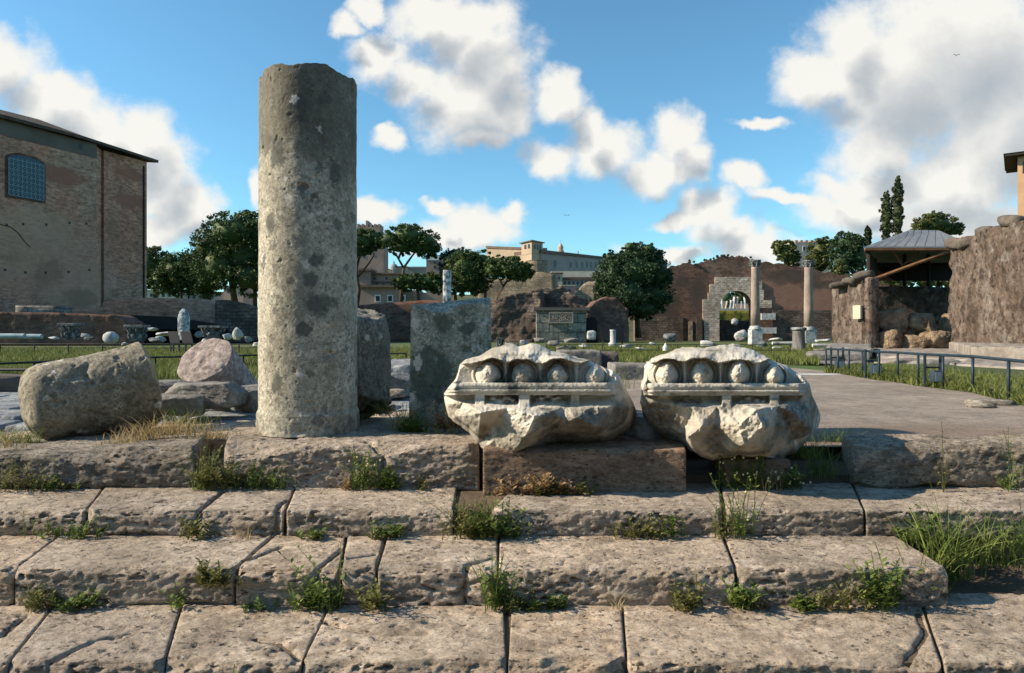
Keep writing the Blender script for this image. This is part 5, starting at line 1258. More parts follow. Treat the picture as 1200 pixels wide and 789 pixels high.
# ------------------------------------------------------------------ temple podium on the right
def temple():
    d = 30
    rough_wall('podium_wall', M['tuff'], XY(975, 33), XY(1018, 30), [(0,Z(336,33)),(0.5,Z(331,31.5)),(1,Z(325,30))], -0.2, 0.45, 141, sp=0.10, amp=0.12, jag=0.05, fine=0.05, label='brown tuff podium wall left of the shelter, with a small white plaque', cat='wall')
    rough_wall('back_wall', M['tuff_shade'], XY(1010, 36), XY(1130, 36), [(0,Z(335,36)),(1,Z(337,36))], -0.2, 1.5, 142, sp=0.2, amp=0.1, jag=0.03, label='dark back wall of the recess under the shelter roof', cat='wall')
    rough_wall('podium_wall', M['tuff'], XY(1113, 29), XY(1330, 18.5), [(0,Z(289,29)),(0.10,Z(281,28)),(0.22,Z(279,27)),(0.26,Z(272,26.5)),(0.40,Z(268,25.5)),(0.5,Z(262,24.5)),(1,Z(236,18.5))], -0.2, 3.0, 143, sp=0.09, amp=0.34, jag=0.08, fine=0.15, label='massive brown tuff podium wall at the right edge', cat='wall')
    # battered cornice blocks on top
    for i, (px, py, d_, s, rt) in enumerate([(1125,287,28.6,(1.0,0.9,0.5),10),(1142,284,27.6,(1.2,0.9,0.45),-8),(1160,272,26.6,(0.9,0.8,0.42),5),(1176,271,25.8,(1.0,0.8,0.42),-5),(1192,262,24.8,(1.2,0.9,0.45),9),(1012,324,30.6,(0.9,0.9,0.35),-12),(1000,330,31.2,(0.8,0.8,0.3),8),(985,334,32,(0.9,0.8,0.28),-5)]):
        rock('cornice_block', M['darkrock'], (X(px,d_), d_, Z(py,d_)), s, 150+i, sub=3, k=5, planes=7, cut=0.2, rot=(rt,rt,rt*2), label=['broken cornice block hanging at the corner beside the shelter roof','broken cornice block second from the shelter roof on the right wall','dark block on the stepped part of the right wall top','flat block beside the stepped part of the right wall top','topmost broken block on the right wall near the orange tower','tilted block at the right corner of the wall with the plaque','block in the middle of the top of the wall with the plaque','low block at the left end of the wall with the plaque'][i], cat='stone block', group='broken cornice blocks on the podium walls')
    fr, L = frame(XY(1004.5, 30.85), XY(1013.5, 30.3))
    MB().obox(fr, 0, L, 0.12, 0.22, Z(374,30.6), Z(358,30.6)).build('plaque', M['cream'], label='small blank white plaque on the brown podium wall', cat='plaque', bevel=0.01)
    # right return of the left wall (dark edge)
    rough_wall('pier', M['tuff_shade'], XY(1018.5, 30.2), XY(1024, 32.0), [(0,Z(327,30)),(1,Z(330,31.5))], -0.2, 0.3, 144, sp=0.12, amp=0.08, jag=0.03, label='shadowed end pier of the wall with the plaque', cat='pier')
M['tuff_shade'] = m_tuff('shaded_tuff', (0.085,0.06,0.048), (0.13,0.09,0.07), (0.17,0.125,0.10), (0.045,0.034,0.03))  # darker copy of the tuff, recess shade put into the colour
M['darkrock'] = m_noise('dark_cornice_stone', [(0.3,(0.05,0.042,0.036)),(0.6,(0.13,0.11,0.095)),(0.8,(0.26,0.23,0.20))], sc=2.2, bump=0.7, bd=0.05, fine=9)
temple()
def shelter():
    root = empty('shelter', (X(1070,32), 32, -0.1), 'open shelter with a grey hipped metal roof over the tuff mound', 'shelter')
    d0, d1 = 30.6, 37.5
    A = P(1014,289,d0); B = P(1142,289,d0-0.6); Cc = (X(1132,d1), d1, A.z+0.02); Dd = (X(1021,d1), d1, A.z+0.02); ap = P(1066,269.5,34.0); ap2 = (ap.x+1.6, 34.2, ap.z)
    V = [tuple(A), tuple(B), Cc, Dd, tuple(ap), ap2]; th = 0.07
    V2 = V+[(x, y, z-th) for x, y, z in V]
    Fc = [(0,1,5,4),(1,2,5),(2,3,4,5),(3,0,4)]; Fc += [tuple(i+6 for i in reversed(f)) for f in Fc]; Fc += [(0,6,7,1),(1,7,8,2),(2,8,9,3),(3,9,6,0)]
    MB().add(V2, Fc).build('roof', M['roofmetal'], root)
    seams = MB()
    for t in np.linspace(0.08, 0.92, 10):
        a = Vector(V[0])*(1-t)+Vector(V[1])*t; tt = min(1, max(0, (t-0.3)/0.4)); b = Vector(V[4])*(1-tt)+Vector(V[5])*tt
        if 0.3 < t < 0.7: seams.tube([a+Vector((0,0,0.01)), b+Vector((0,0,0.01))], 0.010, 4)
        else:
            s = t/0.3 if t < 0.5 else (1-t)/0.3
            seams.tube([a+Vector((0,0,0.02)), a.lerp(b, s)+Vector((0,0,0.01))], 0.010, 4)
    seams.build('roof_seams', M['roofmetal'], root)
    Av, Bv = Vector(A), Vector(B)
    MB().tube([Av+Vector((0,0.05,-0.13)), Bv+Vector((0,0.05,-0.13))], 0.07, 4).build('eaves_beam', M['rust'], root)
    MB().tube([Vector(Dd)+Vector((0,0,-0.15)), Vector(Cc)+Vector((0,0,-0.15))], 0.08, 4).build('eaves_beam', M['darkwood'], root)
    MB().tube([Av+Vector((0.05,0.1,-0.15)), Vector(Dd)+Vector((0,0,-0.15))], 0.08, 4).build('eaves_beam', M['darkwood'], root)
    MB().tube([P(1022,328,30.9), P(1117,293,30.2)], 0.085, 6).build('diagonal_brace', M['rust'], root)
    for a, b in (((1045,291),(1057,311)),((1080,291),(1066,306)),((1057,311),(1068,304))): MB().tube([P(*a,31.2), P(*b,31.2)], 0.045, 5).build('truss_rod', M['rust'], root)
    for px, y1, d in ((1018,326,31.0),(1088,337,36.5),(1060,337,36.5),(1025,337,36.5)): MB().tube([P(px,291,d), P(px,y1,d)], 0.09, 6).build('post', M['darkwood'], root)
    # dark side and rear panels, added to stand in for shade under the roof
    MB().hexa([tuple(P(1020,292,31)+Vector((0,0,0))), tuple(P(1023,292,31)), tuple(P(1040,292,36.9)), tuple(P(1037,292,36.9))] [:0] or
              [(X(1018,31),31.1,Z(326,31)),(X(1018,31)+0.1,31.1,Z(326,31)),(Dd[0]+0.1,37,Z(326,31)),(Dd[0],37,Z(326,31)),(X(1018,31),31.1,A.z-0.2),(X(1018,31)+0.1,31.1,A.z-0.2),(Dd[0]+0.1,37,A.z-0.2),(Dd[0],37,A.z-0.2)]).build('side_shade', M['darkwood'], root)
    MB().box(Dd[0]+0.1, Cc[0]-0.1, 37.1, 37.2, Z(329,37), A.z-0.2).build('back_shade', M['darkwood'], root)
shelter()
# tuff mound in the recess
mound = [(1043,376,31.0,1.45,1.3,1.15,'large ochre tuff boulder at the upper left of the mound under the shelter'),
 (1041,400,30.6,1.45,1.2,1.15,'ochre tuff boulder at the lower left of the mound'),
 (1062,392,31.2,1.1,1.1,1.5,'ochre tuff boulder leaning in the middle of the mound'),
 (1079,383,30.8,1.4,1.2,1.2,'rounded ochre tuff boulder at the upper right of the mound'),
 (1070,404,30.2,1.3,1.0,0.85,'blocky ochre tuff boulder at the lower middle of the mound'),
 (1096,402,30.2,1.5,1.2,1.0,'squared ochre tuff boulder at the lower right of the mound'),
 (1112,388,30.8,0.8,0.9,1.5,'narrow ochre tuff boulder against the right wall')]
for i, (px, py, d, sx, sy, sz, lb) in enumerate(mound[:7]):
    rock('tuff_boulder', M['tuffy'], (X(px,d), d, Z(py,d)), (sx,sy,sz), 160+i, sub=5, k=4.2, planes=14, cut=0.34, low=0.14, mid=0.11, rot=(0,0,i*40), label=lb, cat='boulder', group='ochre tuff boulders of the mound')
# stone ledge and its steps before the walls
def slab_px(name, pts, z0, z1, mat, seed, label, cat, group=None, sp=0.06, **kw):
    """pts: 4 plan corners (px,d) front-left, front-right, back-right, back-left"""
    c = [(X(p,d), d, z0) for p, d in pts]+[(X(p,d), d, z1) for p, d in pts]
    return stone(name, M[mat], c, seed, sp=sp, rnd=0.05, low=0.05, mid=0.02, pit=0, chips=7, chip=0.1, face_gain=1.3, label=label, cat=cat, group=group, **kw)
zl = lambda py, d: Z(py, d)
slab_px('ledge_slab', [(1030,19.5),(1140,17.0),(1125,30.5),(1022,31)], -0.2, Z(418,19), 'ledge', 171, 'wide grey stone ledge below the tuff mound', 'stone slab', 'grey ledge slabs before the podium')
slab_px('ledge_slab', [(1120,15.2),(1330,11.5),(1330,15),(1140,19)], -0.2, Z(429,14), 'ledge', 172, 'grey stone ledge behind the railing at the right edge', 'stone slab', 'grey ledge slabs before the podium')
slab_px('ledge_slab', [(1138,18.9),(1300,15.2),(1320,20),(1112,29.5)], -0.2, Z(406,19), 'ledge', 173, 'higher tilted grey slab at the foot of the right podium wall', 'stone slab', 'grey ledge slabs before the podium')
slab_px('ledge_slab', [(1100,17.4),(1118,15.8),(1138,18.6),(1120,20)], -0.2, Z(424,17), 'greyblock', 174, 'small grey block between the two ledges behind the railing', 'stone slab', 'grey ledge slabs before the podium', sp=0.05)
slab_px('stone_step', [(929,17.6),(1018,17.2),(1018,18.6),(933,19)], -0.12, Z(425.5,17.4), 'greyblock', 175, 'lowest grey stone step before the wall with the plaque', 'step', 'grey stone steps before the podium')
slab_px('stone_step', [(944,19.2),(1020,18.8),(1020,21.5),(948,22)], -0.12, Z(414,19), 'greyblock', 176, 'middle grey stone step before the wall with the plaque', 'step', 'grey stone steps before the podium')
slab_px('stone_step', [(968,22.4),(1022,21.8),(1022,29),(972,31)], -0.12, Z(407,22), 'greyblock', 177, 'topmost grey stone step before the wall with the plaque', 'step', 'grey stone steps before the podium')
rock('boulder', M['ledge'], (X(1046,19),18.6,Z(427,18.6)), (1.2,0.8,0.35), 178, sub=4, k=4, label='rough flat boulder behind the railing near its far end', cat='boulder')
rock('boulder', M['greyblock'], (X(1084,17),16.6,Z(432,16.6)), (1.3,0.7,0.45), 179, sub=4, k=4, label='dark grey boulder behind the railing under the ledge', cat='boulder')

# orange tower cut by the right edge
def orange_tower():
    d = 60; x0 = X(1192.5,d); root = empty('orange_tower', (x0+3, d+2, -0.1), 'orange plastered tower with an arched window, cut by the right edge', 'building')
    fr, L = frame((x0, d), (x0+5.6, d-4.16))
    MB().obox(fr, 0, L, -6, 0, -0.1, Z(184,d)).build('wall', M['orange'], root)
    MB().obox(fr, -0.9, L+0.9, -7, 0.9, Z(184,d)+0.002, Z(181,d)).build('eaves', M['darkwood'], root)
    o, al, ou = fr
    def q(a, b, z): return (o[0]+al[0]*a+ou[0]*b, o[1]+al[1]*a+ou[1]*b, z)
    MB().add([q(-1,1,Z(181,d)+0.003),q(L+1,1,Z(181,d)+0.003),q(L+1,-7,Z(181,d)+0.003),q(-1,-7,Z(181,d)+0.003),q(L/2,-3,Z(172,d))], [(3,2,1,0),(0,1,4),(1,2,4),(2,3,4),(3,0,4)]).build('roof', M['tilefar'], root)
    a0 = 0.35
    pts = [(a0, Z(204,d)), (a0+1.0, Z(204,d)), (a0+1.0, Z(194,d))]+[(a0+0.5+0.5*math.cos(math.pi*i/8), Z(194,d)+0.5*math.sin(math.pi*i/8)) for i in range(1,8)]+[(a0, Z(194,d))]
    MB().prism(fr, pts, 0.05, -0.1).build('window', M['glassdark'], root)
orange_tower()

# ------------------------------------------------------------------ far buildings in the centre
def building(name, label, d, walls, cat='building', group=None):
    """walls: list of (part, px0, px1, ytop, ybot, mat, depth m, dist offset)"""
    cx = sum(w[1]+w[2] for w in walls)/2/len(walls); yb = max(w[4] for w in walls)
    root = empty(name, P(cx, yb, d), label, cat, group)
    for part, x0, x1, yt, yb_, mat, dp, off in walls:
        dd = d+off; MB().box(X(x0,dd), X(x1,dd), dd, dd+dp, Z(yb_,dd), Z(yt,dd)).build(part, M[mat], root)
    return root
def win_px(root, d, lst, mat='glassdark', frame_mat=None, fw=0.12):
    for x0, x1, y0, y1 in lst:
        if frame_mat:
            f = MB().box(X(x0,d)-fw, X(x1,d)+fw, d-0.12, d-0.01, Z(y1,d)-fw, Z(y0,d)+fw).build('window', M[frame_mat], root)
            MB().box(X(x0,d), X(x1,d), d-0.16, d-0.125, Z(y1,d), Z(y0,d)).build('pane', M[mat], f)
        else: MB().box(X(x0,d), X(x1,d), d-0.10, d-0.01, Z(y1,d), Z(y0,d)).build('window', M[mat], root)
# battlemented tower
r = building('battlemented_tower', 'tall reddish battlemented tower behind the two umbrella pines', 240, [('lower_body',416,449.5,289,330,'pinkhouse',9,0),('body',417,449,277,289,'pinkhouse',8.6,0.2),('upper_body',418.5,445,266,277,'pinkhouse',7,1.2)])
for x in (418.5,423.5,428.5,433,438,442.5): MB().box(X(x,241), X(x+2.6,241), 241.2, 248, Z(266,241)+0.003, Z(262.5 if x != 428.5 else 258.5,241)).build('battlement', M['pinkhouse'], r)
win_px(r, 240, [(426,427.5,298,303),(437,438.5,296,301)])
# brick house below it
r = building('palazzo', 'pinkish brick palace with three framed arched windows, right of the standing column', 150, [('left_wing',404,434,318,368,'pinkhouse',10,0.4),('upper_floor',434,467,321,338,'pinkhouse',8,2),('wall',421,470,337,368,'pinkhouse',6,-0.5),('annex',470,492,340,368,'tanwall',6,0),('annex_wall',492,521,343,368,'pinkhouse',5,0.5)])
win_px(r, 149.5, [(440.5,445,347,353),(455,459.5,347,353),(471.5,474,347,352)], 'glassdark', 'white', 0.25)
for x0, x1, y, dz in ((419,471,337,0.5),(433,468,321,0.35),(402,435.5,317.5,0.5)):
    dd = 149.0 if y == 337 else 150.0
    MB().box(X(x0,dd), X(x1,dd), dd-0.6 if y != 321 else 151.2, dd+6, Z(y,dd)+0.004, Z(y,dd)+dz).build('roof', M['tilefar'], r)
MB().box(X(436,151), X(466,151), 151.6, 151.9, Z(331,151.6), Z(330,151.6)).build('string_course', M['tilefar'], r)
win_px(r, 152, [(441,442.5,332,336),(449,450.5,332,336),(458,459.5,332,336),(438,440,325,328),(452,454,325,328)])
# dome
r = empty('church_dome', P(461.5,322,330), 'small grey church dome far between the umbrella pines', 'dome')
c = P(461.5,330,330); k = 330/F
MB().lathe(tuple(c), [(6*k,0),(6*k,14*k),(5.6*k,14.2*k),(5.2*k,17*k),(3.6*k,19.6*k),(1.2*k,21*k)], 20).build('drum_and_dome', M['lead'], r, smooth=False)
MB().lathe((c.x,c.y,c.z+21*k+0.002), [(1.0*k,0),(1.0*k,2*k),(0.3*k,2.6*k),(0.15*k,5*k)], 10).build('lantern', M['lead'], r)
r = building('far_house', 'yellow house with a pale roof line far between the pines', 250, [('wall',463,476,313,330,'villa',8,0),('roof',462.5,476.5,312,313,'tilefar',8.5,-0.3)])
r = building('far_house', 'low whitish house far left of the dome', 252, [('wall',446,455,316,330,'cream',8,0),('roof',445.5,455.5,315,316,'tilefar',8.5,-0.3)])
r = building('far_house', 'ochre and grey house row far behind the low pine', 260, [('wall',476,500,314,330,'villa2',8,0),('roof',475.5,500.5,312.5,314,'lead',8.5,-0.3)])
# small brick tower with white cornice
r = building('brick_tower', 'small square brick tower with a white cornice between the pines', 170, [('wall',499.5,519.5,305,352,'pinkhouse',5,0),('cornice',499,520,300.5,305,'white',5.3,-0.15),('roof',499.5,519.5,299,300.4,'lead',5,0.1)])
win_px(r, 170, [(508.5,510.5,306.5,309),(508.5,510.5,311.5,315)])
# villa on the hill
def villa():
    d = 300; root = empty('hill_palace', P(650, 330, d), 'long ochre palace with a square roofed tower on the hill', 'building')
    def W(nm, a, b, yt0, yt1, yb, mat, dp=12, o=0):
        fr, L = frame(a, b)
        MB().prism(fr, [(0,Z(yb,a[1])),(L,Z(yb,b[1])),(L,Z(yt1,b[1])),(0,Z(yt0,a[1]))], o, -dp).build(nm, M[mat], root); return fr, L
    W('long_wing', XY(634,300), XY(716,350), 297, 304.5, 326, 'villa2', 14)
    fr, L = frame(XY(634,300), XY(716,350))
    MB().prism(fr, [(-0.5,Z(297,300)+0.01),(L,Z(304.5,350)+0.01),(L,Z(302,350)+0.01),(-0.5,Z(293,300)+0.01)], 0.6, -14.5).build('roof', M['tilefar'], root)
    # tower with two visible faces
    p0, p1, p2 = XY(611,303), XY(623,296), XY(636,302)
    f1, L1 = frame(p0, p1); f2, L2 = frame(p1, p2)
    c = Vector(p1); q = Vector(p0)+Vector(p2)-c
    b = [(p0[0],p0[1]), (p1[0],p1[1]), (p2[0],p2[1]), (q.x,q.y)]
    def quadbox(s, z0, z1):
        m = Vector((sum(v[0] for v in b)/4, sum(v[1] for v in b)/4)); bb = [(m.x+(v[0]-m.x)*s, m.y+(v[1]-m.y)*s) for v in b]
        return [(x,y,z0) for x,y in bb]+[(x,y,z1) for x,y in bb]
    MB().hexa(quadbox(1.0, Z(326,300), Z(284.5,300))).build('tower', M['villa'], root)
    MB().hexa(quadbox(1.03, Z(298.6,300), Z(297.8,300))).build('string_course', M['villa2'], root)
    t = quadbox(1.22, Z(284.4,300), Z(283.6,300)); MB().hexa(t).build('tower_eaves', M['darkwood2'], root)
    top = t[4:]; m = [sum(v[i] for v in top)/4 for i in range(3)]; m[2] = Z(280,300)
    MB().add([(x,y,z+0.01) for x,y,z in top]+[tuple(m)], [(3,2,1,0),(0,1,4),(1,2,4),(2,3,4),(3,0,4)]).build('tower_roof', M['tilefar'], root)
    windows(f1, root, [(L1*0.3,L1*0.5,Z(292,300),Z(287,300)),(L1*0.65,L1*0.85,Z(292,300),Z(287,300))], 0.1)
    windows(f2, root, [(L2*0.2,L2*0.35,Z(293,300),Z(287,300)),(L2*0.45,L2*0.6,Z(293,300),Z(287,300)),(L2*0.7,L2*0.85,Z(293,300),Z(287,300))], 0.1)
    W('left_wing', XY(570,318), XY(611,306), 291, 293, 320, 'villa', 12)
    fl, Ll = frame(XY(570,318), XY(612,306)); MB().prism(fl, [(0,Z(291,318)+0.01),(Ll,Z(293,306)+0.01),(Ll,Z(290,306)),(0,Z(288.5,318))], 0.5, -12).build('roof', M['tilefar'], root)
    # windows of the long wing
    rects = []
    for px in (667,674,681,686.5,692,698,704,710): 
        t = (px-634)/82; t = t*300/(350-(50*t)) if False else t; a = L*t*0.97
        zc = Z(311, 300+50*t)
        rects.append((a-0.8, a+0.8, zc-1.2, zc+1.4))
    a = L*(649-634)/82*0.95; rects.append((a-0.9, a+1.3, Z(313,308), Z(305,308)))
    windows(fr, root, rects, 0.1)
    MB().box(X(636,306),X(641,306),304,307,Z(297,305),Z(291,305)).build('chimney', M['villa2'], root)
    MB().box(X(677,330),X(678,330),330,331,Z(300,330),Z(294,330)).build('chimney', M['villa2'], root)
    c = P(657,300,318); k = 318/F
    lt = MB().lathe(tuple(c), [(4*k,0),(4*k,6*k),(3*k,6.3*k),(3*k,9*k),(3.4*k,9.2*k),(2.6*k,12*k),(0.8*k,14.5*k),(0.2*k,15*k),(0.15*k,19*k)], 12).build('bell_turret', M['villa'], root)
    MB().box(X(628,296),X(723,296)+0,291,293,Z(335,296),Z(320,296)).build('terrace_wall', M['villa2'], root)
villa()
rough_wall('retaining_wall', M['tanwall'], XY(560, 180), XY(650, 176), [(0,Z(328,180)),(0.5,Z(326,180)),(0.62,Z(322,178)),(0.8,Z(318,176)),(1,Z(322,176))], Z(372,180), 6, 181, sp=0.9, amp=0.5, jag=0.15, label='long tan retaining wall with small openings below the hill palace', cat='wall')
r = bpy.data.objects['retaining_wall']
def bastion():
    c = P(629,346,190); k = 190/F; root = empty('bastion', c, 'rounded tan bastion on the hillside below the palace tower', 'wall')
    MB().lathe(tuple(c), [(16*k,0),(14.5*k,12*k),(13*k,30*k),(12.6*k,39*k),(12.9*k,40*k)], 24).build('wall', M['tanwall'], root)
bastion()
for i, (px, py) in enumerate([(592,333),(598,333),(604,334),(610,334),(616,334),(586,340)]): pass
r = building('hillside_house', 'cream house with a flat terrace roof on the hillside under the palace', 195, [('wall',641,659,321,336,'cream',6,0),('roof',640,660,319.5,321,'tilefar',6.5,-0.3)]); win_px(r, 195, [(645,646.5,324,328),(650,651.5,324,328),(654.5,656,324,328)])
r = building('hillside_house', 'pink house with one dark doorway on the hillside', 185, [('wall',657,675,335,352,'pinkplaster',6,0),('parapet',656.5,675.5,334,335,'cream',6.3,-0.2)]); win_px(r, 185, [(666,668.5,339,345)])
r = building('hillside_house', 'white arcaded loggia on the hillside left of the pink house', 183, [('wall',619,644,333,352,'cream',5,0),('roof',618.5,644.5,331.5,333,'tilefar',5.4,-0.2)]); win_px(r, 183, [(621,623,336,342),(626,629,337,341),(632,635,337,341),(638,641,337,341)])
r = building('hillside_house', 'low tiled terrace building below the long palace wing', 200, [('wall',658,706,328,338,'villa2',8,0),('roof',657,707,325.5,328,'tilefar',8.5,-0.5),('upper_terrace',646,708,318,325,'cream',8,4)]); win_px(r, 200, [(661+5*i,663+5*i,330,334) for i in range(8)])
rough_wall('stone_slope', M['tanwall'], XY(668, 178), XY(712, 176), [(0,Z(352,178)),(0.35,Z(333,178)),(0.5,Z(330,177)),(1,Z(328,176))], Z(372,180), 6, 182, sp=0.9, amp=0.4, jag=0.1, label='sloping tan stone wall on the hillside beside the big dark evergreen', cat='wall')
r = building('far_tower', 'small ochre tower peeking over the big dark evergreen', 280, [('wall',736,748,286.5,320,'villa',6,0),('roof',735,749,284.5,286.5,'tilefar',6.6,-0.3)])
r = building('far_castle', 'grey battlemented building behind the trees right of the arched wall', 230, [('wall',932,972,284,330,'villa2',10,0)]+[('battlement',932+i*6,935+i*6,281.5,284,'villa2',10,0.1) for i in range(7)]); win_px(r, 230, [(941,943.5,289,294),(951,953.5,289,294),(962,964.5,289,294)], 'glassdark', 'white', 0.2)
for i, (x0, x1, yt, m, lb) in enumerate([(165,215,341,'cream','pale low building under the pines beside the brick hall'),(262,285,336,'pinkplaster','pinkish low building under the big pine left of the column'),(215,262,343,'villa2','grey low building between the pine trunks on the left')]):
    r = building('far_house', lb, 150+i, [('wall',x0,x1,yt,372,m,6,0),('roof',x0-1,x1+1,yt-1,yt,'tilefar',6.5,-0.3)]); win_px(r, 150+i, [(x0+4+7*j,x0+7+7*j,yt+3,yt+7) for j in range(int((x1-x0)/7)-1)])

# ------------------------------------------------------------------ trees
PG = 'umbrella pines'
tree('umbrella_pine', 'small dark pine directly beside the corner of the brick hall', 118, [(178,312,26,22),(165,318,20,24),(196,320,20,20)], [(182,350),(181,335),(178,318)], 'pine', 5200, 2.2, PG, 1, 2.5, [[(182,340),(170,326)],[(182,338),(192,326)]])
tree('umbrella_pine', 'dark round pine with forked trunk left of the biggest pine', 110, [(205,322,28,26),(228,318,26,28),(245,330,22,20),(190,330,14,16)], [(246,352),(240,342),(228,328)], 'pine', 6500, 2.2, PG, 2, 2.6, [[(246,348),(252,334)],[(238,342),(222,334)],[(213,352),(212,335)]])
tree('umbrella_pine', 'biggest pine group crown left of the standing column, sunlit on top', 100, [(278,275,42,26),(305,272,36,26),(250,292,28,24),(290,300,40,34),(325,300,34,40),(262,312,30,26),(300,326,34,22),(352,302,30,28),(380,314,24,20)], [(276,360),(272,335),(268,310)], 'pine', 14000, 2.4, PG, 3, 4.5, [[(272,335),(290,315)],[(299,362),(299,330),(296,300)],[(272,330),(255,312)]])
tree('umbrella_pine', 'flat-topped umbrella pine touching the right side of the standing column', 120, [(424,284,28,14),(437,280,20,11),(405,288,26,16),(420,294,22,8)], [(418,362),(421,340),(417,318),(421,302)], 'pine', 5000, 2.0, PG, 4, 2.4, [[(419,325),(430,312),(438,300)],[(418,318),(408,302)]])
tree('umbrella_pine', 'tall umbrella pine with a forked trunk seen against the sky', 116, [(478,277,26,15),(500,286,17,16),(457,281,18,13),(505,293,11,10),(470,290,22,9),(488,290,18,9)], [(470,360),(471,335),(473,314)], 'pine', 5600, 2.0, PG, 5, 2.6, [[(473,314),(465,300),(458,290)],[(473,314),(483,300),(492,290)],[(467,303),(472,290)]])
tree('umbrella_pine', 'low spreading pine in front of the brick palace annex', 112, [(480,331,18,12),(500,330,20,12),(512,333,14,11),(468,332,11,9)], [(491,356),(490,345),(488,336)], 'pine', 4200, 2.0, PG, 6, 2.2)
tree('umbrella_pine', 'dark pine with a leaning trunk, left of the hill palace tower', 108, [(598,315,26,14),(612,319,15,12),(586,308,20,10),(578,316,14,12)], [(581,358),(584,345),(595,328)], 'pine', 5000, 2.0, PG, 7, 2.0, [[(595,330),(608,322)],[(590,336),(582,322)]])
tree('umbrella_pine', 'broad pine behind the carved stone pillar', 112, [(545,318,24,24),(562,306,22,14),(560,330,18,16),(540,336,14,12)], [(568,360),(569,345),(560,328)], 'pine', 5600, 2.0, PG, 8, 2.2, [[(569,345),(572,330)]])
tree('leafy_tree', 'pale grey green tree between the carved pillar and the broad pine', 118, [(530,308,15,16),(540,302,13,12),(526,322,10,14)], [(534,352),(533,338),(532,320)], 'greygreen', 3800, 2.0, None, 9, 2)
tree('evergreen_oak', 'big dark broad evergreen left of the arched wall', 74, [(745,318,34,26),(722,325,24,26),(768,318,20,26),(735,345,30,24),(765,345,24,24),(750,300,22,15),(728,306,16,14),(710,340,14,16),(752,362,26,14),(738,290,9,7),(760,292,10,8),(703,326,8,8),(784,326,7,9),(781,352,8,8),(716,300,9,7),(772,302,9,8),(728,372,9,6),(702,350,7,7)], [(748,396),(747,380),(746,350)], 'oak', 17000, 2.0, None, 10, 4, [], 'tree', 0.66)
for i, (bl, mt, lb) in enumerate([([(922,295,12,14),(912,290,7,9),(928,303,10,12)], 'olive', 'olive coloured tree over the arched wall, left of the small castle'),
                          ([(960,298,14,18),(955,310,12,14),(966,286,9,9)], 'olive', 'bright olive tree beside the right granite column top'),
                          ([(993,290,18,20),(1004,302,14,24),(985,306,14,20),(1008,282,8,10)], 'oak', 'dark dense tree left of the shelter roof'),
                          ([(983,320,8,10),(985,312,5,7)], 'olive', 'small yellow green bush below the dark dense tree'),
                          ([(1098,263,24,14),(1085,268,14,12),(1115,270,14,9),(1096,255,14,8)], 'olive', 'round olive tree rising behind the shelter roof')]):
    d = (100, 96, 90, 84, 92)[i]; cx = bl[0][0]
    tree('leafy_tree', lb, d, bl, [(cx, 372), (cx, 345), (cx, bl[0][1]+5)], mt, [3000,3400,5200,1200,4200][i], 2.0, 'trees behind the arched wall and shelter', 20+i, 2)
def cypress(px, y0, y1, w, d, label, seed):
    k = d/F; root = empty('cypress', P(px, 370, d), label, 'tree', 'slender cypresses')
    B = []; n = 15
    for i in range(n):
        t = (i+0.5)/n; y = y1+(y0-y1)*t; ww = w*(0.35+0.75*math.sin(math.pi*min(1, 0.28+t*0.55)))*(1.0 if t > 0.2 else 0.45+2.2*t)
        p = P(px+0.6*math.sin(i*2.1), y, d); B.append((p.x, d, p.z, ww*k, ww*k, (y0-y1)/n*1.3*k))
    leaf_cloud('crown', M['cypress'], B, 9000, 1.1*k, seed, root, squash=1.6, shell=0.3); crown_core('crown_core', M['cypress'], B, seed, root, 0.66)
    MB().tube([P(px,370,d), P(px,y0-5,d), P(px,y1+8,d)], [1.4*k,1.2*k,0.3*k], 6).build('trunk', M['bark'], root)
cypress(1038.5, 282, 226, 6.0, 88, 'shorter left one of the two tall cypresses behind the shelter', 41)
cypress(1052, 282, 208, 6.2, 90, 'taller right one of the two tall cypresses behind the shelter', 42)
cypress(1017, 292, 266, 3.5, 100, 'small cypress tip left of the two tall cypresses', 43)

for i, (px0, lb) in enumerate([(1048,'low pale bush glimpsed under the left of the shelter roof'),(1078,'low pale bush glimpsed under the middle of the shelter roof'),(1104,'low pale bush glimpsed under the right of the shelter roof')]):
    tree('bush', lb, 52, [(px0,326,17,9),(px0+8,332,15,9)], [(px0,378),(px0,350),(px0,332)], 'olive', 1300, 1.8, 'bushes behind the shelter', 50+i, 1.2, [], 'bush')

tree('leafy_tree', 'dark trees seen through the top of the archway', 125, [(850,350,12,12),(868,348,12,12),(882,354,10,12),(840,356,8,10)], [(862,374),(862,366),(862,355)], 'oak', 2200, 1.6, None, 61, 1.2)
M['weedolive'] = m_leaf('olive_weed_leaves', (0.085,0.10,0.03), (0.24,0.23,0.08), 0.3, 8)
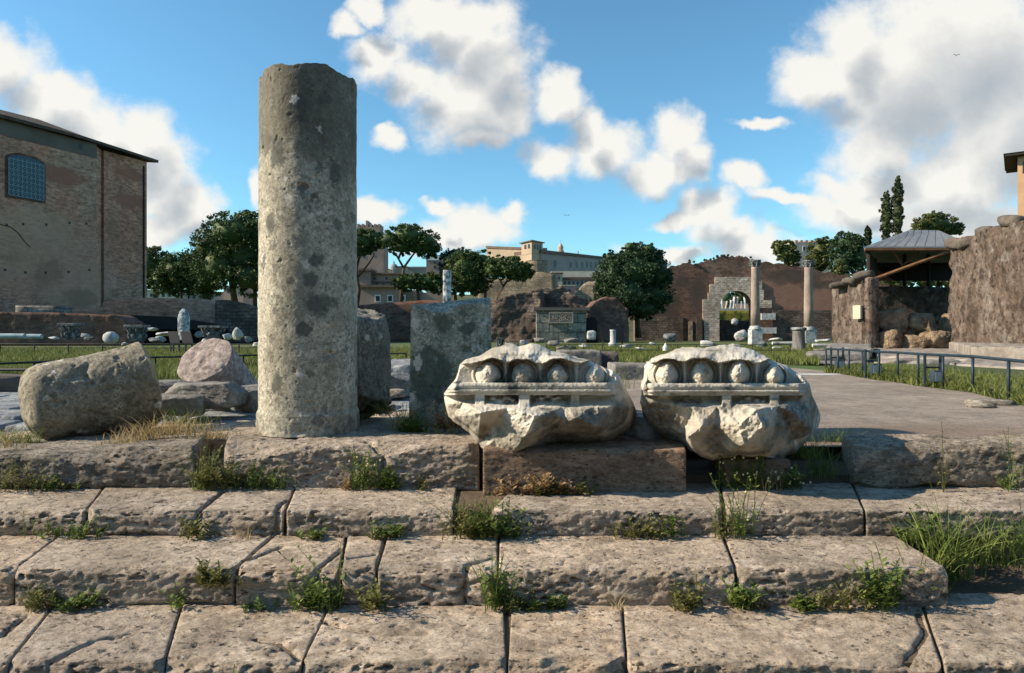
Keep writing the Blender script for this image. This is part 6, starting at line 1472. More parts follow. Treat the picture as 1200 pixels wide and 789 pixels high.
# ------------------------------------------------------------------ railings
def blue_railing():
    posts = [(968,438),(985,440),(995,439.5),(1010.7,444),(1030,447),(1052,449.5),(1076,454),(1105,457.5),(1140,462),(1182,473),(1252,492)]
    pts = []
    for px, yb in posts:
        d = 0.73*F/(yb-HY); pts.append((X(px,d), d))
    pts[2] = (X(995,11.9), 11.9); pts[1] = (X(982,12.4), 12.4)
    root = empty('blue_railing', (pts[5][0], pts[5][1], -0.08), 'low dark blue pipe railing along the gravel path on the right', 'railing')
    H = 0.36
    for i, (x, y) in enumerate(pts):
        MB().tube([(x,y,-0.10),(x,y,H-0.012)], 0.017, 8).build('post', M['bluemetal'], root, smooth=True)
    MB().tube([(x,y,H) for x, y in pts], 0.018, 8).build('top_rail', M['bluemetal'], root, smooth=True)
    return pts
RP = blue_railing()
def floodlight(px, py, d, s, label, rot=0.0):
    c = P(px, py, d); c.z = -0.08; root = empty('floodlight', c, label, 'floodlight', 'floodlights along the blue railing')
    MB().tube([(c.x,c.y,c.z),(c.x,c.y,c.z+0.07*s)], 0.02*s, 8).build('stand', M['lampblue'], root)
    b = MB().box(c.x-0.075*s, c.x+0.075*s, c.y-0.05*s, c.y+0.05*s, c.z+0.072*s, c.z+0.24*s).build('housing', M['lampblue'], root, bevel=0.012*s)
    MB().box(c.x-0.06*s, c.x+0.06*s, c.y-0.056*s, c.y-0.051*s, c.z+0.09*s, c.z+0.22*s).build('lens', M['glasslamp'], b)
    for dx in (-0.11, 0.11): MB().tube([(c.x+dx*s,c.y+0.10*s,c.z),(c.x+dx*s,c.y+0.10*s,c.z+0.47*s)], 0.02*s, 6).build('upright', M['bluemetal'], root)
    MB().tube([(c.x-0.11*s,c.y+0.10*s,c.z+0.28*s),(c.x+0.11*s,c.y+0.10*s,c.z+0.28*s)], 0.014*s, 6).build('crossbar', M['bluemetal'], root)
floodlight(984, 440, 12.5, 1.0, 'blue floodlight box at the far end of the blue railing')
floodlight(1026, 447, 10.9, 1.0, 'blue floodlight box on the middle of the blue railing')
floodlight(1098, 457, 9.1, 0.95, 'nearest blue floodlight box with uprights at the blue railing')

def rail_fence(name, pts, hs, rad, label, mat='darkrail', postr=None, ground=-0.1):
    root = empty(name, (pts[len(pts)//2][0], pts[len(pts)//2][1], ground), label, 'fence')
    for x, y in pts: MB().tube([(x,y,ground),(x,y,hs[0])], postr or rad*1.1, 6).build('post', M[mat], root)
    for h in hs: MB().tube([(x,y,h-(0.003 if h == hs[0] else 0)) for x, y in pts], rad, 6).build('rail', M[mat], root)
d = 14.0
rail_fence('field_fence', [(X(px,dd),dd) for px,dd in ((-60,11.0),(40,12.3),(110,13.6),(182,15),(232,15.6),(285,16.3),(345,17),(420,17.8),(476,18))], [Z(418,15.4), Z(418,15.4)-0.20], 0.022, 'dark two-rail fence crossing the grass behind the fallen drums')
rail_fence('mesh_fence', [(X(px,24),24) for px in range(-40, 480, 40)], [Z(403,24), Z(403,24)-0.14], 0.014, 'thin low dark fence far across the left grass', postr=0.02)
rail_fence('mesh_fence', [(X(px,25),25) for px in range(640, 940, 22)], [Z(404,25), Z(404,25)-0.2], 0.014, 'thin low dark fence behind the cornice fragments', postr=0.02)
# low block whose dark colour stands in for a shaded pit, and rails at far left
rough_wall('low_wall', M['darkrock'], XY(-120, 8.3), XY(43, 8.6), [(0,Z(440,8.3)),(0.6,Z(440,8.5)),(1,Z(442,8.6))], -0.12, 0.35, 201, sp=0.06, amp=0.03, jag=0.01, fine=0.02, label='dark low block standing in for a shaded pit at the left edge behind the big fallen drum', cat='wall')
rail_fence('low_rail', [(X(px,8.0),8.0) for px in (-130,-40,38)], [Z(433,8.0)], 0.02, 'low dark rail above the dark low block at the left edge')

# ------------------------------------------------------------------ pieces standing in the grass
def capital(px, yb, d, w, h, label, mat='darkstone', seed=1):
    c = P(px, yb, d); k = d/F; w *= k; h *= k; root = empty('capital', c, label, 'capital', 'carved capitals in the grass')
    MB().lathe(tuple(c), [(w*0.34,0),(w*0.36,h*0.15),(w*0.33,h*0.35),(w*0.38,h*0.55),(w*0.34,h*0.62),(w*0.46,h*0.82)], 12).build('body', M[mat], root)
    MB().box(c.x-w/2, c.x+w/2, c.y-w/2, c.y+w/2, c.z+h*0.83, c.z+h).build('abacus', M[mat], root, bevel=0.02)
    lf = MB()
    for r_, z0, z1 in ((0.37,0.05,0.42),(0.38,0.42,0.8)):
        for i in range(8):
            a = math.pi*i/4+(0.4 if z0 > 0.3 else 0); x, y = c.x+w*r_*math.cos(a), c.y+w*r_*math.sin(a); ox, oy = math.cos(a)*w*0.12, math.sin(a)*w*0.12
            lf.tube([(x,y,c.z+h*z0),(x+ox*0.3,y+oy*0.3,c.z+h*(z0+z1)/2),(x+ox,y+oy,c.z+h*z1),(x+ox*1.2,y+oy*1.2,c.z+h*(z1-0.08))], [w*0.07,w*0.09,w*0.06,w*0.03], 5)
    lf.build('acanthus_leaves', M[mat], root)
capital(83, 398, 34, 20, 19, 'dark carved capital at the left, in front of the red brick wall')
capital(161, 400, 32, 21, 19, 'dark flaring capital above the top of the big fallen drum')
capital(250, 397, 36, 25, 15, 'broad weathered capital above the pinkish drum')
capital(586, 408, 30, 9, 12, 'small dark carved capital beside the top of the green slab')
def pillar_carved(px, yt, yb, d, w, label, pointed=False, seed=2):
    c = P(px, yb, d); k = d/F; r = w/2*k; H = (yb-yt)*k; rng = random.Random(seed)
    U, Q = surf_lattice(10, 10, 60); x = (U[:,0]-0.5)*2*r; y = (U[:,1]-0.5)*2*r
    n = np.sqrt(x*x+y*y); m = np.maximum(np.abs(x), np.abs(y)); f = np.where(n > 0, 0.45+0.55*m/np.maximum(n, 1e-6), 1)
    x, y = x*f, y*f; z = U[:,2]*H
    if pointed: s = np.interp(U[:,2], [0,0.7,0.9,1], [1,1,0.75,0.25]); x, y = x*s, y*s
    W = np.stack([x, y, z], 1); W[:,:2] *= (1+0.14*fbm(W/k, 0.35, 4, seed)[:,None])
    mesh_np('carved_pillar', W+np.array([c.x,c.y,c.z]), Q, M['veined'], label=label, cat='pillar', smooth=False)
M['veined'] = m_noise('veined_white_marble', [(0.42,(0.07,0.09,0.12)),(0.5,(0.32,0.35,0.38)),(0.6,(0.62,0.63,0.62))], sc=3.2, bump=0.6, bd=0.03, fine=14)
pillar_carved(524, 317, 403, 40, 9.5, 'tall pale mottled marble pillar rising behind the green slab')
pillar_carved(215.5, 362, 399, 34, 11.5, 'pointed carved marble pillar left of the standing column', True, 4)
def board(px, py0, py1, d, w, label, lean=0.0, legs=True):
    k = d/F; c = P(px, py1, d); z1, z0 = Z(py0,d), Z(py1,d); root = empty('info_board', (c.x, c.y, -0.1), label, 'board', 'black information boards')
    w *= k; dx = lean*(z1-z0)
    MB().hexa([(c.x-w/2,d,z0),(c.x+w/2,d,z0),(c.x+w/2,d+0.05,z0),(c.x-w/2,d+0.05,z0),(c.x-w/2+dx,d+0.25,z1),(c.x+w/2+dx,d+0.25,z1),(c.x+w/2+dx,d+0.30,z1),(c.x-w/2+dx,d+0.30,z1)]).build('panel', M['board'], root)
    for s in (-0.3, 0.3): MB().tube([(c.x+s*w,d+0.1,-0.12),(c.x+s*w,d+0.1,z0+0.05)], 0.03, 6).build('leg', M['darkrail'], root)
board(205, 388.5, 402, 26, 11, 'left one of the two tilted black boards by the pinkish drum', -0.5)
board(220, 388.5, 402, 26, 12, 'right one of the two tilted black boards by the pinkish drum', -0.5)
board(710.5, 383.5, 398.5, 40, 11.5, 'left one of the two upright black boards before the brick ruin')
board(726, 383.5, 398.5, 40, 11.5, 'right one of the two upright black boards before the brick ruin')
c = P(718.3, 411, 39.5); MB().lathe((c.x,c.y,-0.1), [(0.30,0),(0.28,0.2),(0.16,0.3),(0.17,0.9),(0.2,1.0)], 14).build('stone_post', M['whitestone'], smooth=True, label='pale stone post between the two upright black boards', cat='post')
def cylinder_lying(name, mat, x0, x1, y, d, rpx, label, cat='column shaft'):
    k = d/F; MB().tube([P(x0,y,d), P((x0+x1)/2,y,d), P(x1,y,d)], [rpx*k, rpx*k*0.97, rpx*k*0.93], 16).build(name, M[mat], smooth=False, label=label, cat=cat)
M['bluestone'] = m_noise('blue_grey_marble', [(0.3,(0.20,0.27,0.31)),(0.7,(0.36,0.45,0.49))], sc=2, bump=0.3)
cylinder_lying('lying_column', 'bluestone', -30, 29, 394, 30, 3.2, 'blue grey column shaft lying in the grass at the left edge')
cylinder_lying('lying_column', 'bluestone', 31, 49, 394.5, 31, 3.0, 'short blue grey shaft piece next to the long one at the left edge')
cylinder_lying('lying_column', 'whitestone', 905, 945, 402.5, 33, 2.0, 'pale lying shaft behind the round altar')
cylinder_lying('lying_column', 'whitestone', 952, 975, 405, 29, 2.2, 'short pale lying shaft right of the round altar')
rock('column_drum', M['whitestone'], (X(130,28),28,Z(396,28)), (0.58,0.5,0.52), 210, sub=3, k=2.4, planes=5, cut=0.2, label='small rounded whitish drum in the grass above the big fallen drum', cat='column drum')
FR = [ # px, y centre, d, w px, h px, label, material, k
 (62,396,33,16,3,'low flat pale slab in the grass left of the left capital','whitestone',6),
 (107,397,33,14,4,'low pale slab right of the left capital','darkstone',6),
 (100,393,38,9,5,'little grey block behind the left capital','whitestone',5),
 (146,403,27,10,5,'small pale rock by the flaring capital','whitestone',3),
 (182,399,30,20,7,'blue grey rubble heap right of the flaring capital','darkstone',3),
 (195,391,36,22,6,'whitish long block beneath the dark opening','whitestone',5),
 (188,397,33,12,6,'white chipped block left of the tilted boards','whitestone',4),
 (178,386,44,14,4,'pale slab high on the bank left of the carved pillar','whitestone',6),
 (232,392,34,10,8,'grey weathered block right of the pointed pillar','darkstone',4),
 (266,394,33,10,10,'pale block at the right side of the broad capital','whitestone',4),
 (279,392,32,15,17,'white leaning sculpted block near the standing column','whitestone',3),
 (292,398,31,12,8,'grey chunk right of the white leaning block','darkstone',4),
 (299,404,27,9,5,'small stone in the grass touching the standing column edge','whitestone',3),
 (240,399,30,8,4,'tiny pale block before the broad capital','whitestone',4),
 (255,404,26,14,4,'flat grey stone behind the pinkish drum','darkstone',5),
 (600,404,33,16,6,'dark block right of the small dark capital','darkstone',4),
 (614,402,34,12,7,'pale greenish block behind the left cornice fragment','whitestone',4),
 (632,399,36,18,6,'long block at the foot of the shrine, left','greyblock',6),
 (650,402,34,16,7,'grey block at the foot of the shrine, middle','greyblock',5),
 (670,400,36,18,8,'pale block at the foot of the shrine, right','greyblock',6),
 (684,405,32,14,4,'flat slab in the grass right of the shrine','whitestone',6),
 (664,408,29,24,6,'low dark block row behind the left cornice fragment','greyblock',7),
 (735,406,31,18,6,'bluish heap of chips right of the boards','whitestone',2.5),
 (752,409,29,16,4,'flat pale chip heap left of the small white peg','whitestone',3),
 (764,403,35,7,4,'tiny pale stone in the grass','whitestone',3),
 (783,395,45,18,12,'dark carved block before the arched wall left part','darkstone',5),
 (830,403,34,18,8,'blue grey block in the grass below the archway','whitestone',5),
 (868,398,45,14,6,'grey slab at the archway foot','greyblock',6),
 (893,404,36,14,11,'dark heap right of the left granite column','darkstone',2.6),
 (912,408,30,14,3,'flat pale slab left of the round altar','whitestone',6),
 (962,410,27,16,3,'flat stone in the grass between altar and stairs','greyblock',6),
 (908,398,50,18,4,'long pale slab behind the left granite column','whitestone',6),
 (966,399,46,18,4,'long pale slab right of the right granite column','whitestone',6)]
for i, (px, py, d, w, h, lb, mt, kk) in enumerate(FR):
    k = d/F; zc = Z(py, d); zc = max(zc, -0.12+h*k/2*0.8)
    rock('marble_fragment', M[mt], (X(px,d), d, zc), (w*k, max(w*k*0.7, 0.25), h*k), 220+i, sub=3, k=kk, planes=14, cut=0.45, low=0.12, mid=0.12, rot=(0,random.Random(i).uniform(-5,5),i*31%40-20), label=lb, cat='stone fragment', group='marble fragments lying in the grass')
MB().lathe(tuple(P(780,411,24)), [(0.10,0),(0.10,0.12),(0.05,0.2),(0.02,0.27)], 10).build('peg', M['white'], label='small white pointed peg in the grass between the fragments', cat='peg')
def slabk(name, x0, x1, yt, yb, d, dp, mat, seed, label, cat='stone block', sp=0.02, **kw):
    z1 = Z(yt, d+0.0); stone(name, M[mat], [(X(a,d), y, z) for z in (-0.12, z1) for a, y in ((x0,d),(x1,d),(x1,d+dp),(x0,d+dp))], seed, sp=sp, rnd=0.03, low=0.02, mid=0.008, pit=0.006, chips=5, chip=0.04, label=label, cat=cat, **kw)
slabk('stone_block', 720, 792, 427, 447, 10.6, 0.8, 'greyblock', 301, 'rectangular grey block lying behind the gap of the cornice fragments')
slabk('stone_block', 655, 705, 411, 436, 13.8, 0.9, 'greyblock', 302, 'dark low block right behind the top of the left cornice fragment', sp=0.03)
slabk('stone_block', 700, 725, 413, 430, 14.6, 0.9, 'darkrock', 303, 'small dark block beside the rectangular grey block', sp=0.03)
slabk('stone_slab', 425, 482, 428, 446, 10.5, 2.6, 'basalt', 304, 'bluish flat slab behind the gap right of the boulder', sp=0.03)

# ------------------------------------------------------------------ grass and weeds
def blades(bases, h, w, seed, lean=0.5, seg=4, hv=0.5):
    """ribbons; bases (n,3)"""
    rng = np.random.RandomState(seed); n = len(bases); B = np.asarray(bases, float)
    a = rng.rand(n)*2*np.pi; ln = lean*(0.2+rng.rand(n)); H = h*(1-hv+2*hv*rng.rand(n))*1.0; W = w*(0.6+0.8*rng.rand(n))
    f = rng.rand(n)*2*np.pi; V = []; 
    for s in range(seg+1):
        t = s/seg; off = ln*H*t**1.8; z = H*(t-0.25*ln*t**2.5)
        c = B+np.stack([np.cos(a)*off, np.sin(a)*off, z], 1); hw = (W*(1-t)**0.7*0.5+0.0002)[:,None]; d = np.stack([np.cos(f), np.sin(f), 0*f], 1)
        V.append(c-d*hw); V.append(c+d*hw)
    V = np.stack(V, 1); m = 2*(seg+1); idx = (np.arange(n)*m)[:,None]; Q = []
    for s in range(seg): Q.append(np.stack([idx[:,0]+2*s, idx[:,0]+2*s+1, idx[:,0]+2*s+3, idx[:,0]+2*s+2], 1))
    return V.reshape(-1, 3), np.concatenate(Q)
def field(name, mat, regions, n, h, w, seed, label=None):
    rng = np.random.RandomState(seed); B = []
    for (x0, x1, d0, d1) in regions:
        area = 1; k = n//len(regions)
        d = 1/(1/d1+(1/d0-1/d1)*rng.rand(k*2)); px = x0+(x1-x0)*rng.rand(k*2); x = (px-600)/F*d
        keep = fbm(np.stack([x*0.35, d*0.35, 0*x], 1), 1, 3, seed) > -0.22; x, d = x[keep][:k], d[keep][:k]
        B.append(np.stack([x, d, np.full_like(x, -0.13)], 1))
    B = np.concatenate(B); V, Q = blades(B, h, w, seed, 0.6, 3)
    # thicken blades with distance so far grass still reads as a mass
    return mesh_np(name, V, Q, M[mat], smooth=False, kind='stuff')
field('grass', 'fieldgrass', [(-40,480,16.5,23),(-40,480,22,36),(630,960,17,26),(640,960,26,45)], 60000, 0.17, 0.028, 5)
field('grass', 'fieldgrass', [(-60,480,11.5,17)], 16000, 0.15, 0.014, 6)
# strip of ground cover behind the blue railing
def strip():
    rng = np.random.RandomState(8); B = []
    for i in range(len(RP)-1):
        a, b = np.array(RP[i]), np.array(RP[i+1]); 
        k = 2200
        t = rng.rand(k); w = np.abs(rng.normal(size=k))*1.1+rng.uniform(-0.12, 0.1, k); nrm = np.array([b[1]-a[1], -(b[0]-a[0])]); nrm = nrm/np.linalg.norm(nrm); nrm = nrm*np.sign(nrm[1]) if abs(nrm[1]) > 0.2 else nrm
        p = a+(b-a)*t[:,None]+np.array([0.75,0.66])[None,:]*w[:,None]
        B.append(np.stack([p[:,0], p[:,1], np.full(k, -0.09)], 1))
    V, Q = blades(np.concatenate(B), 0.13, 0.018, 9, 0.9, 3); mesh_np('grass', V, Q, M['fieldgrass'], smooth=False, kind='stuff')
strip()
sheet('verge', [(RP[-1][0]-0.05,RP[-1][1]-0.1)]+[(x+5.5,y+1.5) for x,y in (RP[-1],)]+[(X(1300,14),14),(X(1030,16.5),16.5),(X(968,14.2),14.2)]+[(x-0.08,y-0.10) for x,y in RP[:-1]], -0.071, M['verge'] if 'verge' in M else M.setdefault('verge', m_noise('weedy_soil', [(0.35,(0.035,0.055,0.015)),(0.55,(0.07,0.09,0.03)),(0.7,(0.12,0.095,0.06))], sc=3, bump=0.5, bd=0.03)))

def leafy(bases, h, seed, nl=14, ls=0.012, spread=0.5):
    """upright stems with small pointed leaves"""
    rng = np.random.RandomState(seed); V = []; Fc = []
    def addq(pts):
        b = len(V); V.extend(pts); Fc.append((b, b+1, b+2, b+3))
    for (x, y, z) in bases:
        a = rng.rand()*6.28; H = h*(0.45+0.8*rng.rand()); ln = spread*rng.rand(); p0 = np.array([x, y, z])
        def pos(t): return p0+np.array([math.cos(a)*ln*H*t**1.6, math.sin(a)*ln*H*t**1.6, H*t*(1-0.2*ln*t)])
        w = 0.0016
        for s in range(4):
            q0, q1 = pos(s/4), pos((s+1)/4); addq([q0-[w,0,0], q0+[w,0,0], q1+[w,0,0], q1-[w,0,0]])
        for k in range(nl):
            t = 0.12+0.88*(k+rng.rand())/nl; c = pos(min(t, 1)); b = rng.rand()*6.28; u = np.array([math.cos(b), math.sin(b), 0.25+0.5*rng.rand()]); u /= np.linalg.norm(u)
            sd = np.cross(u, [0,0,1]); sd /= np.linalg.norm(sd); L = ls*(0.6+rng.rand())*(1.25-0.6*t)*1.6
            addq([c, c+u*L*0.5+sd*L*0.24, c+u*L, c+u*L*0.5-sd*L*0.24])
    return np.array(V), np.array(Fc)
def ground_at(px, py, k):
    """point at the foot of riser k (0..3) under image column px: just in front of the riser"""
    y = YF[k]-0.012; return y
WN = [0]
def weed(kind, px, k, wpx, hpx, n, label, name='weed', y=None, z=None, flowers=0, dry=False):
    """clump at image column px in the joint at the foot of riser k; size in px"""
    WN[0] += 1; seed = 400+WN[0]; rng = np.random.RandomState(seed)
    d = (YF[k]-0.02) if y is None else y; zb = ZB[k] if z is None else z
    kx = d/F; x0 = X(px, d)
    n = max(3, int(n*0.55)) if kind == 'leaf' else n
    base = [(x0+rng.normal()*wpx*kx*0.30, d+rng.uniform(-0.05, 0.01), zb-0.01) for _ in range(n)]
    H = hpx*kx
    root = None
    if kind == 'grass':
        V, Q = blades(base, H*0.8, 0.0045, seed, 0.8, 5); m = 'dry' if dry else 'weed'
    elif kind == 'tall':
        V, Q = blades(base, H*0.85, 0.006, seed, 0.9, 7); m = 'weedlight'
    else:
        V, Q = leafy(base, H, seed, rng.randint(9, 22), rng.uniform(0.010, 0.021), rng.uniform(0.5, 1.3)); m = 'dryred' if dry else ('weed', 'weed', 'weedolive')[seed % 3]
        V2, Q2 = blades([base[i] for i in rng.randint(0, len(base), max(6, n//2))], H*rng.uniform(0.5, 0.9), 0.0028, seed+1, 0.9, 4); Q = np.concatenate([Q, Q2+len(V)]); V = np.concatenate([V, V2])
    o = mesh_np(name, V, Q, M[m], smooth=False, label=label, cat='grass tuft' if kind in ('grass','tall') else 'weed', group='weeds in the joints of the staircase')
    if flowers:
        f = MB(); rng2 = random.Random(seed)
        for i in range(flowers):
            b = base[rng2.randrange(len(base))]; c = Vector((b[0]+rng2.gauss(0,wpx*kx*0.2), b[1]-0.03, zb+H*rng2.uniform(0.3,0.9))); r = 0.006
            f.lathe(tuple(c), [(r*0.4,-r),(r,-r*0.2),(r*0.9,r*0.5),(r*0.2,r)], 6)
            f.build('flower_head', M['flower'], o); f = MB()
    return o
weed('leaf', 25, 3, 60, 45, 46, 'bushy bright green weed at the left end under the big rough block', flowers=0)
weed('leaf', 60, 3, 50, 20, 24, 'low green weed trailing along the foot of the big rough block')
weed('grass', 10, 3, 40, 26, 60, 'pale dry tuft at the far left end of the top row', y=4.0, z=-0.02, dry=True)
weed('leaf', 250, 3, 46, 48, 60, 'dense green weed filling the gap between the two blocks of the top row')
weed('grass', 240, 3, 30, 58, 34, 'tall thin grass in the gap between the two blocks of the top row')
weed('leaf', 300, 3, 60, 34, 44, 'green weed at the foot of the block carrying the standing column')
weed('grass', 322, 3, 34, 34, 40, 'short grass tuft below the left foot of the standing column')
weed('leaf', 434, 3, 36, 52, 60, 'leafy flowering weed right of the standing column foot', flowers=10)
weed('leaf', 458, 3, 26, 26, 20, 'small green weed beside the leafy flowering weed')
weed('leaf', 492, 3, 18, 22, 12, 'small sprig below the green slab')
weed('leaf', 405, 3, 16, 16, 14, 'withered reddish plantlet below the standing column', dry=True)
weed('leaf', 640, 3, 74, 24, 60, 'low reddish withered weeds along the brown plinth', dry=True, y=3.71)
weed('leaf', 650, 3, 60, 18, 30, 'low green weeds along the brown plinth', y=3.70)
weed('leaf', 595, 3, 16, 22, 10, 'withered tuft at the left end of the brown plinth', dry=True, y=3.72)
weed('leaf', 870, 3, 52, 46, 46, 'flowering green weed under the right cornice fragment', flowers=14)
weed('grass', 905, 3, 50, 30, 40, 'yellowish grass under the right end of the right cornice fragment', dry=True)
weed('leaf', 925, 3, 34, 30, 26, 'small cream flowering weed left of the kerb stone', flowers=16)
weed('grass', 962, 3, 34, 44, 90, 'soft green grass in the gap left of the kerb stone', y=4.0, z=-0.2)
weed('leaf', 1096, 3, 14, 76, 6, 'tall thin stalk in front of the kerb stone', y=3.80)
weed('leaf', 1183, 3, 14, 78, 8, 'tall pale green stalk before the kerb stone at the right edge', y=3.80)
weed('leaf', 1178, 3, 20, 24, 12, 'little weed at the foot of the kerb stone near the right edge')
# second joint
weed('leaf', 232, 2, 30, 26, 26, 'green weed on the edge of the third step, left part')
weed('leaf', 70, 2, 60, 30, 30, 'weed at the left end under the third step')
weed('leaf', 100, 2, 40, 22, 20, 'low weed beside the left end of the third step')
weed('grass', 288, 2, 16, 26, 14, 'small dry tuft under the third step, left of the middle', dry=True)
weed('leaf', 368, 2, 26, 16, 16, 'little green weed under the third step below the column')
weed('leaf', 445, 2, 44, 20, 26, 'low green weeds under the third step right of the column')
weed('leaf', 550, 2, 40, 48, 60, 'big trailing green weed in the broken spot of the third step')
weed('leaf', 580, 2, 50, 42, 50, 'dense green weed right of the broken spot of the third step')
weed('leaf', 606, 2, 20, 20, 14, 'small sprig right of the dense weed on the third step')
weed('leaf', 750, 2, 50, 28, 40, 'grassy green weed under the middle of the third step')
weed('leaf', 785, 2, 20, 26, 14, 'small upright weed right of the grassy weed under the third step')
weed('leaf', 868, 2, 30, 66, 40, 'tall green weed climbing at the joint below the right fragment', flowers=4)
weed('leaf', 845, 2, 20, 34, 16, 'weed at the left side of the joint below the right fragment')
weed('tall', 1105, 2, 62, 84, 150, 'large fountain of long grass at the right end of the steps', y=3.2, z=-0.50)
weed('tall', 1098, 2, 20, 116, 14, 'tallest seeding grass stalks rising from the large grass clump', y=3.25, z=-0.48)
weed('tall', 1165, 2, 60, 60, 90, 'long grass at the right edge beside the large clump', y=3.25, z=-0.46)
weed('leaf', 1075, 2, 40, 40, 34, 'green weed left of the large grass clump', y=3.3, z=-0.38)
weed('leaf', 1192, 2, 26, 60, 40, 'leafy weed cut by the right photo edge', y=3.25, z=-0.40)
# third joint
weed('leaf', 52, 1, 40, 30, 34, 'bright green weed at the foot of the second step, far left')
weed('leaf', 90, 1, 40, 22, 24, 'low weed beside the bright one at the foot of the second step')
weed('leaf', 212, 1, 16, 34, 12, 'small upright sprig at the foot of the wide sunlit block')
weed('leaf', 258, 1, 40, 28, 40, 'green weed grown over the joint left of the cracked block', y=2.88, z=-0.42)
weed('leaf', 365, 1, 56, 36, 46, 'dense weeds at the foot of the cracked block')
weed('leaf', 386, 1, 24, 66, 14, 'upright stalks at the narrow broken piece of the second step')
weed('leaf', 438, 1, 34, 42, 26, 'green weed at the joint right of the narrow broken piece')
weed('leaf', 305, 1, 26, 16, 14, 'tiny weed row at the foot of the cracked block, left side')
weed('leaf', 578, 1, 26, 60, 40, 'green weed growing in the joint near the middle of the second step')
weed('leaf', 603, 1, 30, 24, 20, 'small weed right of the middle joint of the second step')
weed('leaf', 640, 1, 44, 14, 24, 'low weeds at the foot of the long middle block')
weed('grass', 724, 1, 10, 30, 10, 'withered brown leaf tuft at the foot of the long middle block', dry=True)
weed('leaf', 806, 1, 36, 34, 26, 'green weed near the right end of the long middle block')
weed('leaf', 868, 1, 30, 44, 26, 'weed in the joint of the two right blocks of the second step')
weed('leaf', 884, 1, 40, 18, 24, 'withered reddish weed near the right joint of the second step', dry=True)
weed('leaf', 975, 1, 46, 40, 40, 'green weed at the foot of the right block of the second step')
weed('leaf', 1028, 1, 38, 64, 44, 'tall leafy weed at the foot of the right block, near its end', flowers=0)
weed('leaf', 940, 1, 40, 20, 24, 'low weeds left of the tall leafy weed')
weed('leaf', 1076, 1, 22, 50, 14, 'thin upright weed at the corner of the right block', y=2.95, z=-0.5)
weed('leaf', 1095, 1, 26, 30, 16, 'thin weeds in the dark corner right of the second step', y=3.0, z=-0.52)
# bottom edge
weed('leaf', 264, 0, 26, 58, 26, 'sprawling green sprig at the bottom edge, left of the middle', y=2.30, z=-0.665)
weed('leaf', 344, 0, 16, 36, 12, 'small green sprig at the bottom edge below the column', y=2.30, z=-0.665)
weed('leaf', 655, 0, 60, 36, 60, 'green weeds at the bottom edge under the short pale block', y=2.32, z=-0.67)
weed('leaf', 732, 0, 18, 46, 16, 'weed in the joint right of the short pale block', y=2.32, z=-0.66)
weed('leaf', 870, 0, 30, 40, 26, 'green weed at the bottom edge under the longest block, left', y=2.31, z=-0.665)
weed('leaf', 912, 0, 30, 40, 24, 'green weed at the bottom edge under the longest block, middle', y=2.31, z=-0.665)
weed('leaf', 985, 0, 36, 28, 22, 'low weed at the bottom edge under the longest block, right', y=2.31, z=-0.665)
weed('leaf', 1135, 0, 26, 34, 20, 'small green weed at the bottom right edge', y=2.31, z=-0.665)
# dry grass on the platform
def tuft(px, py, d, wpx, hpx, n, kind, label):
    rng = np.random.RandomState(WN[0]+900); WN[0] += 1; kx = d/F; c = P(px, py, d)
    base = [(c.x+rng.normal()*wpx*kx*0.33, d+rng.normal()*wpx*kx*0.12, c.z-0.01) for _ in range(n)]
    if kind == 'leaf': V, Q = leafy(base, hpx*kx, WN[0], 14, 0.02, 0.8); m = 'weed'
    elif kind == 'leafdry': V, Q = leafy(base, hpx*kx, WN[0], 14, 0.02, 0.8); m = 'dryred'
    else: V, Q = blades(base, hpx*kx*0.85, 0.005, WN[0], 0.9, 4); m = {'dry':'dry','green':'weed','light':'weedlight'}[kind]
    mesh_np('grass_tuft' if 'leaf' not in kind else 'weed', V, Q, M[m], smooth=False, label=label, cat='grass tuft' if 'leaf' not in kind else 'weed', group='tufts on the platform')
tuft(170, 513, 4.25, 50, 20, 160, 'dry', 'dry straw grass before the right end of the big fallen drum')
tuft(205, 508, 4.3, 60, 26, 170, 'dry', 'tallest dry straw grass between the big drum and the column')
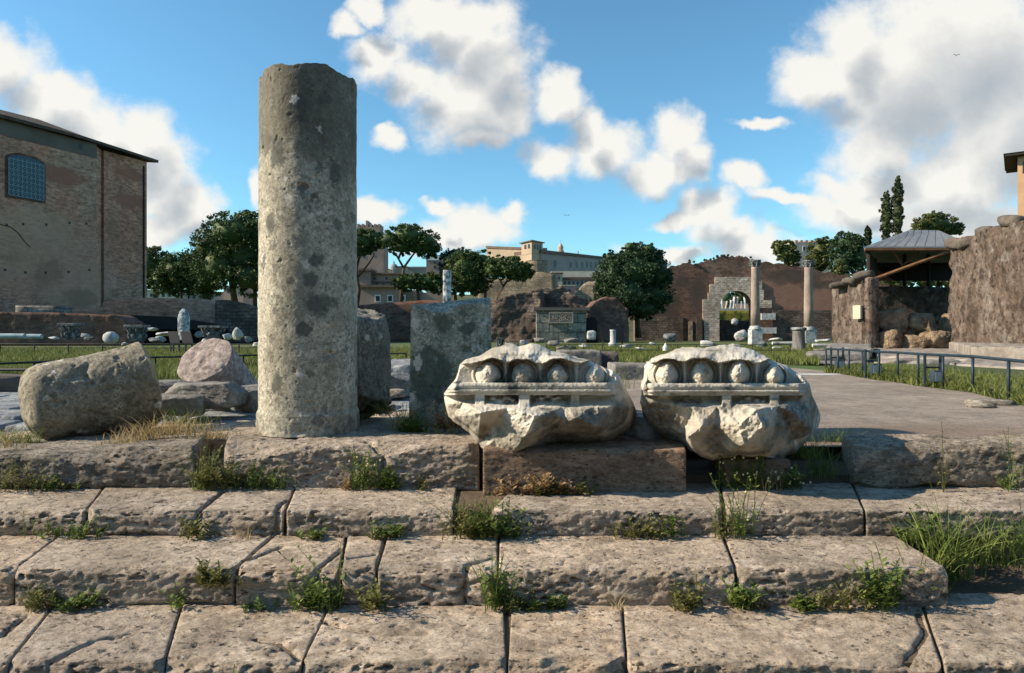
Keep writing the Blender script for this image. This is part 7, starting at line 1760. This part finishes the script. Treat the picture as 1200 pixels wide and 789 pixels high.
tuft(250, 512, 4.25, 50, 16, 110, 'dry', 'low dry straw grass left of the standing column foot')
tuft(140, 519, 4.1, 40, 12, 80, 'dry', 'thin dry grass at the back of the big rough block')
tuft(215, 500, 4.5, 50, 24, 60, 'light', 'green yellow grass behind the dry straw')
tuft(195, 492, 4.7, 40, 26, 60, 'green', 'dark green grass at the right foot of the big fallen drum')
tuft(205, 440, 6.8, 24, 24, 10, 'light', 'bright green sprig behind the big drum')
tuft(18, 522, 4.3, 44, 26, 160, 'light', 'yellow green cushion of grass at the left edge below the big drum')
tuft(472, 505, 4.5, 22, 38, 130, 'dry', 'dry bunch grass at the left foot of the green slab')
tuft(485, 512, 4.4, 26, 24, 46, 'leaf', 'dark green weed at the foot of the green slab')
tuft(528, 505, 4.4, 34, 34, 40, 'leafdry', 'withered brown weed between the green slab and the left fragment')
tuft(510, 512, 4.35, 60, 18, 60, 'green', 'low grass along the foot of the green slab')
tuft(440, 486, 4.9, 26, 20, 34, 'leaf', 'low weed at the foot of the dark boulder')
tuft(947, 535, 4.1, 30, 30, 90, 'light', 'light green grass right behind the right cornice fragment')
tuft(975, 520, 4.5, 44, 22, 120, 'green', 'green grass at the near end of the gravel path')
tuft(735, 455, 8.5, 10, 30, 20, 'light', 'sprig of yellow green grass seen between the cornice fragments')
# birds
def bird(px, py, d, s, label):
    c = P(px, py, d); MB().add([(c.x-s,c.y,c.z+s*0.3),(c.x,c.y-0.1*s,c.z),(c.x,c.y+0.25*s,c.z+0.05*s),(c.x-s*0.5,c.y,c.z+s*0.35),(c.x+s,c.y,c.z+s*0.25),(c.x+s*0.5,c.y,c.z+s*0.33),(c.x,c.y+0.5*s,c.z-0.1*s),(c.x,c.y-0.4*s,c.z-0.05*s)],
      [(0,1,2,3),(4,5,2,1),(1,7,6,2)]).build('bird', M['board'], label=label, cat='bird')
bird(664, 253, 90, 0.45, 'tiny dark bird in the sky above the hill palace')
bird(1121, 65, 90, 0.5, 'tiny dark bird before the big cloud, upper right')
